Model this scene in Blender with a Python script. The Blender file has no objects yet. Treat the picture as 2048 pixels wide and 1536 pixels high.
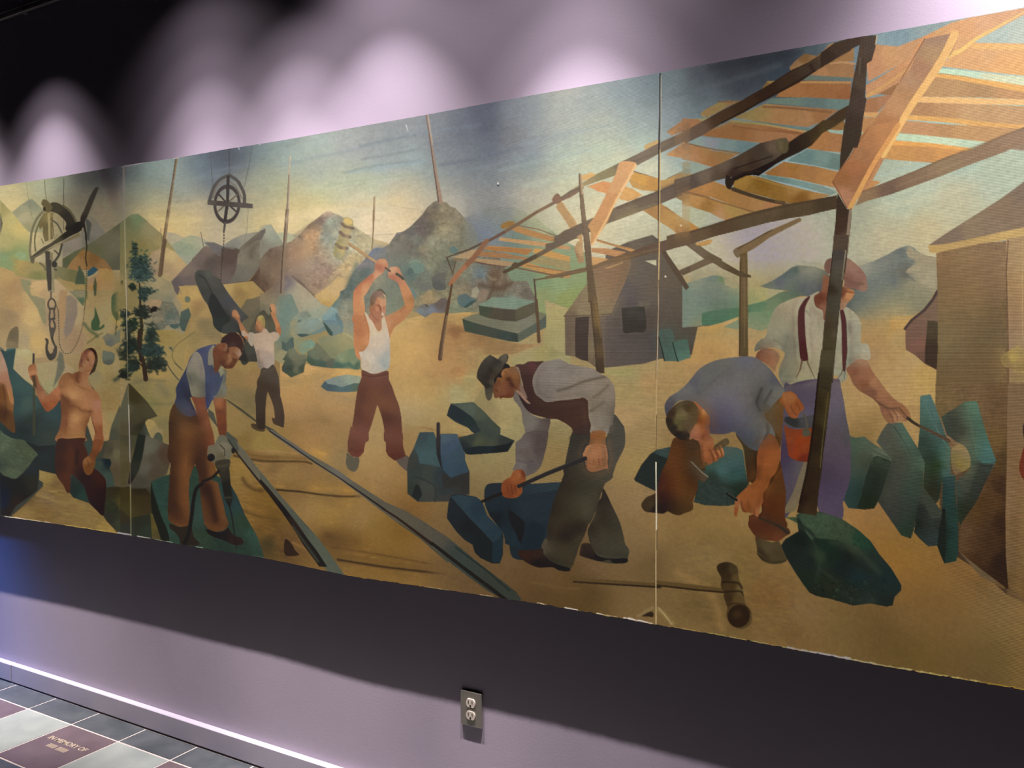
# Exhibition wall with a long painted mural, lit by ceiling track spotlights.
import bpy, bmesh, math, random
import numpy as np
from mathutils import Vector, Matrix

C = bpy.context.scene.collection
sc = bpy.context.scene
random.seed(7); rng = np.random.default_rng(11)

# ------------------------------------------------------------------ camera
F_PX = 1698.68
RC = np.array([[0.86423197, 0.50309163, -0.00138277],
               [0.01792379, -0.03353679, -0.99927675],
               [-0.50277415, 0.86358213, -0.03800088]])
EYE = np.array([0.0, 0.0, 1.535])
cd = bpy.data.cameras.new('camera'); cam = bpy.data.objects.new('camera', cd); C.objects.link(cam)
cd.sensor_width = 36; cd.lens = F_PX / 2048 * 36; cd.clip_start = 0.02
M = Matrix(((RC[0][0], -RC[1][0], -RC[2][0]), (RC[0][1], -RC[1][1], -RC[2][1]), (RC[0][2], -RC[1][2], -RC[2][2])))
cam.matrix_world = Matrix.Translation(Vector(EYE)) @ M.to_4x4()
sc.camera = cam

def on_plane(x, y, Y):
    """point where the sight line through a photo point meets the plane y = Y"""
    d = RC.T @ np.array([(x - 1024) / F_PX, (y - 768) / F_PX, 1.0])
    return EYE + d / d[1] * Y

# ------------------------------------------------------------------ look
sc.view_settings.view_transform = 'Standard'; sc.view_settings.look = 'None'
sc.view_settings.gamma = 1; sc.view_settings.use_curve_mapping = False
sc.view_settings.exposure = 0.0
w = bpy.data.worlds.new('world'); sc.world = w; w.use_nodes = True
w.node_tree.nodes['Background'].inputs[0].default_value = (0.28, 0.33, 1.0, 1)
w.node_tree.nodes['Background'].inputs[1].default_value = 0.008

WALL_Y = 2.22; MURAL_Y = 2.158; BASE_Y = 2.19; CEIL_Z = 3.22

def lamp(kind, name, loc, target, col, power, **kw):
    l = bpy.data.lights.new(name, kind); l.energy = power; l.color = col
    for k, v in kw.items(): setattr(l, k, v)
    o = bpy.data.objects.new(name, l); C.objects.link(o); o.location = loc
    o.rotation_euler = (Vector(target) - Vector(loc)).to_track_quat('-Z', 'Y').to_euler()
    return o

# x, lamp height, distance from wall, target height on wall, power, cone, blend, colour, target x offset
WARM = (1.0, 0.87, 0.84); PINK = (1.0, 0.86, 0.9)
SPOTS = [(-4.62, 3, 0.42, 2.2, 34.4, 104, 1, PINK, 0),
 (-4.62, 3, 0.42, 1.9, 128.5, 98, 0.9, PINK, 0),
 (-4.62, 3, 0.42, 1.7, 177.2, 80, 1, PINK, 0),
 (-4.62, 3, 0.42, 1.45, 98.5, 62, 1, PINK, 0),
 (-4.62, 3, 0.42, 1.1, 45.8, 48, 1, PINK, 0),
 (-4.62, 3, 0.42, 0.7, 10.8, 40, 1, WARM, 0),
 (-3.6, 3, 0.42, 1.7, 11.7, 80, 1, PINK, 0),
 (-3.6, 3, 0.42, 1.45, 75.7, 62, 1, PINK, 0),
 (-3.6, 3, 0.42, 0, 633.9, 30, 1, WARM, 0),
 (-2.62, 3, 0.42, 2.2, 3.7, 104, 1, PINK, 0),
 (-2.62, 3, 0.42, 1.7, 8.3, 80, 1, PINK, 0),
 (-2.62, 3, 0.42, 1.45, 42.4, 62, 1, PINK, 0),
 (-2.62, 3, 0.42, 1.1, 77.9, 48, 1, PINK, 0),
 (-2.62, 3, 0.42, 0, 115.8, 30, 1, WARM, 0),
 (-2.62, 3, 0.42, 0.4, 268.5, 24, 1, WARM, 0),
 (-2.16, 3, 0.42, 1.7, 10.2, 80, 1, PINK, 0),
 (-2.16, 3, 0.42, 1.45, 46.5, 62, 1, PINK, 0),
 (-2.16, 3, 0.42, 1.1, 106.1, 48, 1, PINK, 0),
 (-2.16, 3, 0.42, 0.4, 273.1, 24, 1, WARM, 0),
 (-1.76, 3, 0.42, 2.2, 6.6, 104, 1, PINK, 0),
 (-1.76, 3, 0.42, 1.9, 6.9, 98, 0.9, PINK, 0),
 (-1.76, 3, 0.42, 1.45, 90.1, 62, 1, PINK, 0),
 (-1.76, 3, 0.42, 0, 388.6, 30, 1, WARM, 0),
 (-1.76, 3, 0.42, 0.4, 51.5, 24, 1, WARM, 0),
 (-1.07, 3, 0.42, 2.2, 13.7, 104, 1, PINK, 0),
 (-1.07, 3, 0.42, 1.45, 33.8, 62, 1, PINK, 0),
 (-1.07, 3, 0.42, 1.1, 191.7, 48, 1, PINK, 0),
 (-1.07, 3, 0.42, 0.4, 390.2, 24, 1, WARM, 0),
 (0.16, 3, 0.42, 2.2, 62.2, 104, 1, PINK, 0),
 (0.16, 3, 0.42, 1.7, 113.4, 80, 1, PINK, 0),
 (0.16, 3, 0.42, 1.1, 23.8, 48, 1, PINK, 0),
 (0.16, 3, 0.42, 0.7, 114.3, 40, 1, WARM, 0),
 (0.16, 3, 0.42, 0, 101.1, 30, 1, WARM, 0),
 (0.16, 3, 0.42, 0.4, 89.4, 24, 1, WARM, 0),
 (1.1, 3, 0.42, 2.2, 20, 104, 1, PINK, 0),
 (1.1, 3, 0.42, 1.9, 22.3, 98, 0.9, PINK, 0)]
DUP_SPOTS = set([1, 2, 3, 4, 5, 7, 8, 10, 11, 12, 13, 14, 16, 17, 18, 20, 21, 22, 23, 25, 26, 27, 29, 30, 31, 32, 33, 35])
HEAD_LABELS = ["black spotlight at the far left end of the ceiling track", "black spotlight over the chain pulley of the left mural panel", "black spotlight above the stooping drill operator", "black spotlight just left of the one above the mallet swinger", "black spotlight above the mallet swinger", "black spotlight above the stooping worker in a grey hat", "black spotlight above the plank canopy of the right panel", "black spotlight at the far right end of the ceiling track"]
for i, (x, z, a, tz, pw, cone, bl, col, dx) in enumerate(SPOTS):
    lamp('SPOT', 'track_spot_light', (x, WALL_Y - a, z), (x + dx, WALL_Y, tz), col, pw,
         spot_size=math.radians(cone), spot_blend=bl, shadow_soft_size=0.012)
lamp('SPOT', 'blue_exhibit_light', (-5.6, 1.2, 2.6), (-5.0, 2.22, .6), (.06, .25, 1.0), 420, spot_size=math.radians(52), spot_blend=.8, shadow_soft_size=.12)


# ------------------------------------------------------------------ helpers
def tag(o, label=None, cat=None, group=None, kind=None):
    if label: o['label'] = label
    if cat: o['category'] = cat
    if group: o['group'] = group
    if kind: o['kind'] = kind
    return o

def obj(name, bm, mat, parent=None, smooth=False):
    me = bpy.data.meshes.new(name); bm.to_mesh(me); bm.free()
    for m in (mat if isinstance(mat, (list, tuple)) else [mat]): me.materials.append(m)
    if smooth:
        for p in me.polygons: p.use_smooth = True
    o = bpy.data.objects.new(name, me); C.objects.link(o)
    if parent: o.parent = parent
    return o

def empty(name, loc, label=None, cat=None, group=None):
    o = bpy.data.objects.new(name, None); C.objects.link(o); o.location = loc; o.empty_display_size = .05
    return tag(o, label, cat, group)

def add_box(bm, lo, hi, bevel=0, seg=2, mi=0):
    r = bmesh.ops.create_cube(bm, size=1)
    c = [(a + b) / 2 for a, b in zip(lo, hi)]; s = [b - a for a, b in zip(lo, hi)]
    for v in r['verts']: v.co = Vector([v.co[i] * s[i] + c[i] for i in range(3)])
    es = list({e for v in r['verts'] for e in v.link_edges})
    if bevel: bmesh.ops.bevel(bm, geom=es, offset=bevel, segments=seg, affect='EDGES', profile=.5)
    return bm

def lathe(bm, prof, axis_m, n=32):
    rings = []
    for r, h in prof:
        rings.append([bm.verts.new(axis_m @ Vector((r * math.cos(2 * math.pi * k / n), r * math.sin(2 * math.pi * k / n), h))) for k in range(n)])
    for a, b in zip(rings, rings[1:]):
        for k in range(n): bm.faces.new((a[k], a[(k + 1) % n], b[(k + 1) % n], b[k]))
    for r, flip in ((rings[0], True), (rings[-1], False)):
        bm.faces.new(r[::-1] if flip else r)
    return bm

def mat(name, col=(.5, .5, .5), rough=.6, metal=0, build=None):
    m = bpy.data.materials.new(name); m.use_nodes = True
    nt = m.node_tree; b = nt.nodes['Principled BSDF']
    b.inputs['Base Color'].default_value = (*col, 1); b.inputs['Roughness'].default_value = rough
    b.inputs['Metallic'].default_value = metal
    if build: build(nt, b)
    return m

def noise_color(scale, c1, c2, detail=6, lo=.3, hi=.7, bump=0, bscale=None, coord='Object', stretch=(1, 1, 1)):
    def f(nt, b):
        N = nt.nodes; L = nt.links
        tc = N.new('ShaderNodeTexCoord'); mp = N.new('ShaderNodeMapping'); mp.inputs['Scale'].default_value = stretch
        L.new(tc.outputs[coord], mp.inputs[0])
        n = N.new('ShaderNodeTexNoise'); n.inputs['Scale'].default_value = scale; n.inputs['Detail'].default_value = detail
        L.new(mp.outputs[0], n.inputs['Vector'])
        r = N.new('ShaderNodeValToRGB'); r.color_ramp.elements[0].position = lo; r.color_ramp.elements[1].position = hi
        r.color_ramp.elements[0].color = (*c1, 1); r.color_ramp.elements[1].color = (*c2, 1)
        L.new(n.outputs['Fac'], r.inputs[0]); L.new(r.outputs[0], b.inputs['Base Color'])
        if bump:
            n2 = N.new('ShaderNodeTexNoise'); n2.inputs['Scale'].default_value = bscale or scale * 8; n2.inputs['Detail'].default_value = 4
            L.new(mp.outputs[0], n2.inputs['Vector'])
            bp = N.new('ShaderNodeBump'); bp.inputs['Strength'].default_value = bump; bp.inputs['Distance'].default_value = .002
            L.new(n2.outputs['Fac'], bp.inputs['Height']); L.new(bp.outputs[0], b.inputs['Normal'])
    return f

m_wall = mat('wall_paint', rough=.62, build=noise_color(3, (.385, .345, .425), (.41, .365, .445), bump=.12, bscale=160))
m_base = mat('baseboard_paint', rough=.45, build=noise_color(6, (.37, .36, .44), (.42, .40, .47), bump=.06, bscale=60))
m_ceil = mat('ceiling_paint', (.012, .012, .012), .9)
m_far = mat('dark_wall_paint', (.03, .028, .035), .8)
m_black = mat('black_metal', (.015, .015, .016), .4, .3)
m_rail = mat('pale_rail', (.42, .4, .36), .4, .5)
m_gap = mat('dark_gap', (.01, .01, .012), .9)

# ------------------------------------------------------------------ room
X0, X1, YB = -7.5, 3.6, -3.2
bm = bmesh.new(); add_box(bm, (X0, WALL_Y, 0), (X1, WALL_Y + .12, CEIL_Z)); wall = tag(obj('wall_back', bm, m_wall), kind='structure')
bm = bmesh.new(); add_box(bm, (X0 - .12, YB, 0), (X0, WALL_Y, CEIL_Z)); tag(obj('wall_left', bm, m_far), kind='structure')
bm = bmesh.new(); add_box(bm, (X1, YB, 0), (X1 + .12, WALL_Y, CEIL_Z)); tag(obj('wall_right', bm, m_far), kind='structure')
bm = bmesh.new(); add_box(bm, (X0, YB - .12, 0), (X1, YB, CEIL_Z)); tag(obj('wall_front', bm, m_far), kind='structure')
bm = bmesh.new(); add_box(bm, (X0 - .12, YB - .12, CEIL_Z), (X1 + .12, WALL_Y + .12, CEIL_Z + .1)); tag(obj('ceiling', bm, m_ceil), kind='structure')
# baseboard in lengths, with a butt joint where the photo shows one
bz = 1.535 - .66184 * BASE_Y
xj = on_plane(22, 1345, BASE_Y)[0]
bm = bmesh.new()
add_box(bm, (X0, BASE_Y, .006), (xj - .0012, WALL_Y, bz), .002, 1)
add_box(bm, (xj + .0012, BASE_Y + .0012, .006), (X1, WALL_Y, bz), .002, 1)
tag(obj('baseboard_back', bm, m_base), kind='structure')

# ------------------------------------------------------------------ floor of square tiles
TS = .1406 * 2.19
gx = -1.5125 * 2.19; gy0 = .9434 * 2.19
GW = .0072
def tile_mat(name, c1, c2, rough, sc_=9):
    return mat(name, rough=rough, build=noise_color(sc_, c1, c2, detail=8, lo=.25, hi=.75, bump=.25, bscale=30))
m_slate = tile_mat('slate_tile', (.035, .045, .052), (.085, .098, .105), .28)
m_sage = tile_mat('sage_tile', (.20, .24, .225), (.29, .33, .30), .34)
m_plum = tile_mat('plum_tile', (.085, .062, .070), (.125, .095, .105), .34)
m_grout = mat('grout', rough=.8, build=noise_color(40, (.42, .37, .34), (.52, .47, .43)))
m_letter = mat('engraved_lettering', (.40, .34, .24), .7)
bm = bmesh.new()
add_box(bm, (X0, YB, -.1), (X1, WALL_Y, -.0015))
for f in bm.faces: f.material_index = 0
nx0 = int((X0 - gx) / TS) + 1; nx1 = int((X1 - gx) / TS) - 1
rows = [(gy0, BASE_Y + .001, -1)] + [(gy0 - (k + 1) * TS, gy0 - k * TS, k) for k in range(16)]
plum = []
for ya, yb, k in rows:
    for i in range(nx0 - 1, nx1 + 1):
        xa = gx + i * TS
        n0 = len(bm.faces)
        lo = (max(X0, xa + GW / 2), max(YB, ya + GW / 2), -.004); hi = (min(X1, xa + TS - GW / 2), yb - (GW / 2 if k >= 0 else 0), 0)
        if hi[0] - lo[0] < .01 or hi[1] - lo[1] < .01: continue
        before = set(bm.faces)
        add_box(bm, lo, hi, .0012, 1)
        mi = 1 if k < 0 or k % 4 == 1 and False else (3 if (i + k) % 2 == 0 else 2)
        if k == 1: mi = 1 if i % 2 == 0 else 2
        for f in bm.faces:
            if f not in before: f.material_index = mi
        if mi == 3 and k == 0: plum.append((xa, ya))
floor = tag(obj('floor', bm, [m_grout, m_slate, m_sage, m_plum]), kind='structure')
# inscriptions cut in the plum tiles (worn capitals)
def text(body, size, loc, name='tile_inscription'):
    cu = bpy.data.curves.new(name, 'FONT'); cu.body = body; cu.size = size; cu.align_x = 'CENTER'; cu.align_y = 'CENTER'
    cu.extrude = .0002; cu.offset = .0006; cu.space_line = 1.25
    cu.materials.append(m_letter)
    o = bpy.data.objects.new(name, cu); C.objects.link(o); o.location = loc
    dg = bpy.context.evaluated_depsgraph_get(); me = bpy.data.meshes.new_from_object(o.evaluated_get(dg))
    bpy.data.objects.remove(o); o = bpy.data.objects.new(name, me); C.objects.link(o); o.location = loc
    return o
for xa, ya in plum:
    if not (-4.7 < xa < -1.0): continue
    left = xa < on_plane(150, 1400, BASE_Y)[0] - .3
    body = 'IIIIIII IIIIII\nIIIIIIIIII\nIIIIIIII' if left else 'IN MEMORY OF\nIIIIII IIIIIII'  # the rest is worn past reading
    t = text(body, .034, (xa + TS / 2, ya + TS / 2 + .02, .0003))
    t.parent = floor

# ------------------------------------------------------------------ conduit rail under the ceiling on the back wall
pa = on_plane(0, 34, WALL_Y - .02)
rz = pa[2]
r = empty('lighting_rail', (-4.6, WALL_Y - .02, rz), 'pale double metal rail running high along the dark wall at the top left', 'rail')
for dz in (-.0115, .0115):
    bm = bmesh.new(); add_box(bm, (-2.2, -.008, dz - .0045), (4.0, .008, dz + .0045), .002, 2); obj('rail_bar', bm, m_rail, r)
xc = on_plane(44, 18, WALL_Y - .02)[0] + 4.6
for xx in (xc, xc + 1.6, xc - 1.6):
    bm = bmesh.new(); add_box(bm, (xx - .014, -.010, -.017), (xx + .014, .02, .017), .003, 2); obj('rail_joiner', bm, m_rail, r)

# ------------------------------------------------------------------ track and spot heads on the ceiling, above the frame
track_y = WALL_Y - .47
t = empty('light_track', (-1.5, track_y, CEIL_Z), 'long black light track mounted on the dark ceiling above the mural', 'light track')
bm = bmesh.new(); add_box(bm, (-4.4, -.018, -.03), (3.2, .018, 0), .003, 2); obj('track_rail', bm, m_black, t)
bm = bmesh.new(); add_box(bm, (-4.35, -.006, -.0315), (3.15, .006, -.0295)); obj('track_slot', bm, m_gap, t)
heads = []
for i, (x, z, a, tz, pw, cone, bl, col, dx) in enumerate(SPOTS):
    if i in DUP_SPOTS: continue
    base = Vector((x, WALL_Y - a, z)); d = (Vector((x + dx, WALL_Y, tz)) - base).normalized()
    h = empty('track_spotlight', (x, track_y, CEIL_Z - .03), HEAD_LABELS[len(heads)], 'spotlight', 'spotlights on the ceiling track above the mural')
    heads.append(h)
    rot = d.to_track_quat('Z', 'Y').to_matrix().to_4x4()
    A = Matrix.Translation(base - h.location) @ rot
    prof = [(.002, -.115), (.022, -.115), (.026, -.105), (.026, -.03), (.034, -.01), (.034, .004), (.0315, .004), (.030, -.012), (.0155, -.02), (.002, -.021)]
    bm = bmesh.new(); n = 28; rings = []
    for rr, hh in prof: rings.append([bm.verts.new(A @ Vector((rr * math.cos(6.28318 * k / n), rr * math.sin(6.28318 * k / n), hh))) for k in range(n)])
    for p, q in zip(rings, rings[1:]):
        for k in range(n): bm.faces.new((p[k], p[(k + 1) % n], q[(k + 1) % n], q[k]))
    obj('lamp_housing', bm, m_black, h, True)
    mid = A @ Vector((0, 0, -.08))
    bm = bmesh.new(); add_box(bm, (-.012, -.012, mid.z), (.012, .012, .0)); 
    for v in bm.verts:
        if v.co.z < -.01: v.co.x += mid.x; v.co.y += mid.y
    obj('lamp_stem', bm, m_black, h)
    bm = bmesh.new(); add_box(bm, (-.035, -.017, -.022), (.035, .017, -.0005), .003, 2); obj('track_adapter', bm, m_black, h)

# ------------------------------------------------------------------ wall outlet
m_plate = mat('brushed_steel', (.34, .33, .30), .42, .75, noise_color(4, (.33, .315, .27), (.40, .385, .33), stretch=(200, 1, 6)))
m_ivory = mat('ivory_plastic', (.62, .56, .47), .35)
m_dark = mat('slot_dark', (.008, .007, .006), .8)
pl = [on_plane(x, y, WALL_Y - .008) for x, y in ((923, 1380), (961.5, 1388.5), (960, 1457), (923.5, 1447.5))]
cx = sum(p[0] for p in pl) / 4; cz = sum(p[2] for p in pl) / 4
ow, oh = .0366 * 2.19 * .98, .0505 * 2.19 * 1.0
o = empty('wall_outlet', (cx, WALL_Y, cz), 'brushed steel duplex electrical outlet low on the purple grey wall', 'electrical outlet')
bm = bmesh.new(); add_box(bm, (-ow / 2, -.0085, -oh / 2), (ow / 2, 0, oh / 2), .0025, 3); obj('cover_plate', bm, m_plate, o)
for sgn in (1, -1):
    zc = sgn * .0195
    bm = bmesh.new(); n = 40; R1 = .0172
    ring = []
    for k in range(n):
        a = 2 * math.pi * k / n; ring.append((R1 * math.cos(a), max(-.0140, min(.0140, R1 * math.sin(a)))))
    f0 = [bm.verts.new((p[0] , -.0082, zc + p[1])) for p in ring]; f1 = [bm.verts.new((p[0] * .96, -.0118, zc + p[1] * .96)) for p in ring]
    bm.faces.new(f1)
    for k in range(n): bm.faces.new((f0[k], f0[(k + 1) % n], f1[(k + 1) % n], f1[k]))
    rc = obj('receptacle', bm, m_ivory, o)
    bm = bmesh.new()
    add_box(bm, (-.0085, -.0124, zc - .001), (-.0058, -.0115, zc + .0085)); add_box(bm, (.0055, -.0124, zc), (.0080, -.0115, zc + .0078))
    lathe(bm, [(.0032, 0), (.0032, .0008)], Matrix.Translation((0, -.0116, zc - .0075)) @ Matrix.Rotation(math.pi / 2, 4, 'X'), 16)
    s = obj('socket_slot', bm, m_dark, rc)
bm = bmesh.new(); lathe(bm, [(.0001, .0021), (.0032, .0016), (.0038, 0)][::-1], Matrix.Translation((0, -.0085, 0)) @ Matrix.Rotation(math.pi / 2, 4, 'X'), 20)
obj('plate_screw', bm, m_ivory, o, True)

# ------------------------------------------------------------------ the mural: painting frame and brushes
NC, NR = 1500, 800
edge_top = [(-300, 422), (0, 372), (125, 352.5), (246, 331), (352.5, 316), (455.6, 298), (560, 281.5), (850, 230), (1024, 197.5), (1319, 145.5), (1754, 67.5), (2048, 15), (2500, -66)]
edge_bot = [(-300, 985), (0, 1032.5), (100, 1046), (237.5, 1067.5), (299, 1077.5), (396, 1095), (529, 1116), (700, 1152), (1076, 1207), (1312, 1249), (1446, 1272), (1749, 1329), (2048, 1380), (2500, 1457)]
top_w = np.array([on_plane(x, y, MURAL_Y) for x, y in edge_top]); bot_w = np.array([on_plane(x, y, MURAL_Y) for x, y in edge_bot])
colpx = np.concatenate([np.linspace(-300, -4, 30), np.linspace(-3, 2051, NC), np.linspace(2056, 2500, 40)])
ncol = len(colpx)
colx = np.array([on_plane(x, 700, MURAL_Y)[0] for x in colpx])
seam_l = on_plane(252.5, 640, MURAL_Y)[0]; seam_r = on_plane(1316.2, 700, MURAL_Y)[0]
zt = np.interp(colx, top_w[:, 0], top_w[:, 2]); zb = np.interp(colx, bot_w[:, 0], bot_w[:, 2])
jag = np.convolve(rng.normal(0, 1, ncol + 8), np.ones(5) / 5, 'same')[4:-4]
zb = zb + .0011 * jag + .0009 * np.sign(jag) * (np.abs(jag) > .7)
zt = zt + .0004 * np.convolve(rng.normal(0, 1, ncol + 8), np.ones(5) / 5, 'same')[4:-4]
tt = np.linspace(0, 1, NR)[:, None]
WX = np.repeat(colx[None, :], NR, 0); WZ = zt[None, :] * (1 - tt) + zb[None, :] * tt
P = np.stack([WX, np.full_like(WX, MURAL_Y), WZ], -1) - EYE
cc = P @ RC.T
PX = (1024 + F_PX * cc[..., 0] / cc[..., 2]).astype(np.float32); PY = (768 + F_PX * cc[..., 1] / cc[..., 2]).astype(np.float32)
del P, cc
IMG = np.zeros((NR, ncol, 3), np.float32); IDM = np.zeros((NR, ncol), np.int16)

def vnoise(nx, ny, seed):
    g = np.random.default_rng(seed).normal(0, 1, (ny + 2, nx + 2)).astype(np.float32)
    yy = np.linspace(0, ny, NR); xx = np.linspace(0, nx, ncol)
    y0 = np.minimum(yy.astype(int), ny); x0 = np.minimum(xx.astype(int), nx)
    fy = (yy - y0)[:, None]; fx = (xx - x0)[None, :]
    fy = fy * fy * (3 - 2 * fy); fx = fx * fx * (3 - 2 * fx)
    a = g[y0][:, x0]; b = g[y0][:, x0 + 1]; c = g[y0 + 1][:, x0]; d = g[y0 + 1][:, x0 + 1]
    return ((a * (1 - fx) + b * fx) * (1 - fy) + (c * (1 - fx) + d * fx) * fy).astype(np.float32)
NZ_FINE = vnoise(420, 200, 1) * .5 + vnoise(700, 340, 2) * .5
NZ_MID = vnoise(120, 70, 3) * .6 + vnoise(240, 150, 4) * .4
NZ_BRUSH = vnoise(150, 260, 5) * .6 + vnoise(300, 420, 6) * .4

def hexc(s): return np.array([int(s[i:i + 2], 16) for i in (0, 2, 4)], np.float32) / 255
def is_col(t): return len(t) == 6 and all(c in '0123456789abcdefABCDEF' for c in t)

def window(x0, y0, x1, y1, m=0):
    x0 -= m; x1 += m; y0 -= m; y1 += m
    i0 = int(np.searchsorted(colpx, x0 - 12)); i1 = int(np.searchsorted(colpx, x1 + 12))
    i0 = max(0, i0 - 1); i1 = min(ncol, i1 + 1)
    if i1 - i0 < 2: return None
    sub = PY[:, [i0, (i0 + i1) // 2, i1 - 1]]
    ok = np.where((sub.max(1) >= y0 - 1) & (sub.min(1) <= y1 + 1))[0]
    if len(ok) < 1: return None
    return slice(ok[0], ok[-1] + 1), slice(i0, i1)

def smooth_pts(p, closed, n=5):
    p = np.asarray(p, float); m = len(p)
    if m < 3: return p
    out = []
    rngk = range(m) if closed else range(m - 1)
    for k in rngk:
        if closed: a, b, c, d = p[k - 1], p[k], p[(k + 1) % m], p[(k + 2) % m]
        else: a, b, c, d = p[max(k - 1, 0)], p[k], p[k + 1], p[min(k + 2, m - 1)]
        for j in range(n):
            t = j / n
            out.append(.5 * ((2 * b) + (c - a) * t + (2 * a - 5 * b + 4 * c - d) * t * t + (3 * b - a - 3 * c + d) * t ** 3))
    if not closed: out.append(p[-1])
    return np.array(out)

def seg_dist2(X, Y, a, b):
    dx, dy = b[0] - a[0], b[1] - a[1]; L = dx * dx + dy * dy + 1e-9
    t = np.clip(((X - a[0]) * dx + (Y - a[1]) * dy) / L, 0, 1)
    return (X - a[0] - t * dx) ** 2 + (Y - a[1] - t * dy) ** 2, t

def poly_sd(X, Y, pts):
    inside = np.zeros(X.shape, bool); d2 = np.full(X.shape, 1e9, np.float32)
    n = len(pts)
    for k in range(n):
        a, b = pts[k], pts[(k + 1) % n]
        if a[1] != b[1]:
            c = ((a[1] > Y) != (b[1] > Y)) & (X < (b[0] - a[0]) * (Y - a[1]) / (b[1] - a[1]) + a[0])
            inside ^= c
        dd, _ = seg_dist2(X, Y, a, b); np.minimum(d2, dd, out=d2)
    d = np.sqrt(d2)
    return np.where(inside, d, -d)

def mixcol(X, Y, cols, e=None):
    if len(cols) == 1: return np.broadcast_to(cols[0][0], X.shape + (3,))
    num = np.zeros(X.shape + (3,), np.float32); den = np.zeros(X.shape, np.float32)
    ext = np.array([[c[1], c[2]] for c in cols]); sp = max(np.ptp(ext[:, 0]), np.ptp(ext[:, 1]), 4.0)
    e = e or (sp / (3.5 + len(cols))) ** 2 * .30 + 1
    for c, x, y in cols:
        wgt = 1 / ((X - x) ** 2 + (Y - y) ** 2 + e) ** 1.7
        num += wgt[..., None] * c; den += wgt
    return num / den[..., None]

def boxblur(a, r):
    n = max(1, int(r)); out = a
    for ax in (0, 1):
        n_ = min(n, out.shape[ax] // 2 - 1)
        if n_ < 1: continue
        p = [(0, 0)] * out.ndim; p[ax] = (n_ + 1, n_)
        c = np.cumsum(np.pad(out, p, mode='edge').astype(np.float64), axis=ax); L_ = out.shape[ax]
        hi = np.take(c, np.arange(2 * n_ + 1, 2 * n_ + 1 + L_), ax); lo = np.take(c, np.arange(0, L_), ax)
        out = ((hi - lo) / (2 * n_ + 1)).astype(np.float32)
    return out

state = dict(ox=0., oy=0., s=1., mid=0)
MOTIFS = [None]

def paint(win, al, col, mark=True, clip=False):
    if clip: al = al * (IDM[win] == state['mid'])
    IMG[win] += al[..., None] * (col - IMG[win])
    if mark: IDM[win] = np.where(al > .5, state['mid'], IDM[win])

def T(v): return (np.array(v, float).reshape(-1, 2) / state['s'] + (state['ox'], state['oy']))

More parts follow.
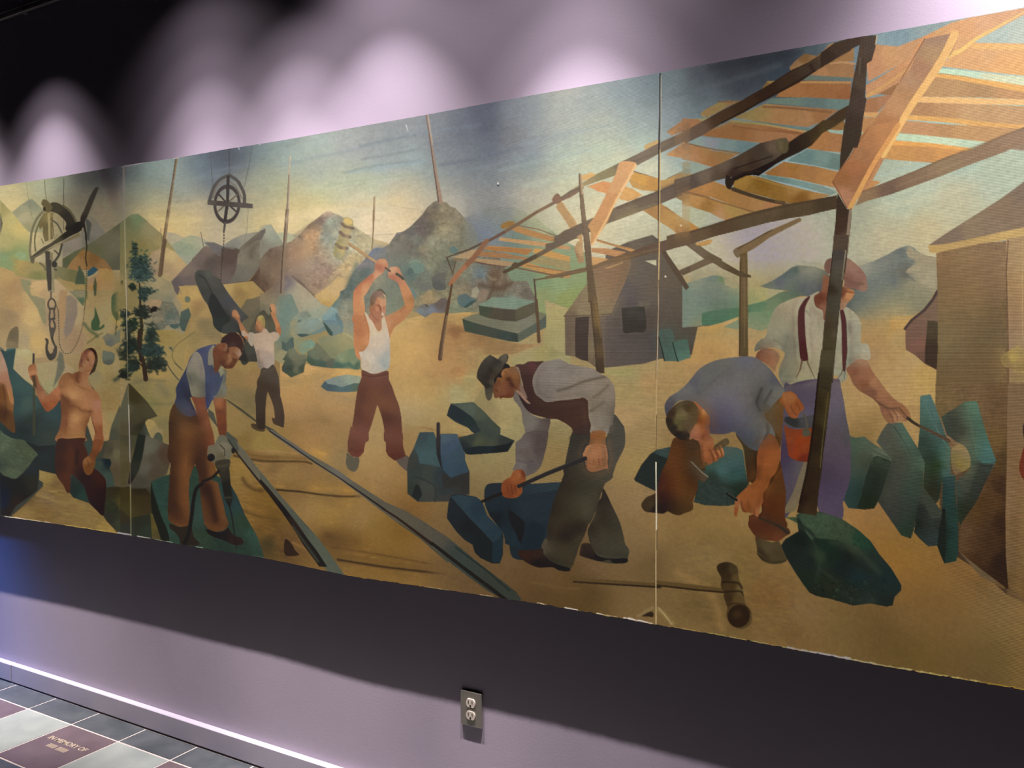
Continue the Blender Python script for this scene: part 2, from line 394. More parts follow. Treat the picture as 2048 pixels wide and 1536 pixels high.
def op(line):
    tk = line.split(); k = tk[0]
    s = state['s']
    if k == '@': state.update(ox=float(tk[1]), oy=float(tk[2]), s=float(tk[3])); return
    if k[0] in 'pP' :
        soft = float(k[1:]) if len(k) > 1 else 1.
        i = tk.index('|'); pts = T([float(v) for v in tk[1:i]])
        ct = tk[i + 1:]
        if len(ct) == 1: cols = [(hexc(ct[0]), None, None)]
        else:
            if is_col(ct[-1]): ct = ct[1:]          # base colour, then x y colour ...
            else: ct = ct[1:] + [ct[0]] if False else [v for q_ in range(0, len(ct) - 2, 3) for v in (ct[q_ + 1], ct[q_ + 2], ct[q_])]
            cols = []
            for q_ in range(0, len(ct) - 2, 3):
                xy = T([float(ct[q_]), float(ct[q_ + 1])])[0]; cols.append((hexc(ct[q_ + 2]), xy[0], xy[1]))
        if k[0] == 'P': pts = smooth_pts(pts, True)
        win = window(pts[:, 0].min(), pts[:, 1].min(), pts[:, 0].max(), pts[:, 1].max(), soft / 2)
        if win is None: return
        X, Y = PX[win], PY[win]; sd = poly_sd(X, Y, pts)
        al = np.clip(.5 + sd / max(soft, .8), 0, 1)
        col = mixcol(X, Y, cols)
        paint(win, al, col); state['last'] = (win, al)
    elif k in 'lLw':
        w0, w1 = float(tk[1]) / s, float(tk[2]) / s; col = hexc(tk[3]); pts = T([float(v) for v in tk[4:]])
        if k == 'L' or k == 'w': pts = smooth_pts(pts, False)
        m = max(w0, w1)
        win = window(pts[:, 0].min() - m, pts[:, 1].min() - m, pts[:, 0].max() + m, pts[:, 1].max() + m)
        if win is None: return
        X, Y = PX[win], PY[win]; al = np.zeros(X.shape, np.float32)
        seg = np.hypot(*np.diff(pts, axis=0).T); cum = np.concatenate([[0], np.cumsum(seg)]); tot = cum[-1] + 1e-9
        for a, b, c0, c1 in zip(pts, pts[1:], cum, cum[1:]):
            d2, t = seg_dist2(X, Y, a, b); g = (c0 + t * (c1 - c0))
            hw = (w0 + (w1 - w0) * g / tot) / 2
            if k == 'w': hw = hw * (.62 + .38 * np.cos(g / max(w0, w1) * 2.6))
            np.maximum(al, np.clip(.5 + (hw - np.sqrt(d2)) / 1.1, 0, 1) * np.clip(hw * 2 + .15, 0, 1), out=al)
        paint(win, al, col)
    elif k == 's':
        col = hexc(tk[1]); a0 = float(tk[2]); wd = float(tk[3]) / s; sf = max(float(tk[4]) / s, 1.0); pts = smooth_pts(T([float(v) for v in tk[5:]]), False)
        m = wd + sf * 2
        win = window(pts[:, 0].min() - m, pts[:, 1].min() - m, pts[:, 0].max() + m, pts[:, 1].max() + m)
        if win is None: return
        X, Y = PX[win], PY[win]; d2 = np.full(X.shape, 1e9, np.float32)
        for a, b in zip(pts, pts[1:]): np.minimum(d2, seg_dist2(X, Y, a, b)[0], out=d2)
        if a0 >= 1: al = np.clip(.5 + (wd / 2 - np.sqrt(d2)) / 1.2, 0, 1)
        else: al = .85 * a0 * np.exp(-d2 / (2 * (wd * .34 + sf * .4) ** 2))
        paint(win, al, col, mark=a0 >= 1, clip=a0 < 1)
    elif k in 'eoR':
        col = hexc(tk[1])
        if k == 'R': a0 = 1; cx, cy, rx, ry, rot, wd = [float(v) / s for v in tk[2:8]]; rot *= s
        else: a0 = float(tk[2]); cx, cy, rx, ry, rot = [float(v) / s for v in tk[3:8]]; rot *= s
        cx += state['ox']; cy += state['oy']; m = max(rx, ry) * 1.3 + 4
        win = window(cx - m, cy - m, cx + m, cy + m)
        if win is None: return
        X, Y = PX[win] - cx, PY[win] - cy; c, sn = math.cos(math.radians(rot)), math.sin(math.radians(rot))
        u, v = X * c + Y * sn, -X * sn + Y * c; r = np.sqrt((u / rx) ** 2 + (v / ry) ** 2)
        if k == 'e': al = a0 * np.clip(.5 + (1 - r) * min(rx, ry) / 1.2, 0, 1)
        elif k == 'o': al = a0 * np.clip(1.2 - r, 0, 1) ** 1.3
        else: al = np.clip(.5 + (wd / 2 - np.abs(r - 1) * min(rx, ry)) / 1.2, 0, 1)
        paint(win, al, col, mark=k != 'o', clip=k == 'o')
    elif k == 'F':
        col = hexc(tk[1]); x0, y0, x1, y1 = [float(v) for v in tk[2:6]]; n = int(tk[6]); sz = float(tk[7]) / s
        q = T([x0, y0, x1, y1]); r = random.Random(int(x0 * 7 + y0)); rock = bool(state['mid']) and 'rock' in MOTIFS[state['mid']][0]
        for _ in range(n):
            u, v = r.gauss(0, .24), r.gauss(0, .24)
            cx = (q[0][0] + q[1][0]) / 2 + u * (q[1][0] - q[0][0]); cy = (q[0][1] + q[1][1]) / 2 + v * (q[1][1] - q[0][1])
            an = r.uniform(-.9, 1.3) if cx < (q[0][0] + q[1][0]) / 2 else r.uniform(1.8, 4.0); ln = sz * r.uniform(.4, .95)
            win = window(cx - ln * 2, cy - ln * 2, cx + ln * 2, cy + ln * 2)
            if win is None: continue
            d2, _ = seg_dist2(PX[win], PY[win], (cx - ln * math.cos(an), cy + ln * math.sin(an)), (cx + ln * math.cos(an), cy - ln * math.sin(an)))
            al = .62 * np.exp(-d2 / (2 * (sz * .30 + .3) ** 2))
            paint(win, al, np.clip(col * r.uniform(.62, 1.22), 0, 1), mark=not rock, clip=rock)
    elif k == 'b':
        r = float(tk[1]); x0, y0, x1, y1 = T([float(v) for v in tk[2:6]]).ravel(); win = window(x0, y0, x1, y1, r * 2)
        if win is None: return
        m = (IDM[win] == state['mid']).astype(np.float32); num = IMG[win] * m[..., None]; den = m.copy()
        for _ in range(3):
            num = boxblur(num, r); den = boxblur(den, r)
        X, Y = PX[win], PY[win]
        fe = np.clip(np.minimum(np.minimum(X - x0, x1 - X), np.minimum(Y - y0, y1 - Y)) / (r * .8) + .5, 0, 1) * m
        bl = num / np.maximum(den, 1e-3)[..., None]
        fe = fe * np.exp(-((bl - IMG[win]) ** 2).sum(-1) / (float(tk[6]) if len(tk) > 6 else .010))
        paint(win, fe, bl, mark=False)
    elif k == 'E':
        x0, x1 = float(tk[4]), float(tk[5]); ex, ey = zip(*edge_bot)
        xs = np.linspace(x0, x1, max(3, int((x1 - x0) / 8))); r = random.Random(int(x0))
        ww = (float(tk[1]) + float(tk[2])) / 2
        op('@ 0 0 1')
        for xa, xb in zip(xs, xs[1:]):
            w_ = ww * r.uniform(.35, 1.25); ya, yb = np.interp([xa, xb], ex, ey) - .2 - w_ * .4
            op('l %f %f %s %f %f %f %f' % (w_, w_ * r.uniform(.5, 1), tk[3], xa, ya, xb, yb))
    elif k == 't' and 'last' in state:
        win, al = state['last']; a = float(tk[1])
        n = NZ_BRUSH[win] if float(tk[2]) > 9.5 else NZ_MID[win] * .4 + NZ_FINE[win] * .8
        IMG[win] *= 1 + (al * a)[..., None] * n[..., None]
    elif k == 'g':
        gr, gg, gb, sat = [float(v) for v in tk[1:5]]
        q = T([float(v) for v in tk[5:9]]).ravel() if len(tk) > 8 else (-400, -200, 2600, 1700)
        win = window(*q)
        m = ((IDM[win] == state['mid']) & (PX[win] >= q[0]) & (PX[win] <= q[2]) & (PY[win] >= q[1]) & (PY[win] <= q[3])).astype(np.float32)[..., None]
        c = IMG[win] * np.array((gr, gg, gb), np.float32); l_ = (c @ np.array((.3, .59, .11), np.float32))[..., None]
        IMG[win] = IMG[win] * (1 - m) + m * (l_ + (c - l_) * sat)

def section(h):
    name = h.split('|')[0].split(); lab = h.split('|')[1].strip() if '|' in h else None
    if name and name[0].startswith('painted_') and lab:
        for i, mm in enumerate(MOTIFS):
            if mm and mm[1] == lab: state['mid'] = i; return
        MOTIFS.append((name[0], lab)); state['mid'] = len(MOTIFS) - 1
    elif name and name[0] == 'mural': state['mid'] = 0

def run_paint(txt):
    for ln in txt.splitlines():
        ln = ln.strip()
        if not ln: continue
        if ln[0] == '#': section(ln[1:].strip())
        else: op(ln)

SKY = """
0 380 c8bc90
20 420 dcc48c
60 440 d8c48c
90 370 b8bb9c
125 365 909684
165 352 3e3f3e
200 352 2e2e32
235 345 48464a
160 400 6c6454
200 420 86785f
120 430 9c8c68
225 440 8c7c66
252 345 58626a
262 345 5f6b6a
254 400 75705f
300 340 8a9a98
340 335 97a5a0
400 328 70808a
430 312 525a66
455 308 454b57
480 305 5c6470
520 300 7c8c8e
560 292 909f9c
270 380 8c9484
300 400 a9aa90
360 370 98a098
430 355 6a7682
460 400 8c8a80
530 360 a0a690
500 400 b0a888
280 430 b8a478
310 430 ccb27a
400 430 c3b08c
370 450 d4bb84
520 440 d0bc88
450 470 c0b090
330 460 dcbc80
580 320 acbab0
640 290 b4c0b8
700 300 b4b6b4
640 350 acb4ac
740 290 a4a6a6
800 245 9c9ea0
790 290 98a0a0
760 330 a8b4b8
830 320 a8b8bc
650 380 c8cca8
740 370 c0c8a8
700 360 b8c0a8
560 380 b8b894
590 410 d0bc84
640 410 d4c488
720 400 dcccaa
800 400 dcc8a0
830 370 c4bca0
740 440 f0d8b4
820 430 dcc49c
800 450 f0d8b0
640 430 f0d8a8
570 440 ecd09c
820 250 9ca0a2
870 245 8c9094
870 290 8a8c90
860 340 94a09c
910 225 787c84
950 215 5c6070
976 206 5a5e6c
976 258 545866
920 260 6c707c
976 305 646c78
900 310 848890
940 330 767e84
1030 225 80868c
1054 227 8c9498
1030 270 7c7a7c
1080 260 a0a4a0
1132 200 b0b8ac
1120 240 b4b4a8
1060 300 8a929c
1120 290 acb8b0
1132 320 c0ccb4
1060 330 8c9894
976 360 808688
920 370 90928e
1100 360 b4b4a0
1130 370 d0cca8
976 400 908a88
900 400 bcb4a4
880 420 ccbea4
1060 400 bcb09c
1120 410 d8d0ac
1180 200 a4aca8
1240 180 8c9a9c
1300 170 7c8a90
1310 160 6c7c80
1200 250 b4b8a8
1280 240 9ca8a4
1200 300 c0ccb4
1290 290 b4c4b4
1180 340 d0ccac
1240 330 d8d4b0
1300 330 dcd4b4
1330 155 687478
1340 180 80888a
1400 150 484c54
1450 130 34363c
1500 110 2c2e34
1560 105 30343c
1620 90 505c60
1680 85 70808a
1400 190 606870
1480 170 40444c
1560 150 3c4650
1340 230 90989c
1380 230 788488
1420 230 687478
1340 290 98a4a4
1800 60 8098a0
1760 75 90a4a8
1840 52 9aa8a4
2000 60 b8c4b8
2048 80 c0c8b8
1400 330 98b0ac
1600 350 98b0b0
1900 300 b0c8bc
2048 220 b0ccb8
1900 230 b0ccc0
1500 250 8498a0
1350 380 c0c8b0
1400 450 c0b89c
1800 400 b8c0a8
1700 430 a8a890
1850 370 c0c8b0
2000 330 b8c0a8
1900 400 c4bc9c
1500 480 c4bca0
1600 470 b8b09c
1450 530 c0b498
1780 480 c0b494
1850 460 c8b890
1300 500 c0b898
1200 420 dccfa8
1160 460 d8c8a0
1260 400 dcd4b4
"""
pts = [l.split() for l in SKY.split('\n') if l.strip()]
IMG[:] = mixcol(PX, PY, [(hexc(c), float(x), float(y)) for x, y, c in pts], 900.)
IMG *= 1 + .016 * NZ_BRUSH[..., None]
PAINT = r"""
# mural
@ 0 0 1
p60 -400 560 300 540 600 520 1000 560 2600 540 2600 1700 -400 1400 | a48c5c 50 600 a89068 400 650 9c8858 1000 700 a89060 1700 700 ac8c58 100 950 6c5c38 1800 1100 8c6c3c
p6 -60 850 120 800 250 750 330 900 340 1110 -60 1060 | 2e3a32 100 900 3a4038 300 900 4c4834 250 1050 302c20
# mural
@ 520 640 6.4
p2 0 0 300 0 300 600 600 560 1000 620 1300 640 1300 100 2100 -60 2700 -300 2700 1900 1900 1900 0 1536 -200 1536 -200 700 | b08c58 200 700 b8925e 400 800 b49460 650 750 b8945c 600 620 c49e66 1150 680 c8a264 500 1000 b08a58 900 1050 b4905e 1100 1200 b08c60 300 1150 aa865a 600 1200 a4845a 800 1300 907448 700 1400 8c6e40 450 1380 947a50 300 1000 b4905a 1150 1300 9a7e52 1000 1450 9c8050 150 1450 8c7040 1500 1400 a48a5a 1450 1250 a88c5c 1900 100 c0a068 1750 100 ccac70 1800 300 c09c60 1900 450 ccaa6c 1800 600 c09e60 1950 700 b89458 1900 900 b89a62 1850 1100 b49c70 1950 1300 a49068 1880 1450 94805a 1750 800 b49460 1500 1150 ac9060 2300 300 c4a468 2500 700 b49860 2400 1200 a48c5c
t .03 14
s 7a6038 .4 60 24 400 1330 650 1280 850 1290 1050 1380
s 7c5c2c .35 80 30 600 1440 800 1420 950 1450
s d0ac70 .5 50 20 1720 520 1850 400 1980 430
s a08048 .5 40 16 1700 600 1900 560 2040 600
s a48650 .5 60 20 1680 400 1850 350 2000 310
e 3a2c1c 1 1833 665 10 26 0
# mural
@ 520 860 6.4
p2 -900 300 0 0 300 -100 700 -100 1100 -50 2100 -50 2700 100 3800 100 5100 300 5100 3600 -900 1700 | 947640 100 250 9c8050 300 280 a08450 50 350 8c6e40 300 150 8c6e3c 100 100 7a5e30 500 200 a07c4c 750 280 b48c48 650 100 a07c50 900 150 987a50 1000 350 907a52 1500 100 a88e60 1350 400 a88a5a 1500 550 a48454 1200 700 987848 1700 700 98784a 300 550 987a4a 600 550 8c6e46 200 480 80643c 600 650 84683f 950 650 806840 1150 760 a47c3c 700 720 9c783c 400 700 8c6c3a 500 850 8a6c42 700 900 967846 1000 870 8c6c40 800 1000 94783f 600 1050 96784a 1100 950 9a783e 1300 1100 947848 900 1150 9a7a3c 1250 1200 8c7044 600 1200 8c6c3c 1050 1300 7a5c2c 900 1400 6c5028 1300 1400 8c6830 1500 1250 846830 1800 1300 7c5c24 1600 1450 84642c 100 900 7a5c22 0 1000 7c5c28 150 1100 6e5220 50 1300 6e5222 250 1350 6a4e24 100 1450 4a3c1e 400 1400 70522c 1800 850 8c6838 1950 950 84602c 1900 1050 6e5430 -300 500 8c7038 -400 1000 8a6c38 -200 1100 846430 -500 1300 7c6030 -400 1500 5c4418 -200 1450 5a4218 2300 1400 84643c 2600 800 a08454 3000 1500 7c6238 3300 1200 8c7040 3800 600 988058 4200 1300 8c7044 4800 600 9c8058 4900 1500 8a6c40
t .05 14
s 3e2c14 .9 26 6 -330 330 0 392 300 402 560 406 660 432
s 6c5026 .6 40 8 -330 290 0 340 300 350 580 370
s 6c5026 .5 60 20 -250 240 0 345 300 345 600 380
s 3c2c14 .9 28 6 215 768 500 790 800 828 1050 850 1270 848
l 20 10 3c2c14 215 765 500 785 800 828
s 7c6848 .8 50 16 1250 860 1450 870 1640 860
s b48a40 .5 60 30 620 740 900 750 1150 780
s c09048 .5 50 24 650 230 760 280 850 320
s 4c3414 .6 110 44 850 1350 1000 1400 1250 1430
s 4a3414 .7 30 10 920 1500 1500 1590 2100 1700 2500 1780
s 2c1c0c .9 34 8 1000 1660 1500 1740 1920 1792 2720 1880 3270 1930
s 6c5024 .6 40 12 1000 1610 1900 1740 2700 1830
s 5a4018 .6 30 12 -280 1000 -100 1080 100 1130 250 1150
s 5a4010 .5 40 20 0 760 80 780
s 4a3414 .7 40 12 -220 620 -170 700 -80 760 10 780
s 6c5430 .5 40 14 1700 900 1900 980 2040 1120
s 7c6444 .5 50 18 1350 620 1500 660 1680 760
s 786448 .5 40 16 900 200 1000 230 1080 300
P1 320 1400 400 1450 450 1540 500 1600 320 1600 | 2e1c0e
s 8e6c3c .7 30 10 420 1440 600 1530
# mural
# mural
@ 1100 540 6.4
p40 -500 700 200 1100 700 1200 1950 1050 1950 700 3200 650 6200 700 6200 2300 -500 2300 | a4946c 100 1400 a0945c 900 1300 9c9058 1000 1380 a8986c 1300 1300 ae9864 1250 1450 a88c5c 1600 1250 b08c58 1700 1150 b49058 1950 1000 b8905c 2000 800 b08c60 1900 1200 a88858 1500 1500 b08c5c 2200 950 ac8c5c 2600 900 a88c60 3200 900 b0905c 4000 750 a88a5a 4600 850 a88858 5200 1400
p2 -500 -100 480 0 480 160 200 500 100 470 0 400 -500 200 | 8c986c 200 150 a49c60 350 250 80906c 150 350 909864 80 200
@ 1000 680 6.4
p60 500 0 2600 500 3400 400 3400 3900 2900 3900 -800 3900 -800 1700 200 900 600 800 | 968a60 250 1000 a09468 100 1000 8c7c50 700 1250 94845c 800 1100 9c8c60 1700 450 a08c5c 1600 700 a88c60 1600 1000 988058 1700 1300 8c7448 700 1450 9c8054 1650 1400 a88a5c 1900 500 8c7450 1600 1900 7c6240 1750 2200 745a38 1500 2700 6c5434 1800 2700 70583a 1300 2900 6c5232 600 2900 644c2c 300 2950 6c5434 100 2800 5c4420 900 3200 604a28 1500 3150 584420 1200 3300 665030 1700 3100 7c603c 1700 2400 5c4424 500 3200 8c7046 2400 1500 806440 2400 2400 705630 2600 3000
t .035 14
s 9c9860 .6 80 40 1400 400 1550 430 1650 420
s 5c4a28 .6 40 14 900 1250 1000 1300 1150 1270
s 54401c .5 60 24 500 3150 900 3250 1500 3330
s 8c7048 .5 40 14 400 3100 800 3170 1000 3180
e 1c1810 1 595 208 16 16 0
e e0dcc0 1 590 184 14 12 0
@ 1000 1030 6.4
s 4c3c1c .5 40 20 500 980 700 1020 850 1080
s 7c6238 .4 40 12 700 960 900 1000 1100 1010
s 604828 .5 30 10 60 420 300 700 500 830
# mural
@ 1270 900 6.4
p60 -100 0 1400 -100 2100 -100 3100 -400 3150 300 4620 2000 4980 1800 4980 3300 -300 2300 -300 300 | 8c7448 300 1000 8a6f44 150 600 907650 100 1200 806844 700 1000 886c40 1000 850 8c7044 1300 1000 8a6e40 900 1250 7c6438 1200 1350 7c6034 600 1400 78603a 200 1450 6c5634 1400 900 94784a 50 100 9c8450
@ 1540 900 6.4
p60 200 850 1050 500 1400 650 1700 1100 3000 1600 3270 1900 3270 3300 -1500 2300 -200 1500 | 866839 1000 850 a07c4c 1200 1000 946c38 1500 1200 8c6830 1900 1350 8c6830 1400 800 94704c 300 500 a08858 1000 600 a07c4c 1600 1500 946c34 2400 1700 8a6636 2600 2000 7c5a30 2200 2000 8c6838 3000 2200 7a5c34 3250 2600 7c6038 2700 2700 745a36 2000 2500 70563a 1200 2500 745a38 600 2100 80643c 0 1800 80683f 3100 1900 886c44 -400 1500 886e48
@ 1400 1080 4.571
p60 -200 0 500 0 520 150 800 200 1000 500 1400 620 1750 620 1850 400 2960 500 2960 1700 2048 1250 -300 760 | 80683f 100 100 846c44 400 300 7c643a 100 600 705a34 300 900 6a5430 600 750 7a6038 600 500 7a5c34 700 300 80643c 1000 700 846844 900 900 745834 1200 800 786038 1400 850 705a34 1700 900 66502c 1900 700 7c6038 1900 400 7c5c30 1800 1050 645028 2048 1100 6a5428 2200 800 7a5e34 2500 700 7c6238 2700 1100 6c5830 2500 1250 685230 2800 600 826a44
t .04 14
s 5a4424 .4 40 16 1500 800 1800 830 2000 900
s 5a4020 .4 30 12 1200 640 1400 680 1600 720
s 8c7450 .4 30 12 900 620 1100 700 1400 730
s a88454 .4 60 26 -200 300 100 500 200 800
# mural
@ 0 340 8
p1.5 0 480 60 540 180 670 440 960 480 1130 480 1600 0 1600 | a69a64 20 600 c2b478 200 800 cdb878 300 900 b3a870 100 1150 8f9a68 250 1400 84946a 60 1450
p2 190 675 330 560 470 470 520 465 580 520 650 600 700 640 700 1000 470 1000 400 930 | a09c7c 300 650 8f9078 500 500 b4aa86 380 750 a09a74 440 950
p3 0 1330 150 1380 330 1300 420 1340 400 1460 200 1500 0 1480 | 8a9c70 50 1400 97a87c 350 1320 9a9a62 200 1480
p1.5 0 680 45 860 0 1050 | 6a6450
p1.5 1400 690 1500 760 1690 1010 1500 1150 1390 1210 1330 1240 1200 1300 1000 1400 1000 1050 1250 1050 1370 900 | 7a7260 1420 800 7a7468 1550 1000 8a7f70 1200 1150 857c6c 1050 1300 6f6c5e 1440 1150
p1.5 1390 1210 1690 1010 2000 790 2100 790 2100 1600 1000 1600 1000 1420 1200 1300 | 5f5c48 2000 850 6a6650 1600 1100 706a54 1900 1200 5c5a48 1980 1450 625f44 1500 1260 5f6044 1200 1330 575a3e 1050 1480
p2 1320 1270 1400 1290 1500 1340 1680 1440 1800 1600 1050 1600 1150 1450 | 86663a 1350 1330 7a5a32 1500 1400 96744a 1250 1500 8a6a44 1700 1530
# mural
@ 0 520 8
p2 0 0 300 0 480 20 760 60 1060 130 1300 190 1400 300 1500 500 1500 700 900 300 700 330 400 290 240 240 0 110 | 8b9a6c 100 60 b09a5c 350 60 a0905a 600 120 7c7c48 600 240 706c46 1150 220 7a7450 1000 150 a08c5a 420 100
p2 0 110 60 120 170 170 230 190 250 250 330 260 395 310 380 420 520 330 760 310 900 330 1050 450 1150 510 1320 700 1340 760 1320 1050 1330 1150 1400 1250 1300 1500 250 1600 0 1600 | b89a66 100 250 a88a60 200 450 b29262 250 700 9c8460 150 900 b89e6a 500 600 c4a870 520 900 c2a468 560 1300 a69470 400 1300 b09872 850 400 9a8264 850 900 a08a66 950 1500 9a8060 1150 1300 a89470 1250 800
p3 330 300 480 330 560 500 470 420 500 560 720 620 740 900 740 1050 680 1000 600 780 450 560 380 480 340 400 | 8f8a64 400 380 8c8462 600 600 8a8460 700 850
p2 480 420 520 350 740 330 760 600 700 610 560 520 | c2a472 600 430 b0946a 700 560
p3 960 480 1080 480 1060 780 1020 1100 950 1100 920 800 | a2845c
p3 1060 580 1130 560 1230 640 1240 850 1150 1150 1060 1250 1020 1150 1050 900 | 8a7a66 1150 700 857666 1120 1000
P1.5 290 1080 180 1110 120 1240 100 1400 250 1410 290 1380 | 6e6248 200 1200 857556 150 1380
p2 110 1420 250 1410 250 1600 60 1600 | 3f5f5a
p2 0 1390 60 1430 100 1600 0 1600 | 5c6258
p1.5 1400 310 1560 230 1580 140 1700 130 1800 170 1820 230 1800 500 1720 560 1620 520 1560 480 1380 500 | a07c4c 1500 420 a88250 1700 250 a6845a 1680 450 9a8060 1450 350
p1.5 900 270 1050 330 1360 400 1360 480 1080 480 1000 400 | 9c8656
p2 1100 500 1360 480 1360 650 1330 740 1230 620 | 8e8468 1300 560 5a6a50 1300 640
p1.5 1400 180 1500 100 1570 160 1490 230 1400 270 | 33505a
p4 1400 480 1800 480 1900 500 2100 500 2100 1100 1700 1100 1400 800 | a08a60 1500 650 a08c64 1700 800 a8905c 1860 1000 98845c 1550 560
p2 1350 800 1700 900 1900 1100 1600 1250 1350 1000 | a48e66
p2 1640 1230 1720 1170 1800 1200 1960 1080 2048 1200 1960 1300 1850 1340 1780 1390 1700 1360 | 7a7462 1700 1220 6c7466 1900 1200 686a60 1750 1330
P1 1720 1480 1650 1450 1640 1560 1660 1620 1820 1620 1750 1560 | 646c5c
p2 960 1460 1010 1500 990 1600 940 1700 900 1600 | 6e6a58
# mural
s 3c4634 .9 28 2 1270 110 1280 200 1290 330
p2 1270 110 1340 210 1360 380 1200 390 1220 260 | 4c5642
p2 1520 270 1550 380 1540 560 1510 580 1490 430 | 4f5238
P2 1520 760 1570 900 1600 1000 1590 1080 1660 1030 1660 1080 1560 1130 1470 1110 1460 1000 1510 900 | 44583c
s 4c5a40 .8 50 6 1350 1020 1430 1120 1520 1180 1560 1220
s 5a5a3a .7 18 4 1400 1330 1520 1240 1640 1170
P2 1800 560 1900 500 1920 620 1890 760 1900 900 1860 960 1790 840 1780 680 | 4f5c40 1850 600 56603f 1850 850
P1.5 1940 150 1970 300 1960 500 1950 660 1920 600 1930 350 | 3c4630
l 10 6 574a2a 1860 900 1950 640 1950 500
l 10 14 5c4a28 1880 900 1860 1000 1850 1200
s 4c5638 .8 36 5 1880 950 1960 900 2020 820
# mural
@ 0 690 8
p2 1280 200 2100 100 2100 700 1960 900 1760 1400 1740 1536 1480 1536 1370 1200 1600 900 1500 700 | 9c8a62 1900 350 8f7c52 1800 550 8c8060 1550 450 a08a5a 1620 400 927a4e 1750 900 a0855a 1850 1200 a88c60 1430 1250 a08458 1700 1430
p2 560 300 1000 250 1200 400 1100 500 900 700 800 800 700 700 600 500 | a09068 760 450 989068 850 650 a08c68 1100 350
p3 950 100 1010 170 1040 360 1000 450 930 560 850 680 900 450 | 6a6854
p3 260 70 450 60 560 150 560 620 520 640 400 560 220 400 210 250 | aa9874 350 350 b0a070 500 200 b4a87c 450 80
P1.5 1640 160 1700 100 1830 140 1820 270 1740 320 1650 280 | 6c7060 1720 180 5a5c50 1740 290
s 3a4034 .9 60 6 1840 560 1940 500 2020 420 2048 400
s 3a4034 .8 40 6 1880 80 1950 230 2010 100 2030 0
p1 2048 600 2048 1600 1740 1600 1780 1300 1860 1100 1950 880 | 55503c 2000 900 5a5846 1850 1200 4c4c3e 1800 1450 60563e 2020 1400
# painted_rock | dark teal rock ledge behind the shirtless worker
@ 0 690 8
p1.5 0 80 90 100 250 70 210 380 370 540 520 660 560 800 640 850 760 1060 860 1000 970 900 1000 1536 1000 1900 880 2000 620 2000 600 1900 0 1900 | 2e4a48 200 200 36524c 350 620 2c4646 300 900 3e544c 420 950 1c2c2c 380 1400 22302a 550 1250 2e4444 850 1100 2a3a36 700 1300 323c34 800 1450
o 40564c .6 400 900 100 80 0 .8
o 162220 .7 380 1370 130 60 10 .7
@ 0 880 8
p1.5 380 0 620 100 880 80 900 540 630 480 600 800 480 900 250 1060 160 1210 0 1210 0 500 250 620 450 440 600 220 | 182020 600 100 1c2a28 700 300 20282a 500 450 101614 300 750 1a1410 350 900 101828 60 900 142030 40 1000 241a14 150 1150 2a1a0c 280 1000 232416 520 700
P1.5 0 -120 60 -100 200 -30 380 0 440 60 600 220 550 290 450 430 300 590 230 620 150 600 0 480 | 4a5640 200 250 465038 380 120 505a44 150 500 3e483a 60 420 54604a 60 60
t .06 6
# mural
@ 0 880 8
p1 630 480 720 505 890 545 1020 720 1170 920 1420 1010 1530 1110 1650 1210 1780 1350 1900 1520 1900 1560 180 1400 190 1215 400 1030 560 870 690 740 690 680 625 640 | 8a7440 750 600 947e4a 680 560 725a34 900 720 806838 900 800 7a6444 780 950 826a3e 1100 1050 7c6234 700 1150 846c3e 1500 1250 947a42 1700 1420 8a7040 400 1180 6f5a32 450 950
s a68c58 .6 30 8 790 810 900 830
s 9c8450 .6 50 10 600 880 700 910 850 960
s 8e7a48 .5 60 14 900 1000 1200 1000 1450 1060
s 5c4626 .5 24 8 190 1200 400 1030 560 880
t .05 10
# mural
@ 0 880 8
p1 1720 0 2150 0 2150 780 1830 740 1760 600 1760 300 1650 280 | 5a5240 1900 100 5e5540 2000 400 564a36 1850 500 4c4636 1750 150 6a6248 1880 200
p1 1530 290 1660 300 1770 310 1780 380 1750 450 1800 560 1830 740 1700 760 1690 620 1600 520 1500 440 | 38443a 1600 400 162428 1720 360 3c4a40 1720 600
p1 1350 0 1440 0 1480 150 1420 210 1390 130 | 38463c
p1 1160 560 1240 620 1340 730 1380 850 1420 1000 1380 980 1180 920 1120 840 1130 620 | 142822 1200 800 1f3a30 1330 900 22302a 1200 620
p1 1720 760 2150 740 2150 1600 1960 1600 1850 1450 1700 1290 1650 1210 1680 1000 | 322c14 1800 800 4a4220 1950 1000 2a2e1c 1800 1080 3a3c2c 1950 1300 2e2e22 1750 1230 3a3420 2040 860 3e3a24 2040 1100
t .07 7
# painted_person | cropped worker in ochre at the left end
@ 0 690 8
P1.2 0 90 30 130 80 300 150 540 180 700 220 880 215 1080 245 1380 170 1380 0 1220 -40 1200 -40 90 | 9a7858 30 250 8c6a4c 100 500 7a5430 150 700 8a5e30 200 950 76481c 60 750 4a2c10 60 1100 5c3c16 150 1250
s 3a220c .5 30 10 40 650 90 900 80 1200
# painted_pulley | dark derrick pulley with hook and chain at the left end
@ 0 340 8
l 5 5 7a7458 420 200 450 420 520 780
l 10 10 78704e 715 160 720 300 745 480
l 10 10 4a4638 1020 130 1020 560
l 8 8 5a5240 1020 560 1020 960
P1.2 1570 280 1560 340 1480 540 1400 740 1360 830 1360 900 1290 920 1290 760 1340 650 1440 420 1520 290 | 35302a 1500 350 3a3428 1400 600 2a241a 1330 850
P1.2 800 540 900 520 1010 580 1130 690 1190 800 1230 870 1200 1000 1050 960 1060 850 1000 770 920 700 840 670 780 650 | 46402c 850 600 2f2a1e 1100 800 1e1a12 1200 950
l 30 30 5c553c 1010 570 1110 640 1180 740 1230 860
P1 690 470 760 490 800 540 840 600 780 680 700 650 690 580 660 540 | 6a5e3e
e 3a3222 1 712 625 22 36 0
L 38 34 7a7254 680 670 580 800 510 980 490 1150 480 1300 500 1450
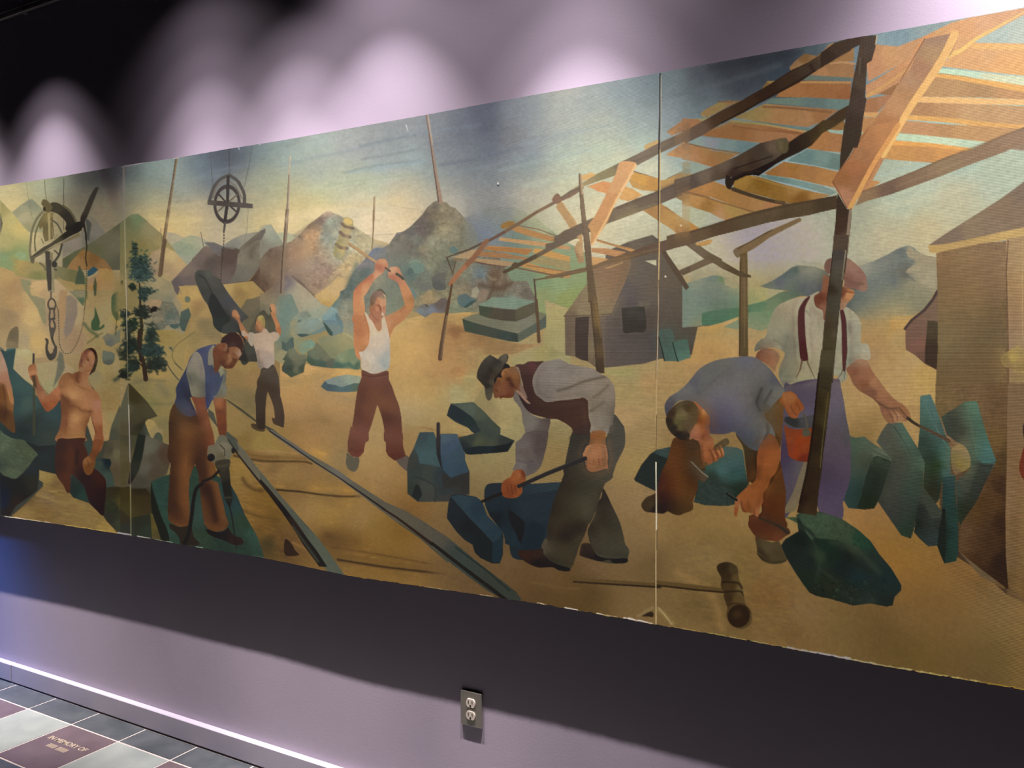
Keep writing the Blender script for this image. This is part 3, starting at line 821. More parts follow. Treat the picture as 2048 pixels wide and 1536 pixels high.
L 26 24 6c6444 720 700 640 820 570 1010 555 1160 570 1300
L 26 34 6c6444 720 700 660 900
p1 700 680 860 680 850 760 830 950 850 1100 720 1150 690 1050 680 900 640 960 620 900 | 6e623c 760 900 8a7a4e 800 800
L 24 24 5a5444 820 790 900 850 950 920 990 1010
p1 760 690 800 690 810 1150 780 1150 | a8986c
s 6a5a3a 1 16 1 830 760 860 1060
s 6a5e44 1 14 1 660 1100 700 1180
s 7a6c50 1 12 1 870 1100 920 1040
p1 500 1380 700 1230 800 1180 1060 980 1140 910 1230 830 1310 820 1310 960 1250 1000 1120 1060 1000 1130 880 1190 700 1300 520 1400 | 453f2a 650 1300 4a442e 900 1130 1c1810 1200 920 282216 1100 1030
p1 480 1380 540 1380 1010 1150 1260 1000 1290 1060 1050 1150 880 1220 700 1330 560 1410 540 1500 490 1480 | 625a3e 550 1440 7a6c4c 1100 1110
L 34 40 464436 990 1190 970 1280 940 1370 860 1480
s 3c3828 1 18 2 870 1290 900 1310 930 1350
P1 1370 780 1450 840 1460 900 1440 1010 1420 1130 1390 1080 1390 950 | 4f5048
l 36 20 241f16 1340 860 1370 1000 1385 1200
s 2a2418 1 18 1 1370 1080 1390 1230 1370 1400 1390 1530
p1 720 1300 800 1300 800 1600 740 1600 | 3e3a2a
p1 800 1320 850 1320 840 1600 800 1600 | 837655
L 30 30 4e4a38 850 1490 830 1560 900 1600
s 6a6044 1 28 3 640 1490 700 1540 730 1600
@ 0 520 8
p1 735 0 820 0 830 300 825 500 770 500 745 250 | 3a362a 780 200 37331f 790 400
p1 820 60 860 60 875 520 830 520 830 300 | 8c8260
e 8f8468 1 815 500 36 18 0
e 2c2a20 1 870 70 45 50 0
l 22 22 4c4432 815 510 815 600
L 26 30 4b4230 820 610 780 660 770 730 800 800 790 900 800 960 795 1050 820 1130
L 26 30 4b4230 820 610 870 650 890 720 865 800 870 900 850 950 880 1040 870 1130
l 30 36 463e2e 790 780 870 780
l 30 36 463e2e 790 950 870 940
P1 790 1090 880 1090 870 1170 840 1260 810 1240 800 1170 | 4c463a
L 40 20 3d3729 830 1240 850 1310 885 1390 900 1470
@ 0 690 8
L 44 40 403a30 890 30 890 120 860 200 800 220 760 150 745 60 750 0 760 -60 740 -90
P1 740 60 780 100 800 140 840 120 860 60 905 60 880 180 830 245 780 230 745 140 | 3a352c 800 180 453f36 860 160
@ 0 520 8
L 10 16 55492e 895 720 930 800 940 900
w 18 10 4e4430 935 880 940 1030 945 1180 945 1300 970 1400 1020 1480 1080 1500 1150 1460 1230 1330 1280 1200 1320 1060 1340 900 1350 800
w 16 10 3e3826 1350 800 1370 650 1385 450 1385 250 1380 0
# painted_person | shirtless worker holding a drill rod
@ 0 690 8
l 34 34 3a3028 537 150 535 320
l 30 40 3c4028 545 600 545 1430
P1 460 340 500 310 560 300 585 370 590 440 585 520 550 560 510 560 470 480 450 400 | a0683c 510 380 b07a50 530 440 905830 480 330
P1 480 500 585 480 620 600 690 700 720 760 760 810 830 740 900 680 960 620 1010 720 980 830 900 960 830 1030 760 1070 720 1040 660 940 600 820 560 680 520 590 | 8a5226 530 560 8a5a3c 640 720 a06a44 680 790 a86c42 900 730 985426 820 950 8a4a20 720 1000 9a6038 780 850
p1.5 510 500 560 490 580 620 600 700 540 640 | 4a3a1c
P1.2 930 620 960 540 1010 470 1090 440 1160 460 1230 440 1290 400 1340 450 1420 470 1400 560 1420 640 1500 710 1570 780 1610 900 1620 1040 1640 1200 1645 1400 1660 1540 1600 1700 1480 1700 1500 1500 1520 1400 1480 1260 1450 1140 1420 1220 1380 1320 1360 1450 1360 1540 900 1540 950 1350 980 1150 970 950 970 850 990 780 960 720 | 8a5c30 1000 560 a07040 1150 600 74441e 1230 500 9a6a44 1350 560 a87a4c 1250 760 a4744a 1400 760 b08050 1150 800 9a6840 1530 800 a8745a 1560 950 a4704c 1580 1150 8a5230 1600 1400 70401c 1000 1050 7c4c2a 1010 1250 a87848 1180 1250 b0824e 1230 1180 a07240 1200 1400 8a5a30 1350 1250 a87448 1380 930 6a3e1c 1060 900
s 58300e .6 40 14 980 800 1050 900 1120 970 1230 990 1310 1050 1400 1060 1460 1060
s 6a3c18 .6 50 22 1050 950 1060 1150 1040 1400
s 6e4420 .5 30 12 1240 640 1330 700 1450 740
s 5a3414 .5 40 16 1440 1080 1400 1220 1350 1380
s 7a5028 .4 24 12 1130 1250 1230 1290
o c0905c .5 1200 840 90 70 0 1
o b88a56 .5 1380 960 70 50 0 1
s 5c3012 .7 16 6 1450 1140 1490 1280 1530 1400
P1 1290 200 1310 130 1370 80 1450 50 1520 80 1555 180 1550 300 1500 400 1450 470 1400 450 1330 450 1290 400 1260 360 1265 290 | 9c6242 1400 200 ac7450 1400 300 8c5230 1290 330 7c4626 1320 200 b07c58 1440 380 ae7854 1460 200 945a38 1340 130
P1 1330 110 1400 60 1480 50 1540 110 1560 230 1545 330 1500 400 1450 475 1435 460 1480 360 1500 250 1490 160 1450 90 1400 80 | 3a2014
@ 0 880 8
P1.2 920 0 1100 -20 1360 -30 1340 60 1390 180 1400 260 1330 320 1330 440 1400 560 1470 520 1490 460 1560 490 1680 620 1700 780 1680 1000 1650 1210 1530 1110 1440 1010 1380 860 1330 720 1150 550 1130 650 1120 800 1080 850 1010 720 900 550 880 300 | 381a0a 950 100 4a240c 1100 300 3a1a0a 930 350 42200c 1200 60 46200e 1280 200 50260c 1080 650 2c1008 1450 750 260c06 1600 900 3a180c 1600 600 200a06 1560 1100 280f08 1350 600
s 582c10 .6 70 30 1120 120 1140 400 1080 560
s 200c04 .7 40 16 1240 180 1220 380
P1.2 1500 0 1640 0 1620 120 1560 240 1530 300 1520 400 1500 460 1470 530 1420 560 1370 540 1330 460 1325 350 1360 290 1440 230 1480 100 | 7c4824 1560 80 6a3c18 1500 250 6c4010 1420 450 8a5a2c 1390 330 6e4414 1470 420
s 4a2a10 .6 14 5 1400 330 1430 420
# mural
@ 240 280 6.4
p1.5 600 1180 700 1190 820 1250 760 1400 600 1400 | b0a488
p1.5 540 1340 650 1350 800 1260 900 1220 1000 1235 1180 1320 1290 1370 1290 1600 700 1600 | a4a486 900 1280 929a80 850 1400 a6a288 1050 1260 9c9c86 800 1560
p1.5 1290 1370 1450 1260 1600 1200 1800 1170 1900 1090 1930 1080 2010 1200 2048 1250 2048 1700 1290 1700 | 8c8a7c 1400 1350 989280 1650 1230 8e8a74 1900 1200 84806c 2000 1400
p1.5 0 1060 80 1000 150 950 230 945 330 1020 400 1090 520 1190 700 1400 700 1800 0 1800 | 6f7052 100 1050 74805e 200 1000 928864 400 1130 7a7450 60 1250 8e8258 450 1400 84784c 250 1400 a09064 550 1350
p1.5 400 1430 540 1370 600 1380 700 1430 900 1640 700 1800 300 1800 | a08a68 450 1450 c0a878 640 1450 a89070 600 1600 947c60 420 1600
p1.5 920 1530 1060 1380 1110 1350 1160 1390 1270 1490 1400 1420 1480 1380 1600 1420 1500 1700 920 1700 | 7c6c5c 1080 1430 6c6050 1000 1600 645848 1400 1450
p1.5 1080 1310 1200 1310 1320 1360 1420 1380 1300 1480 1230 1470 1130 1360 | 706a66
p1.5 1540 1370 1700 1240 1860 1120 1930 1090 1960 1120 2010 1250 2048 1290 2048 1700 1500 1700 | 6e6454 1700 1350 78705e 1600 1450 857c68 1950 1250 80786a 1850 1350
s 5c5248 .5 60 20 1850 1140 1790 1230 1740 1330 1650 1400
@ 240 480 6.4
p1.5 420 170 540 110 600 95 840 300 640 530 500 600 330 500 360 250 | a48e70 450 300 c0a878 650 200 b89e72 780 290 a8906e 620 380 8e7a64 400 400 a8946c 560 500
p1.2 1070 90 1110 80 1160 130 1270 210 1400 110 1500 130 1500 500 1320 570 1200 620 1000 580 830 580 770 620 740 700 700 690 690 610 650 540 840 340 940 240 | 706258 1050 200 7c6c5e 850 380 6a5e56 900 520 5c5048 1150 300 5a4c42 1400 350 6e6058 1350 480 645a58 740 600 7a6a5c 1100 120
s 54483e .5 80 30 1150 280 1300 200 1430 130
p1.2 1300 100 1500 130 1560 180 1540 400 1660 530 1320 570 1290 500 1280 300 | 5a4a40 1400 250 64564c 1450 400 6c6058 1380 500
p1.5 1510 180 1560 130 1760 0 2048 0 2048 70 1880 120 1830 300 1740 410 1640 525 1400 545 1480 400 | 78705e 1700 150 807866 1560 250 767062 1550 400 847c68 1800 100 8a8470 1950 50 6e685c 1480 480
s 5e5246 .5 60 20 1770 40 1690 130 1680 220
p1.2 2048 60 1920 120 1870 200 1840 290 1780 360 1700 470 1650 530 1700 530 1850 680 1900 640 2048 560 | 7a5e46 1900 200 6e543e 1800 400 8a745c 1900 350 5c4836 1720 500 70604c 1950 500 8a7052 2000 250
s 4e3e30 .5 50 18 1860 250 1780 400 1700 500
# mural
p2 320 460 480 450 660 540 690 640 800 800 830 1200 500 1380 300 1200 | a0906c 480 550 94886a 600 650 8c8468 450 700 9c8c6a 760 780 84806a 620 760
p2 290 750 420 760 560 780 680 800 740 900 780 1000 760 1140 600 1090 550 1150 520 1170 420 1080 380 900 300 860 | 8c8068 400 800 787460 600 850 847a64 480 1000 5f685c 650 980 747262 700 1050 6c6c5c 500 1120 70705e 660 800
t .06 9
p1.5 340 750 540 770 520 850 420 880 300 840 | a08868
p14 -40 550 220 560 230 700 190 900 -40 900 | 8c7c50
p1 750 590 1000 595 1040 680 1060 760 1130 850 1180 1000 1200 1080 1300 1200 1330 1300 1200 1350 950 1450 900 1500 900 1600 580 1600 600 1450 750 1300 850 1150 910 960 880 860 790 890 790 820 720 715 790 690 | ae925c 850 630 b4985e 950 700 aa9058 830 850 9a7c50 1000 850 a68a58 1080 920 a08656 900 1100 80704c 1080 1080 a08a54 800 1200 8e7c50 950 1250 857450 1150 1200 9a8458 1100 1330 a88c54 720 1380 9c8454 640 1500
s 8a7448 .5 60 24 1060 860 900 1000 850 1200
p1 1320 570 1700 525 1860 690 1700 750 1620 760 1550 870 1400 690 | a68c54 1600 600 947a4c 1550 680 a48a56 1750 680 b09660 1380 600
p1.5 1550 870 1620 760 1700 750 1860 690 2048 560 2048 1000 2048 1300 1600 1300 1550 1000 1540 900 | 70664e 1700 850 807058 1900 750 5e5a48 1800 950 625c4a 1900 1100 686048 1650 1050 746c56 1980 650
P1 830 770 835 730 870 720 900 750 890 790 850 800 | 6a6e58
p1.2 780 920 880 870 910 960 870 1060 830 1170 790 1160 760 1090 770 1000 | 4c5a50 830 950 4a544a 850 1080 44564c 800 1130
p1.2 640 1080 760 1070 750 1120 700 1140 640 1110 | 4a5c54
p1.2 510 1280 590 1210 680 1180 750 1210 740 1260 650 1350 620 1370 550 1330 | 6a6e5c 650 1240 5c6254 600 1330
p1.2 430 1050 470 1090 520 1160 490 1170 450 1120 | 58584a
@ 240 660 6.4
p2 0 0 700 0 860 80 800 500 740 640 700 900 640 1100 620 1400 360 1400 0 1300 | 9a8658 250 100 9c8856 540 350 a08754 450 520 a48a54 480 580 847850 300 700 8a7c54 500 750 80784c 400 950 8a7c50 620 950 7e744c 580 1180 8c7a4c 560 1050 94804c 480 80
s 70684c .6 40 14 170 680 330 640 560 650
s 6e6850 .5 60 24 500 700 560 760 600 830
s 6a6448 .5 30 12 400 940 560 950 700 940
p1 0 560 60 620 130 650 110 700 60 850 0 1000 | 94805a
p2 1350 380 2048 380 2048 1536 1350 1536 | 98804e 1600 450 8e7448 1500 600 94784c 1700 600 80704a 1500 850 786a46 1650 950 927848 1450 1050 8c7446 1550 1250 927a42 1800 1450 9a7c50 2000 1000 806838 1600 1400
L 14 12 7a6c44 960 20 850 100 740 180 680 260 670 340 700 410 780 490
L 16 16 565444 580 390 640 500 700 580 750 640
L 12 12 5a5644 700 420 760 480 800 510
# painted_pine | dark green pine tree beside the rocks
@ 240 480 6.4
l 20 60 4a3c26 250 560 260 700 260 900 280 1100 250 1400 280 1540
F 3c4c3c 150 30 230 180 70 14
F 44584c 130 180 370 470 330 20
F 4a6056 150 330 400 540 240 22
F 44584a 240 610 410 700 130 18
F 34402e 120 560 200 640 70 16
F 3e5048 250 690 340 780 90 18
F 3a4232 180 850 380 1000 200 18
F 33442f 20 1000 260 1180 180 20
F 34281f 380 860 480 920 50 14
F 3c4a3a 330 1100 470 1400 220 22
F 2e3c34 30 1250 220 1500 160 22
F 3a5048 280 1350 560 1480 200 22
F 444c3c 0 900 130 1000 70 18
F 44483a 80 1100 130 1300 70 18
@ 240 660 6.4
L 34 60 4a3020 250 0 240 130 260 260 300 420 330 630
l 12 18 44301f 130 160 200 210 240 270
l 12 20 44301f 130 30 180 0
F 2e3a2c 100 100 230 250 90 20
F 3c5046 280 200 480 320 180 22
F 333e30 350 360 570 520 200 24
F 2c3628 110 380 240 500 130 24
F 2c3024 0 520 120 620 90 22
F 3a3e2c 0 260 100 380 60 22
F 3a4a3a 60 440 200 540 70 20
l 30 12 43301e 320 500 370 470 400 400
l 20 12 43301e 300 480 250 420
# mural
@ 240 660 6.4
p1.2 100 690 120 680 350 920 480 1100 430 1120 330 1160 300 1300 230 1536 0 1536 0 1000 60 820 | 40381f 180 850 4c4630 350 1020 58543f 60 1000 4a4430 200 1150 3c3826 180 1350 4c4634 50 1300 333022 270 1250
p1.2 0 1000 60 820 110 700 120 1000 120 1536 0 1536 | 5c5a46 60 1000 564e38 50 1350
p1.2 320 1190 360 1140 430 1160 500 1260 600 1300 640 1430 640 1560 400 1560 | a08a58 400 1190 94825a 480 1280 84744a 600 1350
p1.2 230 1380 320 1190 360 1300 420 1420 400 1560 200 1560 | 30342a 260 1400 5a5a4a 380 1420
P1.2 430 1380 480 1310 540 1360 540 1560 420 1560 | 4c5040
@ 240 880 6.4
p1.2 0 -60 240 -60 200 150 140 300 100 480 70 600 0 620 | 5a5238 60 200 544a30 120 350 4a4632 180 0
p1.2 230 -80 330 -50 290 200 240 380 150 560 100 560 130 350 180 150 | 22281e 230 150 2e3026 180 380 2a2624 150 520
p1.2 330 -60 430 -20 620 60 640 300 600 430 480 470 400 520 400 600 300 620 80 600 200 500 260 350 300 150 | 626050 380 100 5c584a 330 350 524a3a 450 250 4e3c2c 560 200 4e4434 440 420 484438 250 560
p1.2 0 600 140 630 330 620 400 700 400 950 200 1010 0 1000 | 3e3416 60 700 3c3016 250 750 2c2410 250 640 443c1c 100 880
p1.2 0 880 140 1000 360 950 400 950 420 1270 250 1240 0 1210 | 38301e 60 1000 2a2c1e 250 1050 30322a 100 1130 2c3428 330 1180
p1 390 940 420 950 500 1150 520 1270 410 1270 | 5c5024 430 1100 4e4424 480 1220
t .07 7
# painted_rock | teal granite slab under the drill operator
@ 240 880 6.4
p1.2 395 540 520 480 640 440 900 330 1000 330 1400 540 1500 720 1600 960 1680 1100 1760 1240 1850 1520 1000 1420 560 1300 | 2a4238 500 700 2c4438 550 1000 2a4032 900 500 30443a 1000 1000 2c3c2c 1050 1250 223a38 1480 800 283c2c 1580 1080 304a3e 1700 1250 24382a 1600 1320 22342a 1350 1330
t .06 8
P1.2 400 550 420 640 470 800 530 980 600 1140 630 1290 540 1290 470 1100 420 950 395 800 | 161a10
s 3a5850 .4 40 16 700 1330 900 1400 1100 1400
# painted_beam | long dark stone block leaning on the quarry bank
@ 240 480 6.4
P1.2 1000 385 1100 390 1150 395 1200 450 1280 500 1310 560 1400 700 1560 900 1640 990 1560 1060 1600 1240 1660 1500 1600 1600 1540 1536 1550 1300 1500 1180 1310 1190 1200 1100 1180 980 1120 830 1060 740 980 560 960 450 | 40423a 1020 500 52544a 1150 430 3a3a34 1100 700 4c4a42 1230 550 48484a 1400 760 50504c 1480 930 302e28 1350 1000 26282a 1380 1200 2c2a26 1560 1350 3a3c32 1600 1400 44443c 1250 650
P1.2 1130 830 1170 680 1240 740 1330 900 1400 1000 1390 1050 1310 1100 1310 1180 1220 1120 1180 980 | 1c2220 1250 900 222c26 1280 1080
s 2a2420 .8 16 5 1010 450 1090 500 1150 620 1180 680
P1.2 1310 1120 1400 1050 1480 1060 1500 1180 1400 1200 1310 1190 | 3a3c38
p1 1610 1330 1700 1310 1760 1420 1790 1540 1640 1560 | 48483a 1700 1420 3c3c30 1680 1500
@ 240 660 6.4
p1 1500 380 1520 330 1560 200 1640 370 1640 410 | 2a2820
p1 1580 160 1700 130 1760 260 1790 410 1640 400 | 46463a 1680 250 3c3a30 1720 370
# painted_pulley | dark round pulley hanging on chains against the sky
@ 240 280 6.4
l 7 7 5c5c58 1160 170 1175 430 1190 600
l 7 7 5a5e5c 1690 80 1650 330 1590 600
w 14 8 383634 1395 120 1400 430
l 6 5 847a6c 1640 880 1625 1150 1590 1330 1540 1440
L 44 40 54504a 1590 830 1590 700 1550 600 1500 520 1400 450
L 44 40 56524c 1140 800 1170 690 1210 590 1290 500 1400 450
L 24 18 7c7468 1190 740 1230 620 1300 550 1370 520 1440 560 1500 620 1560 750
R 453c38 1370 820 155 225 3 36
l 22 22 3e3632 1250 680 1350 790 1480 910
l 20 20 6a6052 1500 700 1380 800 1260 910
l 40 40 36302c 1385 470 1375 800 1340 1060
p1 1120 790 1160 770 1640 810 1700 820 1700 875 1600 870 1120 830 | 4a403a 1300 800 5a504a 1660 850 5c544c 1140 810
l 30 24 554e48 1345 1060 1330 1170
w 16 10 3c3632 1330 1180 1330 1300 1320 1400 1310 1536
@ 240 480 6.4
w 16 12 44362e 1310 200 1300 350 1290 540
# mural
@ 240 280 6.4
l 26 30 8a7458 725 240 690 470 620 950 560 1350 530 1540
l 9 10 4a3828 712 240 672 520 600 950 540 1350 520 1540
@ 240 480 6.4
l 44 50 6e5a44 565 0 540 200 510 450
s 4c3c2c .7 16 4 590 0 560 200 535 440
@ 240 280 6.4
l 6 6 7a6c50 520 1130 545 1350
l 8 8 6a5848 1035 1180 1070 1370
# mural
@ 520 420 6.4
p1.5 220 290 340 290 480 320 600 380 700 460 300 500 200 400 | b6b494
p1.5 1200 210 1300 280 1450 370 1560 400 1650 430 1700 520 1400 700 1200 500 | c4ac7c 1500 420 ccae7e 1350 450 b4ac8c 1300 350
p1.2 0 250 80 190 140 185 190 260 280 400 330 480 300 700 0 700 | a0a088 120 260 a4a590 200 380 989c88 50 450 8c8878 200 550 8a8474
p1.2 0 270 70 235 70 280 20 380 0 400 | 6e645c
p1.2 0 640 60 560 130 490 290 450 400 400 520 300 620 190 700 130 800 50 850 18 890 15 1000 60 1100 110 1220 220 1400 330 1480 400 1400 550 1300 700 1200 760 1130 900 1080 1020 1000 1120 900 1230 700 1180 600 1060 400 900 200 950 60 1060 0 1000 | a8947a 850 50 9a8676 760 120 8a7668 650 230 9c8468 500 350 96806a 400 450 9a7e64 250 520 806a56 150 600 6e5a48 100 800 786450 200 850 8c765c 50 950 5e4836 60 700 847058 620 350 c09c74 680 300 c4a07a 600 500 bc9872 450 560 a8886c 900 150 a8ac98 850 350 a0a090 980 400 b0ae98 1150 450 b4b094 1300 400 b8ac88 1000 620 b0a890 700 700 a89480 850 800 a08878 750 950 9c8470 950 900 b09a78 1100 750 c8ae80 1200 650 c4b084 450 750 9c8672 650 850 a08a76 500 1000 8c7862 850 1100 c0a474 950 1150 c0a26c
t .07 6
s 8c9484 .5 50 16 820 230 900 330 940 430
s b8a888 .4 60 24 560 420 640 600 600 760
s 6e6054 .4 40 14 450 330 620 210 740 140
s c8a47c .4 30 16 640 330 590 500 560 620
s 7c6a5a .5 40 16 60 700 140 650 200 560
s 5c4c40 .6 40 10 420 850 540 960 680 1100
p1.2 700 1100 850 1000 1000 850 1130 900 1080 1020 1000 1120 900 1240 840 1240 | c4a672 850 1100 c8aa74 950 1000 c8ac7c 850 1220 b8985c
p1.2 0 1060 60 1070 220 980 330 870 400 860 500 940 600 1020 690 1110 780 1200 900 1250 950 1300 800 1400 800 1536 0 1536 | a49a80 350 1000 a8a088 500 1100 b0a488 650 1200 aca48a 450 1250 ac9c80 300 1300 94907a 100 1150 8c7e62 50 1300 747058 700 1350 9aa08a 200 1100 86765c 550 1400 8c9884 150 1450 74725c 400 1500 a0957a
s 665c6c .9 90 30 340 880 380 940 300 1010
s 7a6a60 .6 80 24 230 980 140 1050
p1 250 1380 400 1310 410 1400 380 1536 290 1536 240 1500 | 6a7a6c
p1 480 1380 520 1350 600 1400 680 1380 800 1430 820 1536 520 1536 450 1470 | 8a9a8c 600 1480 8c9a8a
p1 500 1320 600 1290 660 1360 560 1390 520 1370 | 7c8474
p1 480 1410 530 1400 520 1470 470 1480 | 6c7468
# mural
@ 520 420 6.4
p1.2 1650 440 1750 290 1860 270 1960 200 2100 90 2400 0 2400 1300 2048 1310 1990 1280 1900 1300 1600 1536 1000 1536 960 1400 910 1250 940 1200 1010 1120 1030 1040 1110 1000 1150 900 1210 770 1300 680 1400 560 1440 500 1500 480 1560 490 | 847c6a 1750 400 7c746c 1900 300 857a70 1850 550 78706a 1700 650 8c8672 1450 560 767c86 1320 700 8a8480 1250 850 70786c 1150 960 5e6a62 1350 800 68706a 1090 1080 667068 950 1220 6e8078 1000 1300 8a8a78 1120 1200 8c8c78 1100 1400 948f78 1500 900 968e74 1700 950 7c8474 1950 700 7e8070 1900 850 847e6e 1950 1050 707468 1700 1100 7a8878 1400 1450 8c8468 1950 600 9c8e70 1750 1250 7c846e
t .06 7
p1.2 1860 650 1960 640 2048 660 2100 780 1980 790 1920 720 | 70887a
p1.2 1950 560 2048 480 2100 480 2100 640 1960 640 | a09474
s 5c6c68 .6 60 14 1110 1000 1190 800 1240 700
s 707a8c .5 60 24 1420 550 1500 500 1580 510
s 807c88 .4 50 20 1270 720 1370 650
s 5c7068 .5 60 20 1300 860 1390 780
s 5a6058 .5 40 12 1840 660 1920 760 1960 850
P1 1950 1260 2048 1200 2100 1250 2100 1350 2010 1300 | 6a7068
p1.2 910 1230 990 1280 1000 1350 1060 1536 930 1536 820 1440 780 1380 830 1320 | 7a9490 950 1400 789296 880 1290 8ca098
p1 960 1340 990 1310 1040 1420 1080 1536 1000 1536 | 6a7e7c
p1 800 1430 900 1510 940 1536 830 1536 | 3e5048
# mural
@ 520 640 6.4
p1 240 -300 400 -340 500 -100 400 0 380 180 430 220 440 350 500 450 420 480 280 560 180 500 180 280 230 240 250 100 240 0 | 909070 350 0 708478 300 150 6c8478 200 400 8c8668 260 450 98906c
p1 260 0 380 0 380 150 300 240 240 230 260 150 | 74887c 270 100 6a8078
p1 380 20 480 0 490 180 540 230 440 250 400 180 | a0946e
p1 390 230 430 220 440 340 400 400 330 400 280 370 280 330 330 300 | 5a6c64 310 370 4e6058
p1 280 260 340 310 330 340 280 350 | 4c5c54
p1 480 180 640 170 830 100 840 80 740 -30 460 40 | 8c9c90 650 60 8a9a90 780 60 8c968a
p1 470 180 520 175 640 180 820 80 860 120 760 170 620 200 540 220 510 215 | 5a706a 700 150 6a827e 530 200 445654
p1 470 350 560 270 640 250 700 280 700 340 620 380 580 430 520 430 | 7c9a80 600 300 7a9a88 550 400 84967c
p1 430 250 560 240 480 340 440 370 | 98946c
p1.2 720 280 830 380 900 480 960 500 1000 530 930 620 700 590 650 580 590 520 610 400 680 370 | 5e6452 700 450 66705e 750 330 70705a 900 550 5c6052 650 530 485a48 800 570 445a4c 850 480 706c58
p1.2 740 230 900 200 1060 180 1200 250 1240 350 1080 390 1000 430 960 500 900 480 830 380 760 300 | a09468 900 350 8c8c64 1100 250 a89c70 1100 330 a09468 900 450 8a8a66
p1.2 1000 440 1080 390 1240 350 1280 500 1280 620 1240 640 1150 610 930 620 950 540 960 500 | 78886a 1050 490 8c9878 1200 450 70846a 1000 580 4c6656 1150 580 5c7460 1250 580 5a6e58 1200 530 80906c
s 4c6454 .6 40 8 1050 590 1130 560 1200 610 1250 550
p1.2 350 410 370 370 430 360 500 450 580 440 590 520 570 600 560 670 400 735 280 650 280 600 320 520 290 510 | 5c6450 350 550 4a5444 300 640 3e4a3e 400 700 46503e 500 550 62685a 450 450 78745c 540 620 46503f 380 620 3c4638 460 640 5e6450
p1 440 370 500 440 590 450 590 500 520 510 420 520 370 450 | 7a745c
p1.2 780 850 830 780 960 730 1100 700 1290 720 1300 900 1200 920 1040 925 860 910 800 870 | 4f6460 850 850 4a5c60 1100 880 566c6c 1230 900 586858
p1 830 780 960 730 1100 700 1290 720 1290 810 1200 810 1040 860 960 830 870 820 | 7c8e84 1000 780 80908a 1150 740 94a090 880 800 7c8a88 1250 760 98a08a
p1.2 800 0 930 0 1050 0 1080 130 1060 160 920 205 880 190 830 80 | 78908e 1000 100 74888a 1060 60 687e80
p1 800 20 860 70 900 120 930 160 930 200 900 200 860 150 830 90 | 3f5448
p1 1060 160 1080 0 1210 0 1240 280 1150 220 | 94907a 1200 100 8c8c7c 1100 180 a49c78
s c8b888 .6 14 4 1060 175 1140 200 1220 270
# mural
@ 820 390 6.4
p1.5 720 300 780 270 880 220 1000 175 1130 150 1250 150 1340 165 1440 200 1510 240 1620 300 1750 400 1860 490 2000 600 2200 700 2400 900 2400 1700 900 1500 800 600 | 808478 1150 200 7c8070 1000 230 7c848c 900 300 7c8088 1250 220 7c88a0 850 420 74809c 920 520 8c907c 1400 220 a0a07c 1400 270 9ca078 1550 350 a0a47c 1700 450 848a88 1050 380 6c8078 1400 500 8c9a78 1800 560 80946c 1700 1100 8c9c70 1900 1150 8c9458 2000 1350 8c9464 1700 1300 7c8c70 1500 1100
s 6c7488 .5 50 20 740 310 820 400 900 540 960 560
p1.2 -200 540 0 410 70 340 160 250 220 160 300 90 340 72 420 85 470 95 520 150 580 165 640 230 720 310 800 400 860 500 870 600 1000 560 1200 900 1300 1100 1500 1100 1600 1300 1600 1500 880 1500 700 1500 500 1520 150 1500 60 1500 -300 1300 -300 700 | 847a68 330 130 7c7060 200 250 746860 150 450 6c6458 230 400 8c8068 330 250 948a70 420 150 9c9074 450 400 8c826c 600 300 84806c 700 450 9a9276 400 500 948c74 550 500 80806c 750 560 78786c 100 600 747068 30 500 9c9880 300 600 8c8a74 450 650 80806c 500 720 78786a 80 750 746c60 0 650 948a72 160 700 88866e 320 800 8c8c74 250 900 84907c 80 900 60726c 20 980 74786a 200 1000 6a6a5c 350 1080 787868 450 900 827c68 600 1050 80806c 700 1000 6c7878 900 1030 80786a 900 1100 6c5844 1080 1050 746450 1200 1150 7c7460 1300 1050 807868 1350 1200 6e6656 1480 1250 7c7464 1550 1150 8c8068 680 1200 787c6a 150 1200 a08c68 230 1300 8c8468 500 1300 7c8878 1300 1360 80846c 600 1450
t .06 7
s 6c6460 .6 70 20 200 260 150 400 190 500
s 685e54 .5 50 16 320 120 340 200 300 240
p1.2 0 860 100 860 180 900 190 970 140 1000 60 1000 30 930 | 7a9080 100 950 74887a
p1.2 500 680 560 650 620 700 600 750 520 750 | 6a7c74
p1 280 1060 360 1000 450 990 460 1210 340 1220 290 1180 | 66645c 350 1180 60605a 420 1050 6c6a60
s 7a6c60 .5 30 10 30 780 130 740 200 800 230 870
p1 70 1120 120 1080 170 1130 270 1110 280 1200 180 1230 90 1180 | 74746a
p1 -60 1100 0 1180 60 1230 90 1290 40 1330 0 1250 | 70807c
p1.2 80 1480 120 1420 190 1390 230 1410 330 1380 400 1320 460 1320 500 1400 460 1500 330 1520 240 1600 100 1510 | 747068 150 1420 7c8088 280 1500 7c8484 130 1480 6c6058 380 1400 70706c 250 1570
p1 190 1390 230 1410 240 1440 200 1430 | 5c5850
p1.2 600 1320 640 1280 720 1260 760 1300 860 1350 740 1440 690 1440 620 1400 | 62706c 680 1330 5c7070 740 1380
p1 690 1430 780 1360 860 1345 780 1410 710 1450 | 44564e
p1 800 1200 860 1170 890 1230 850 1320 780 1300 | a09880
p1 860 1320 900 1220 960 1190 1010 1230 980 1340 900 1370 | 8c7c68
s 5e4c3c .8 50 16 890 1150 1000 1170 1150 1190 1300 1130
s 604c3a .8 34 10 1080 1080 1060 1200 1020 1290 1000 1340
p1.2 880 1400 960 1370 1050 1310 1150 1310 1300 1320 1450 1330 1600 1360 1600 1400 1450 1430 1390 1460 1150 1440 900 1420 | 80907c 1300 1350 788874 1450 1340
s a8a080 .5 24 10 1000 1040 1050 1080 1100 1080
# mural
@ 820 600 6.4
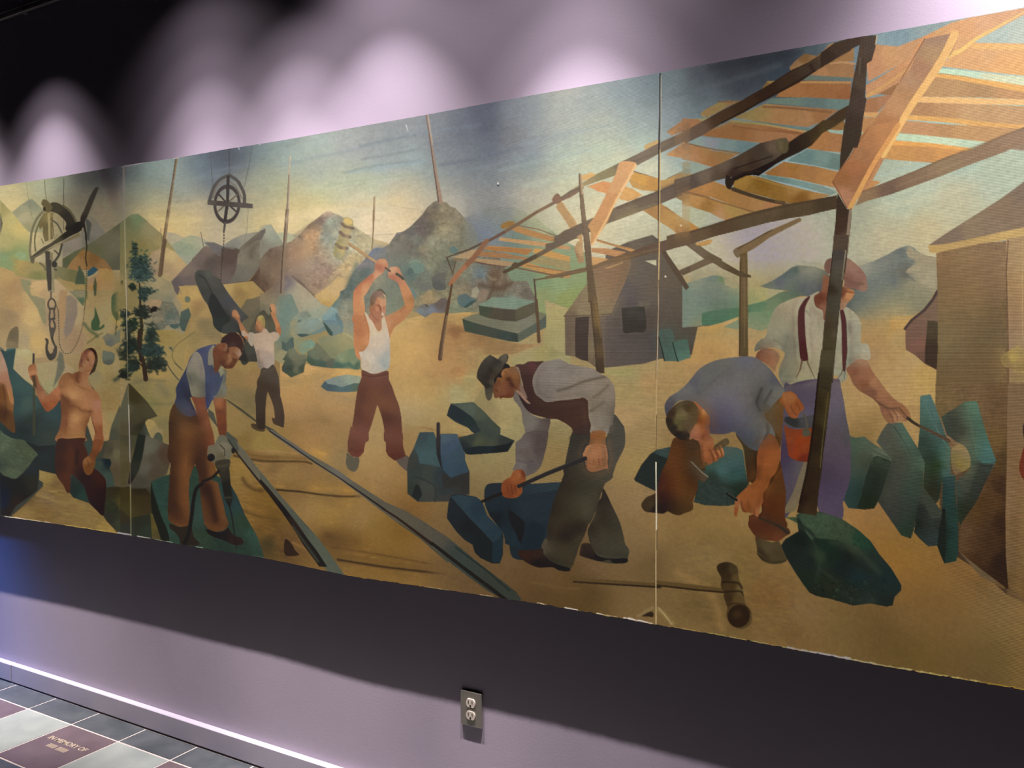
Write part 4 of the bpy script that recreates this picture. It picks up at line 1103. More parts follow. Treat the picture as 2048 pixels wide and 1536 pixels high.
p1.5 1720 0 1900 60 2048 110 2048 1536 1500 1600 1300 1300 1300 750 1700 600 1750 200 | a89c68 1850 150 a8986c 1800 30 a49a6a 1900 600 9c905c 1700 650 8c8458 1850 680 a0966c 1900 800 a49268 1300 1200 9c8c60 1250 1400 a09468 1500 750
p2 300 160 900 200 1100 500 1400 560 1700 560 1300 700 900 700 850 900 900 1300 500 1350 100 1300 -200 900 -100 400 | b49460 600 250 a88c5c 350 380 946c48 560 400 c4a064 100 450 c8a468 50 650 b48e5c 450 500 a88458 700 550 987850 900 520 947850 1050 600 a88c60 850 700 c09c64 100 800 b48c5c 400 850 b08858 650 950 a49466 750 1020 b8985c 200 1100 a88858 300 1020 a89c70 600 1200 b8a070 100 1400
t .03 14
s 8c6c44 .4 50 20 480 400 600 370 720 400 900 470
s b07c54 .4 30 10 150 980 400 960 650 900
s c8b078 .5 30 10 600 1000 750 980 820 990
p1.5 1000 1000 1400 1200 1440 1450 1100 1600 850 1500 820 1300 | a08c60 1200 1300 a49468 1000 1400 94845c
@ 0 0 1
b 9 745 470 815 660
# painted_rail | grey steel rail nearer the drill operator
@ 240 660 6.4
p1 1130 1010 1200 1060 1240 1200 1300 1300 1380 1310 1500 1400 1536 1536 1440 1536 1380 1430 1250 1250 1130 1100 | 4a4638 1400 1400 4e4c40
@ 240 880 6.4
p1 1380 0 1470 0 1600 140 1740 330 1900 520 2048 720 2048 880 1900 680 1700 450 1560 250 | 5e5a4c 1700 370 66604e 1960 680 5e5c50
l 16 28 241a10 1390 30 1560 250 1750 490 1900 670 2048 850
@ 520 860 6.4
p1 0 540 120 670 300 880 500 1110 700 1330 860 1536 1080 1850 900 1850 700 1620 500 1330 300 1050 100 800 0 640 | 545446 200 850 5a5a4c 500 1200 505448 750 1500 545a4c
p1 0 620 100 730 300 970 470 1190 600 1380 720 1536 860 1750 760 1750 560 1480 450 1300 280 1050 130 850 0 660 | 1c1610 300 1000 120c08 200 850 1e160e 450 1220 281a10 600 1450 16120c
l 24 40 343428 420 1230 600 1480 740 1680
# painted_rail | grey steel rail running from the middle figure to the lower edge
@ 240 660 6.4
p1 1340 875 1390 900 1560 1010 1740 1150 1740 1180 1560 1050 1400 930 | 4a4432
p1 1860 1220 1960 1270 2048 1340 2048 1400 1900 1290 1850 1240 | 464438
@ 520 860 6.4
p1 90 0 160 0 400 150 620 300 850 430 1020 530 1170 640 1400 790 1600 920 1850 1030 2048 1140 2400 1370 2800 1700 3280 2070 3340 2160 3340 2220 3200 2220 2900 2050 2500 1750 2048 1390 1800 1220 1480 980 1260 810 1000 620 700 430 400 230 200 90 | 5c5848 400 180 68645a 800 430 645f50 1000 560 6a665c 1300 750 5e5a4c 1700 1000 5c5648 1900 1100 5a5444 2200 1300 544e42 2600 1650 38403a 3000 1950 343a30
l 14 12 1c140c 120 10 400 200 700 410 1000 600
l 12 22 1c140c 1000 600 1200 740 1400 880 1600 1020
l 22 40 2a1a0e 1560 1000 1750 1120 1950 1270 2200 1460
l 40 50 16140e 2200 1450 2600 1760 3000 2060 3200 2220
l 10 30 4c4838 1760 1180 2048 1380 2400 1680
l 16 18 1c2824 2500 1500 2900 1800 3200 2060
# painted_person | small figure in white shirt and dark trousers with raised arms
@ 430 560 12.8
P1 1050 960 1100 880 1190 790 1260 770 1320 850 1400 900 1400 700 1500 700 1540 1330 1450 1360 1340 1350 1260 1280 1160 1380 960 1380 860 1350 | 5a5442 1400 1250 565440 1260 830 4c4838
P1 1060 1060 1090 950 1150 910 1230 920 1270 1000 1280 1150 1270 1260 1230 1290 1150 1320 1060 1290 1040 1200 | b08454 1180 1000 a08850 1090 1080 b47c50 1160 1200 b0825a 1100 1290 9c6444
s 6e5c30 .6 40 14 1230 960 1270 1100 1240 1200
s 7c5030 .7 30 10 1060 1180 1090 1250
P1 450 790 500 760 560 790 600 860 640 930 640 1020 700 1130 790 1270 860 1370 950 1420 930 1536 780 1500 700 1400 640 1260 590 1080 520 1000 450 940 430 860 | ac7c54 550 900 b08058 500 1000 8c5c3c 700 1250 a4744e 850 1450 a46a42 620 1060 9a6c4c
P1 1410 650 1450 600 1510 620 1550 700 1560 900 1600 1020 1670 1180 1690 1350 1650 1440 1600 1400 1560 1280 1540 1150 1480 1000 1440 900 1400 800 1450 830 1430 720 | b8845a 1490 700 bc8a60 1600 1150 b47c50 1650 1300 a86c44 1500 950 a87850
@ 520 640 6.4
P1 -220 130 -150 180 -100 180 0 160 70 110 120 165 180 150 240 180 240 230 180 290 180 400 185 560 120 620 60 640 -20 610 -40 480 -70 360 -120 230 -230 200 | b8a088 20 250 b49c84 60 450 a89484 0 580 8c7c6c 120 350 bca48c 100 560 a8988a -100 220 b09880
s 7c6c5c .6 30 12 -30 400 -10 560
@ 240 660 6.4
P1 1820 490 1900 500 1960 445 1990 500 2030 600 2050 800 2048 1000 2000 960 1940 860 1900 780 1870 900 1860 1100 1860 1230 1850 1270 1760 1260 1740 1160 1740 1000 1730 850 1760 700 | 443a2c 1900 600 4c4236 1800 1000 3c3226 1970 600 50453a
@ 520 640 6.4
P1 20 620 100 620 165 570 210 640 235 760 240 900 280 1040 310 1200 310 1320 300 1375 250 1360 180 1330 155 1280 160 1250 190 1250 170 1100 120 960 90 900 70 1000 60 1150 65 1300 50 1400 0 1400 -40 1350 -30 1000 -40 800 0 700 | 483e32 150 750 50463a 100 850 40301f 250 1100 4a3c2e 280 1300 40342a 200 1310 4a3826 0 1100 3c3024 30 1350 302418
@ 240 660 6.4
P1 1680 1200 1740 1205 1770 1260 1850 1270 1840 1300 1760 1290 1690 1250 | 4a3a20
# painted_person | stooping drill operator in a blue vest and brown trousers
@ 240 660 6.4
P1.2 980 260 1060 220 1190 185 1250 200 1300 300 1300 450 1330 520 1360 520 1350 700 1370 760 1330 860 1200 880 1120 1020 1080 980 900 860 980 1080 900 1110 800 1070 720 990 700 930 720 850 715 760 740 690 850 480 900 350 | 3c4460 1060 300 444c6c 1150 250 4a5274 1200 600 3c4868 1100 700 3c4870 780 700 2e3858 740 800 333c58 850 850 242a40 830 950 444a5c 900 1050 4c5068 1150 900 3a4470 1280 600 3a465c 950 1050 3a3a58
s 202438 .6 50 16 810 680 870 840 940 1000
s 54586c .7 30 10 790 850 850 960 890 1060
s 282e48 .5 30 12 770 830 830 950
P1.2 860 480 900 380 950 290 990 280 1040 340 1070 450 1090 560 1090 720 1095 850 1050 865 930 850 900 780 880 680 850 570 | 8a8470 980 400 948c78 920 500 8c8874 1040 500 8c8274 950 780 86826a 1050 780 6e6c58 900 600 70705c
s 5c5c4c .6 30 10 940 560 980 640 1010 720
s 60604e .6 20 8 1040 640 1060 720
s 686654 .5 24 8 890 600 920 700
P1.2 1130 450 1130 300 1160 230 1200 190 1220 280 1220 450 1240 540 1320 500 1355 520 1350 700 1370 780 1340 870 1220 880 1200 830 1300 600 1200 500 1180 450 | 7c7c64 1160 350 8a8470 1290 530 6c6c54 1330 620 6c7260 1290 800 74745c 1340 760 848470
p1.2 1130 450 1180 460 1220 510 1260 560 1330 520 1310 640 1280 740 1240 820 1180 860 1120 760 | 3c4868
P1.2 920 855 1040 870 1085 860 1100 960 1130 1080 1160 1200 1200 1350 1210 1480 1200 1600 1100 1600 1090 1450 1060 1300 1000 1180 980 1080 960 980 930 900 | 7c4020 1000 900 844424 1050 1000 8a4e2c 1100 1200 8c5430 1020 1180 663214 1150 1400 7c4420 1160 1500 843c1c
P1.2 1200 880 1340 875 1360 960 1360 1100 1365 1300 1340 1360 1280 1360 1250 1250 1230 1100 1210 980 | 844822 1280 950 a46438 1300 1150 7c401c 1330 1250 70381a 1240 1050 7c4422
s 5c2c12 .6 30 12 1340 900 1320 1040 1260 1040
P1.2 1190 320 1200 240 1260 210 1330 190 1400 260 1420 300 1480 230 1530 230 1545 300 1500 360 1460 420 1430 480 1400 495 1340 490 1300 450 1280 500 1240 535 1215 500 1205 420 | 7c4422 1250 300 843e1a 1250 400 7a3a1c 1400 300 8c5630 1480 260 ac7448 1510 300 a06c44 1430 350 a06a40 1400 420 8a5028 1350 440 6e3818 1300 330 703418
P1.2 1290 160 1310 100 1380 50 1440 30 1510 60 1550 140 1560 230 1540 260 1480 220 1430 230 1400 270 1380 300 1370 200 1340 165 1310 170 | 38190c 1400 100 3e200e 1500 160 2e160c
P1 1300 200 1340 165 1370 200 1370 260 1330 300 1300 260 | 8c4c26
@ 240 660 6.4
P1.2 700 940 730 1000 800 1070 900 1110 980 1090 1020 1200 1080 1350 1100 1500 1050 1560 1080 1700 640 1700 630 1400 625 1200 640 1060 670 980 | 5c3c16 700 1050 543614 660 1300 4c2e12 800 1300 7c562a 900 1250 6e4820 830 1450 805426 1000 1400 54300e 950 1150 4c2c10 720 1500 50300e 870 1600 7c5020
@ 240 880 6.4
p1.2 634 -40 1050 -40 1100 80 1120 150 1130 200 1200 280 1230 400 1180 520 1250 540 1290 700 1330 850 1350 960 1390 1060 1370 1120 1320 1160 1240 1175 1140 1150 1080 1080 1060 960 1040 800 1020 600 1000 420 960 300 920 400 890 500 880 650 890 850 890 1000 870 1090 830 1120 760 1110 680 1080 620 1020 610 900 620 700 640 400 660 200 | 643c18
s 361c0a .85 90 50 660 -200 660 200 640 500 625 900
s 3a1e0a .8 70 40 690 500 700 800 720 1000
s 84521f .7 90 50 860 -100 860 200 820 450 820 700 840 950
s 3c2009 .7 60 30 950 250 990 400
s 34180a .85 80 50 1020 60 1060 400 1090 650
s 280f05 .9 80 40 1120 620 1190 850 1230 1020
s 84541f .75 80 40 1180 280 1210 500 1270 750 1300 1000
s 784a1c .6 40 20 1120 150 1190 300
s 7c4a18 .6 40 20 660 1050 750 1085 840 1080
s 7c4a14 .6 40 20 1110 1090 1220 1140 1340 1120
s 2a1004 .6 50 14 1150 600 1200 850 1240 1020
s 2e1406 .5 50 16 700 820 780 900 790 1000
s 96602c .5 30 14 860 50 850 250 830 420 870 560
s 361808 .6 40 16 990 100 980 300 1010 420
P1.2 640 1070 760 1115 870 1100 920 1120 940 1230 1010 1310 1000 1350 900 1350 780 1340 760 1260 700 1180 640 1130 | 16120c 950 1300 2a2012
P1.2 1110 1140 1240 1180 1340 1160 1380 1120 1420 1180 1470 1230 1500 1240 1550 1250 1580 1320 1500 1350 1400 1320 1320 1280 1200 1240 1130 1200 | 1a120a 1520 1300 2a1608 1250 1200 140c08
# painted_rock_drill | grey pneumatic rock drill with a dark hose
@ 240 660 6.4
p1 1350 1300 1390 1310 1480 1420 1530 1540 1450 1540 1380 1420 | 4a4e42
P1 1240 1400 1270 1350 1340 1350 1380 1400 1430 1480 1440 1560 1160 1560 1200 1480 | 605c4c 1330 1400 686452
l 10 14 1a1810 1380 1400 1450 1500 1500 1560
@ 240 880 6.4
P1 1130 80 1200 60 1280 40 1330 20 1400 60 1440 130 1430 190 1380 270 1300 290 1200 290 1130 250 1120 180 | 625c48 1200 130 6c6450 1330 100 78705c 1380 180 6c6854 1300 220 605840
l 10 10 2c281c 1280 60 1340 120 1340 200
e 0e0e0a 1 1165 225 48 50 0
e 1c120e 1 1450 135 24 40 0
P1 1220 280 1400 250 1400 360 1410 480 1420 600 1440 700 1430 800 1400 850 1350 780 1320 650 1290 500 1250 400 | 1e1c14 1330 340 3a3426 1260 450 322c1c 1370 600 14160f 1400 420 2a281c
s 4c4634 .8 20 8 1250 340 1340 330 1380 310
s 4c4634 .8 16 6 1340 740 1420 735
s 1a140c 1 36 8 1260 400 1180 480 1060 530
L 44 50 13110c 1050 560 980 620 950 720 930 850 920 950 900 1080 870 1220 830 1320
l 16 10 0e0d0a 1390 800 1430 960 1450 1100 1480 1300 1495 1390
# painted_person | worker in a white undershirt swinging a mallet overhead
@ 520 420 6.4
P1.2 1410 640 1470 560 1520 520 1480 560 | 887c64
P1.2 1480 660 1540 625 1600 630 1635 680 1635 750 1600 760 1580 800 1520 850 1460 900 1420 960 1380 1040 1330 1120 1340 1200 1345 1300 1340 1380 1420 1536 1420 1900 1250 1900 1200 1700 1200 1400 1190 1200 1195 1060 1230 990 1300 920 1400 840 1460 790 1470 720 | d08858 1560 660 d89868 1530 730 c07450 1400 860 cc7c50 1500 830 dca070 1250 1020 cc7c4c 1350 1020 dc9c64 1260 1150 d88c54 1240 1400 cc8450 1300 1300 dc9458 1330 1150 dca468 1320 1500 d48850
P1.2 1640 800 1660 740 1720 725 1780 740 1800 790 1830 850 1850 900 1900 980 1950 1080 1975 1180 1960 1260 1900 1330 1800 1430 1700 1520 1700 1560 1640 1600 1560 1500 1550 1450 1600 1370 1700 1320 1800 1260 1850 1210 1820 1100 1790 1000 1760 930 1690 890 1640 860 | c88050 1700 780 dca478 1760 800 cc8c60 1700 870 c07450 1880 1050 d49058 1900 1200 c8884c 1750 1350 d49c64 1850 1330 c48450 1640 1420 cc8850 1950 1150 b87c44
s b8643c .5 24 10 1240 1000 1330 910 1440 840
s b46c3c .5 30 12 1640 1540 1720 1480 1850 1400 1930 1300
s a86438 .6 24 10 1700 1330 1790 1300 1850 1240
l 3 3 b06c48 1680 790 1670 850
l 3 3 b06c48 1710 790 1700 860
l 3 3 b06c48 1740 790 1735 860
l 22 30 6a5640 1605 740 1660 780
l 36 34 5a503c 1750 820 1800 850 1830 880
@ 720 540 12.8
P1 250 930 260 780 290 680 370 600 450 560 560 580 640 640 665 740 665 920 650 1100 610 1240 560 1310 470 1300 540 1460 400 1480 260 1310 250 1100 230 1020 | c07c54 500 800 d49464 600 850 d89c6c 430 1000 c88058 450 1150 bc7850 600 1100 cc8c64 340 1000 b07044 300 1250 a8604c 400 1350 b47450 500 1300 b06c48 300 800 907050
P1 255 900 255 780 300 660 380 590 440 560 430 520 480 480 560 500 640 590 680 680 660 740 600 740 540 700 480 680 420 720 400 780 330 870 280 930 | 84705a 300 750 846c54 480 620 a47858 600 650 b89868 640 610 5c5444 500 520 7c7458 380 820 986a44
s a86040 .5 50 16 400 890 450 900
s 9c5838 .8 16 6 300 1120 380 1220 460 1280 540 1300
s b87050 .6 30 8 570 980 620 1010
s a05c3c .7 14 4 540 1180 600 1190
s e0a878 .5 20 8 560 900 550 1060 560 1120
P1 250 1300 340 1400 430 1480 470 1536 600 1536 540 1300 400 1330 300 1280 | b8704c 300 1350 a8604c 500 1450 c88458
@ 520 640 6.4
P1.2 1190 -50 1420 -50 1460 100 1420 250 1400 350 1310 410 1270 400 1240 280 1220 180 1200 60 | d88c54 1290 100 c87c44 1350 250 d88c50 1300 350 c48048 1230 150 b87448
s b06c38 .5 20 8 1340 0 1280 80 1300 200
P1.2 1580 -50 1860 -60 1840 0 1740 80 1680 160 1660 230 1620 150 1590 0 | c88450 1650 60 d08c54 1700 80 bc7c48
P1.2 1340 -100 1400 -50 1440 0 1480 100 1520 150 1560 100 1550 0 1570 -100 1620 50 1660 240 1665 400 1660 560 1630 640 1500 680 1430 685 1310 635 1290 500 1270 410 1320 400 1380 330 1400 250 1400 120 1370 0 | d4bc9c 1500 300 d8c0a0 1400 500 d4c4a8 1550 400 d0bea4 1600 450 b0b0a0 1580 550 a8aca0 1500 600 c4b8a0 1450 100 dcc49c 1350 560 ccb898
P1 1390 -60 1440 20 1490 110 1520 145 1550 110 1555 0 1560 -60 | cc8450 1450 0 b8744c 1500 100 c08454
P1.2 1305 640 1420 685 1500 685 1635 650 1650 760 1690 850 1730 970 1780 1100 1810 1260 1815 1400 1820 1560 1600 1560 1590 1400 1560 1250 1520 1130 1500 1095 1470 1200 1430 1330 1390 1450 1370 1560 1140 1560 1160 1450 1190 1300 1210 1150 1230 1000 1260 850 1300 730 | 74442c 1480 720 7c4a38 1400 800 784830 1350 950 704028 1300 850 6c3c28 1450 950 7c4a2c 1600 900 70402a 1700 950 704430 1600 1050 804c2c 1700 1150 7c4c30 1650 1250 5c3020 1750 1350 683c28 1280 1250 6c3c28 1250 1450 7a4834 1720 1500 704028 1400 1150 7c4a30
s 522c1c .5 50 20 1320 900 1290 1050 1260 1200
s 562c1c .5 50 20 1560 1150 1620 1250 1700 1350
s 5a2c1c .7 20 6 1310 700 1450 725 1630 690
@ 520 860 6.4
p1.2 1160 -40 1376 -40 1370 100 1340 200 1330 280 1290 330 1260 350 1180 340 1120 270 1120 160 1140 60 | 7c4830 1280 60 824e3a 1180 200 6e4028 1250 280 783c28
p1.2 1598 -40 1818 -40 1830 200 1860 310 1880 340 1800 390 1720 390 1640 330 1610 270 1610 150 | 744028 1700 100 784430 1700 300 602c1a 1650 250 703c24
P1 1120 290 1190 345 1260 350 1270 420 1250 490 1220 530 1180 530 1120 490 1100 420 1105 340 | 5c5440 1180 430 645c46
P1 1750 390 1830 350 1870 330 1900 350 1890 520 1820 480 1770 430 | 5a4634 1850 400 645648
# painted_mallet | pale banded wooden mallet raised by the man in the undershirt
@ 520 420 6.4
l 34 26 b89468 1120 420 1250 500 1360 580 1480 660
l 6 6 8a6c4c 1130 440 1300 560 1460 680
P1 1060 130 1080 100 1120 93 1180 120 1195 160 1190 230 1160 300 1140 380 1120 440 1090 520 1070 620 1040 645 980 620 940 580 935 540 970 430 1000 350 1030 250 | bcac78 1120 260 b8a87c 1080 400 a89c74 1050 500 c0ac70 1000 600 9c9878 960 560 a8a078
e d8bc78 1 1128 145 55 42 25
s 7e6a5c 1 36 5 1050 175 1100 215 1190 235
s 86705f 1 44 5 1025 285 1080 330 1150 345
s 84705c 1 44 5 978 440 1030 480 1110 490
s b0a068 .7 14 4 1075 180 1130 200 1185 190
# mural
@ 520 200 6.4
l 16 34 b09c88 385 720 372 1000 345 1536
l 6 14 7c6c5a 372 860 360 1100 338 1540
s d8c8a8 1 10 2 388 720 378 860 370 950
l 14 22 a08468 1468 1240 1462 1400 1458 1536
l 5 8 7c6450 1456 1250 1450 1536
@ 520 420 6.4
l 44 50 94806a 350 0 325 350 305 600 275 1080
l 12 20 5a4836 335 0 305 400 285 650 265 1060
l 22 14 a08862 1458 0 1450 250 1435 510
l 8 6 7c6648 1450 0 1445 300 1430 510
s a09484 .6 6 2 1180 350 1300 330 1500 318 1700 305
@ 520 200 6.4
s b8a484 .5 8 3 1670 1340 1850 1380 2048 1400
# painted_stone_block | pair of stacked grey-green stone slabs by the slatted canopy
@ 820 600 6.4
p1.2 670 240 800 190 900 165 1100 180 1350 200 1600 160 1680 155 1745 185 1740 280 1740 350 1600 420 1480 490 1380 540 1300 535 1100 490 900 450 700 400 680 320 | 7a7862 900 220 747460 1100 300 7c7a64 1300 330 7c7a68 1500 260 747458 1650 210
p1 670 240 800 285 1000 340 1200 390 1380 430 1400 480 1380 540 1250 525 1050 480 880 440 700 400 | 444e40 720 330 484c40 1000 400 3c4840 1250 470 343e34 1360 500
p1 1380 430 1500 360 1620 290 1740 200 1745 300 1740 350 1600 420 1480 490 1380 540 | 5c6254 1450 450 5a6050 1700 290 545c50
p1.2 880 70 1000 90 1150 110 1300 120 1350 125 1450 80 1600 25 1600 160 1500 220 1350 275 1200 265 1000 230 890 190 | 4c5444 950 130 48503e 1100 200 544c3c 1300 200 504838
p1 1345 125 1450 85 1600 25 1600 150 1500 210 1350 260 | 5c503c 1500 150 5c5640
# painted_canopy | small slatted timber canopy on thin posts in the distance
@ 820 390 6.4
p1 1160 410 1170 370 1260 330 1350 345 1330 380 1250 420 1190 440 | b08a4c 1180 400 98743c
p1 1300 440 1380 400 1860 540 1830 600 1700 570 1500 520 1350 470 | b88c50 1800 560 b08450
l 14 14 8a6a4c 1390 390 1650 440 1880 530
p1 1160 540 1300 560 1600 590 1830 620 1750 660 1600 650 1400 620 1130 580 | b08c60 1600 620 bc9464
p1 1000 650 1200 660 1400 680 1570 690 1560 710 1500 770 1350 740 1100 720 940 690 | a87e4c 1400 720 a87844
s c89460 .6 10 3 1000 655 1300 670 1570 690
p1 620 770 800 700 860 690 820 760 780 820 540 800 | b09470
p1 900 720 1200 740 1330 770 1500 800 1480 830 1200 810 860 780 | 9c7450 1200 790 a07850
p1 840 810 1100 830 1330 860 1280 910 1200 915 1000 880 820 850 | b09470 1100 870 a88c68
p1 1400 910 1460 850 1700 920 2048 980 2048 1060 1960 1060 1700 990 | b08854 1800 1000 b88c50
p1 1560 730 1600 680 1750 700 2048 790 2048 860 1700 780 | c09454 1800 750
p1 1570 800 1700 790 2048 850 2048 980 1800 910 1500 860 | a8905c 1800 860 9c8c60
l 20 10 6a5040 800 850 1000 890 1250 920
l 16 14 94704c 1500 900 1750 940 2048 990
l 18 22 7a5c40 1350 930 1600 980 1950 1050
l 12 12 94704c 540 820 700 840 840 860
p1 1900 640 2048 660 2048 700 1850 680 | bc9060
p1 1860 90 1940 80 2048 280 2200 560 2120 560 2040 420 1920 200 | b8905c 2000 250 c09a68
P1 1820 50 1850 0 1890 -20 1930 20 1940 80 1880 110 1830 90 | 947454
l 44 40 8a6e54 2200 -90 2048 10 1860 90 1620 220
l 40 44 7c6248 1620 220 1400 360 1200 480
l 44 30 6c5444 1200 480 1000 590 900 630
l 30 14 5e4c3c 920 620 750 700 600 750 470 800
l 18 14 5c4c38 470 800 510 900 545 1000
l 22 20 6a5a44 580 860 560 950 545 1020
l 60 70 8c6448 980 590 820 800 700 920
l 60 56 a07050 700 920 600 1030 520 1140
l 24 38 5c4430 535 1150 500 1350 470 1536
l 20 22 6a5640 1590 1090 1750 1060 2048 1000
l 20 26 544030 1590 1080 1605 1250 1620 1536
@ 820 600 6.4
l 32 56 5c4430 495 0 440 350 400 600 385 750
s 9c846c .6 14 4 470 200 430 500 400 740
l 28 46 5a4428 1620 0 1635 250 1650 530
# painted_canopy | big slatted plank canopy on round poles
@ 820 390 6.4
l 60 56 6c5a40 2300 440 2048 560 1800 680 1600 790
l 56 44 56462f 1600 790 1400 890 1210 985
s 9c8c6c .6 16 6 2100 480 1850 620 1620 740
P1 1840 560 1900 510 1980 450 2060 430 2200 420 2200 520 2000 560 1850 600 | 786444 1960 540 80704c
P1 1300 900 1340 860 1380 880 1330 940 | 5c4c34
# mural
@ 820 180 6.4
l 20 60 a48c78 215 300 280 750 330 1080 390 1430
l 6 14 5c4c44 205 310 270 750 320 1100 365 1430
s d0b8a0 .8 8 3 228 310 290 700
# painted_rock | cluster of teal granite blocks by the pry bar
@ 800 800 6.4
p1.2 650 45 760 40 940 25 980 60 1080 150 1180 260 1290 360 1280 440 1470 520 1420 600 1380 660 1200 680 900 700 840 690 780 600 750 480 950 430 900 370 700 280 600 200 | 5c6450 900 150 686c54 1000 200 626448 1200 350 545840 1000 320 4c5440 1150 420 4c5040 900 500 44483a 1000 540 60603c 1150 560 58583c 1350 520 3a4034 830 600 2c3430
p1 650 50 720 80 800 130 900 200 960 260 990 330 1040 390 960 430 920 410 860 340 760 300 600 200 620 120 | 2a3430 750 200 283434 900 290 2c3a34 950 380 343e38
p1 820 620 1000 590 1200 590 1370 560 1450 520 1380 660 1200 680 900 700 840 690 | 1a2420 1300 640 161e1c 1100 640 1c2c2c
t .05 8
p1.2 250 415 330 410 430 410 470 500 520 435 620 430 730 435 830 690 830 760 890 920 890 1210 650 1220 640 1300 230 1305 95 1200 90 900 110 740 180 600 | 404840 300 500 4c605c 400 600 50665c 350 750 485c54 250 850 3c4438 150 800 484434 150 950 3c4638 350 900 484c3c 150 1150 38402e 380 1200 504c3c 350 1100 505040 560 1150 38403a 750 1050 403a30 850 1050 3c3429 600 1280 4a4438 500 1000 3a443e 580 950 303c40
p1 250 415 430 410 460 500 470 700 520 860 400 830 250 810 230 700 180 600 | 4c605a 400 520 486058 350 700 4e665e 300 470 40524e
p1 520 435 730 435 780 580 830 690 830 760 880 920 750 960 650 1000 560 900 510 750 | 485a62 600 600 4c5c68 700 750 42585c 600 850 405860 780 900 3c5258 560 500 5a6a6c
p1 460 500 520 460 520 700 540 850 520 860 470 700 | 2a2c2c
p1 540 920 650 1000 880 925 890 1000 700 1100 560 1150 540 1000 | 2c3436 700 1050 3c362c
p1 200 1080 240 1090 270 1160 280 1220 230 1300 150 1220 | 1a2620
s 262e26 .5 20 6 200 980 300 1020 420 1080 460 1150 450 1300
l 44 46 3a302a 490 305 490 450 485 620
l 30 14 2a2624 488 600 490 700 510 800
P1 1100 1100 1300 1060 1700 1070 2048 1050 2300 1060 2100 2050 1980 2100 1650 2060 1430 2000 1380 1700 1200 1500 1090 1350 | 24343a 1150 1180 243034 1200 1400 1a2e34 1400 1350 1e3438 1800 1250 2a3c40 1700 1400 2a3c42 1950 1150 2c4040 1550 1500 182628 1300 1650 142a2e
@ 820 980 6.4
p1.2 970 150 1160 100 1400 110 1500 60 1890 0 1830 250 1770 400 1700 700 1680 770 1450 770 1390 740 1220 690 1200 560 1100 430 1020 330 980 240 | 1c2e34 1500 250 24363a 1650 330 243438 1600 500 122a30 1550 650 102830 1300 450 162a2e 1250 550 183034 1330 620 1a3438 1080 200 1c3034 1080 350 0c1c20
p1 1260 240 1330 290 1400 350 1470 410 1460 550 1420 690 1390 650 1350 540 1290 440 1260 350 | 0e1618
p1.2 520 70 600 55 740 65 850 90 900 130 990 330 1130 470 1190 540 1190 650 1190 820 1150 940 1050 940 900 870 830 800 800 700 700 640 600 540 470 360 490 180 | 283430 540 200 202a2c 550 400 1e2628 750 500 161c1c 900 700 14201e 700 600 1a2628
p1 520 80 620 60 850 90 930 160 990 330 1130 470 1190 540 1150 620 1060 680 1030 640 900 500 760 360 640 220 | 32464a 700 150 344a4c 850 250 263c44 700 280 304648 950 400 2c4448 1100 550 284044
p1 1060 680 1150 620 1195 560 1190 700 1150 930 1060 930 1050 800 | 142e34 1120 750 163438
l 4 8 141c1c 540 150 700 330 900 520 1030 650 1050 900
t .05 7
# painted_shed | grey gabled quarry shed with a dark square window
@ 1100 340 6.4
p1.2 720 1040 1000 920 1310 830 1400 900 1550 1150 1700 1400 2048 2000 1400 2000 1360 1150 700 1200 | 706454 1100 950 6a5e4e 1300 900 64584a 950 1000 5e5648 1350 880
@ 1100 540 6.4
p1.2 175 590 480 160 560 -160 800 -140 1040 -200 1030 -40 950 180 860 370 780 560 640 570 500 575 250 595 | 8a6e50 700 0 8c7050 750 250 907858 650 400 8c7c58 620 500 8c7c5c 400 480 806c50 350 350 8c805c 480 250 746044 250 540 8a6c4c 900 50
p1.2 190 600 640 580 800 560 780 800 710 1250 600 1260 480 1170 330 1110 195 1090 | 6c5c48 250 850 746350 530 700 705e48 620 1200 786a4e 550 1000 6c6050 690 900
p1.2 1040 -200 1340 -60 1620 0 1720 140 1830 300 1940 500 1900 530 1920 700 1940 900 1940 1070 1800 1090 1400 1140 1200 1200 900 1230 710 1250 700 900 710 600 780 560 860 370 950 180 1030 -40 | 645c50 1100 100 6a6254 1000 200 5c5654 1250 250 6c5e50 1500 150 685c4c 1600 400 605848 1050 400 5e5454 1200 400 706656 850 500 665c50 800 700 5c524a 1000 900 584e48 1300 950 544c48 900 1100 5a5048 1700 850 544a3e 1900 1000 50453c 1300 600 5c5046 1750 600 5e5242 1450 450 60564a 1800 450 625644
s 4c4440 .4 30 10 720 880 1000 860 1300 830
s 4c4440 .4 30 10 720 1010 1000 980 1350 990
s 50484a .4 40 14 980 400 1150 370 1300 340
s 554a3e .5 30 10 1500 600 1700 570 1880 590
l 22 24 5c4a34 1590 -20 1700 180 1830 380 1930 500
p1 325 610 500 595 495 750 485 900 490 1170 400 1150 325 1110 320 900 | 3c2e22 420 650 3e3024 400 900 3a2c20
P1 920 500 950 485 1180 470 1215 510 1225 770 1080 795 950 805 930 700 | 3c3a30 1100 550 322c20 1050 700 302c24 950 750
l 10 8 4c4030 180 595 500 580 780 560
p1 1385 790 1430 760 1540 750 1570 780 1600 890 1560 920 1640 1170 1470 1165 1430 1000 1390 850 | 54685c 1450 850 4c6458 1550 1050 50685c
p1 1570 920 1640 900 1750 885 1770 930 1800 1120 1640 1175 1600 1050 | 587464 1680 950 4c6c5c 1720 1100 5c7868
l 12 16 20281f 1388 850 1430 1000 1465 1160
l 12 14 20281f 1570 930 1600 1050 1635 1165
s 40503f .6 30 10 1460 830 1500 950 1560 1000
# mural
@ 1000 680 6.4
# painted_person | stooping worker in a grey hat, dark vest and grey shirt
@ 1000 680 6.4
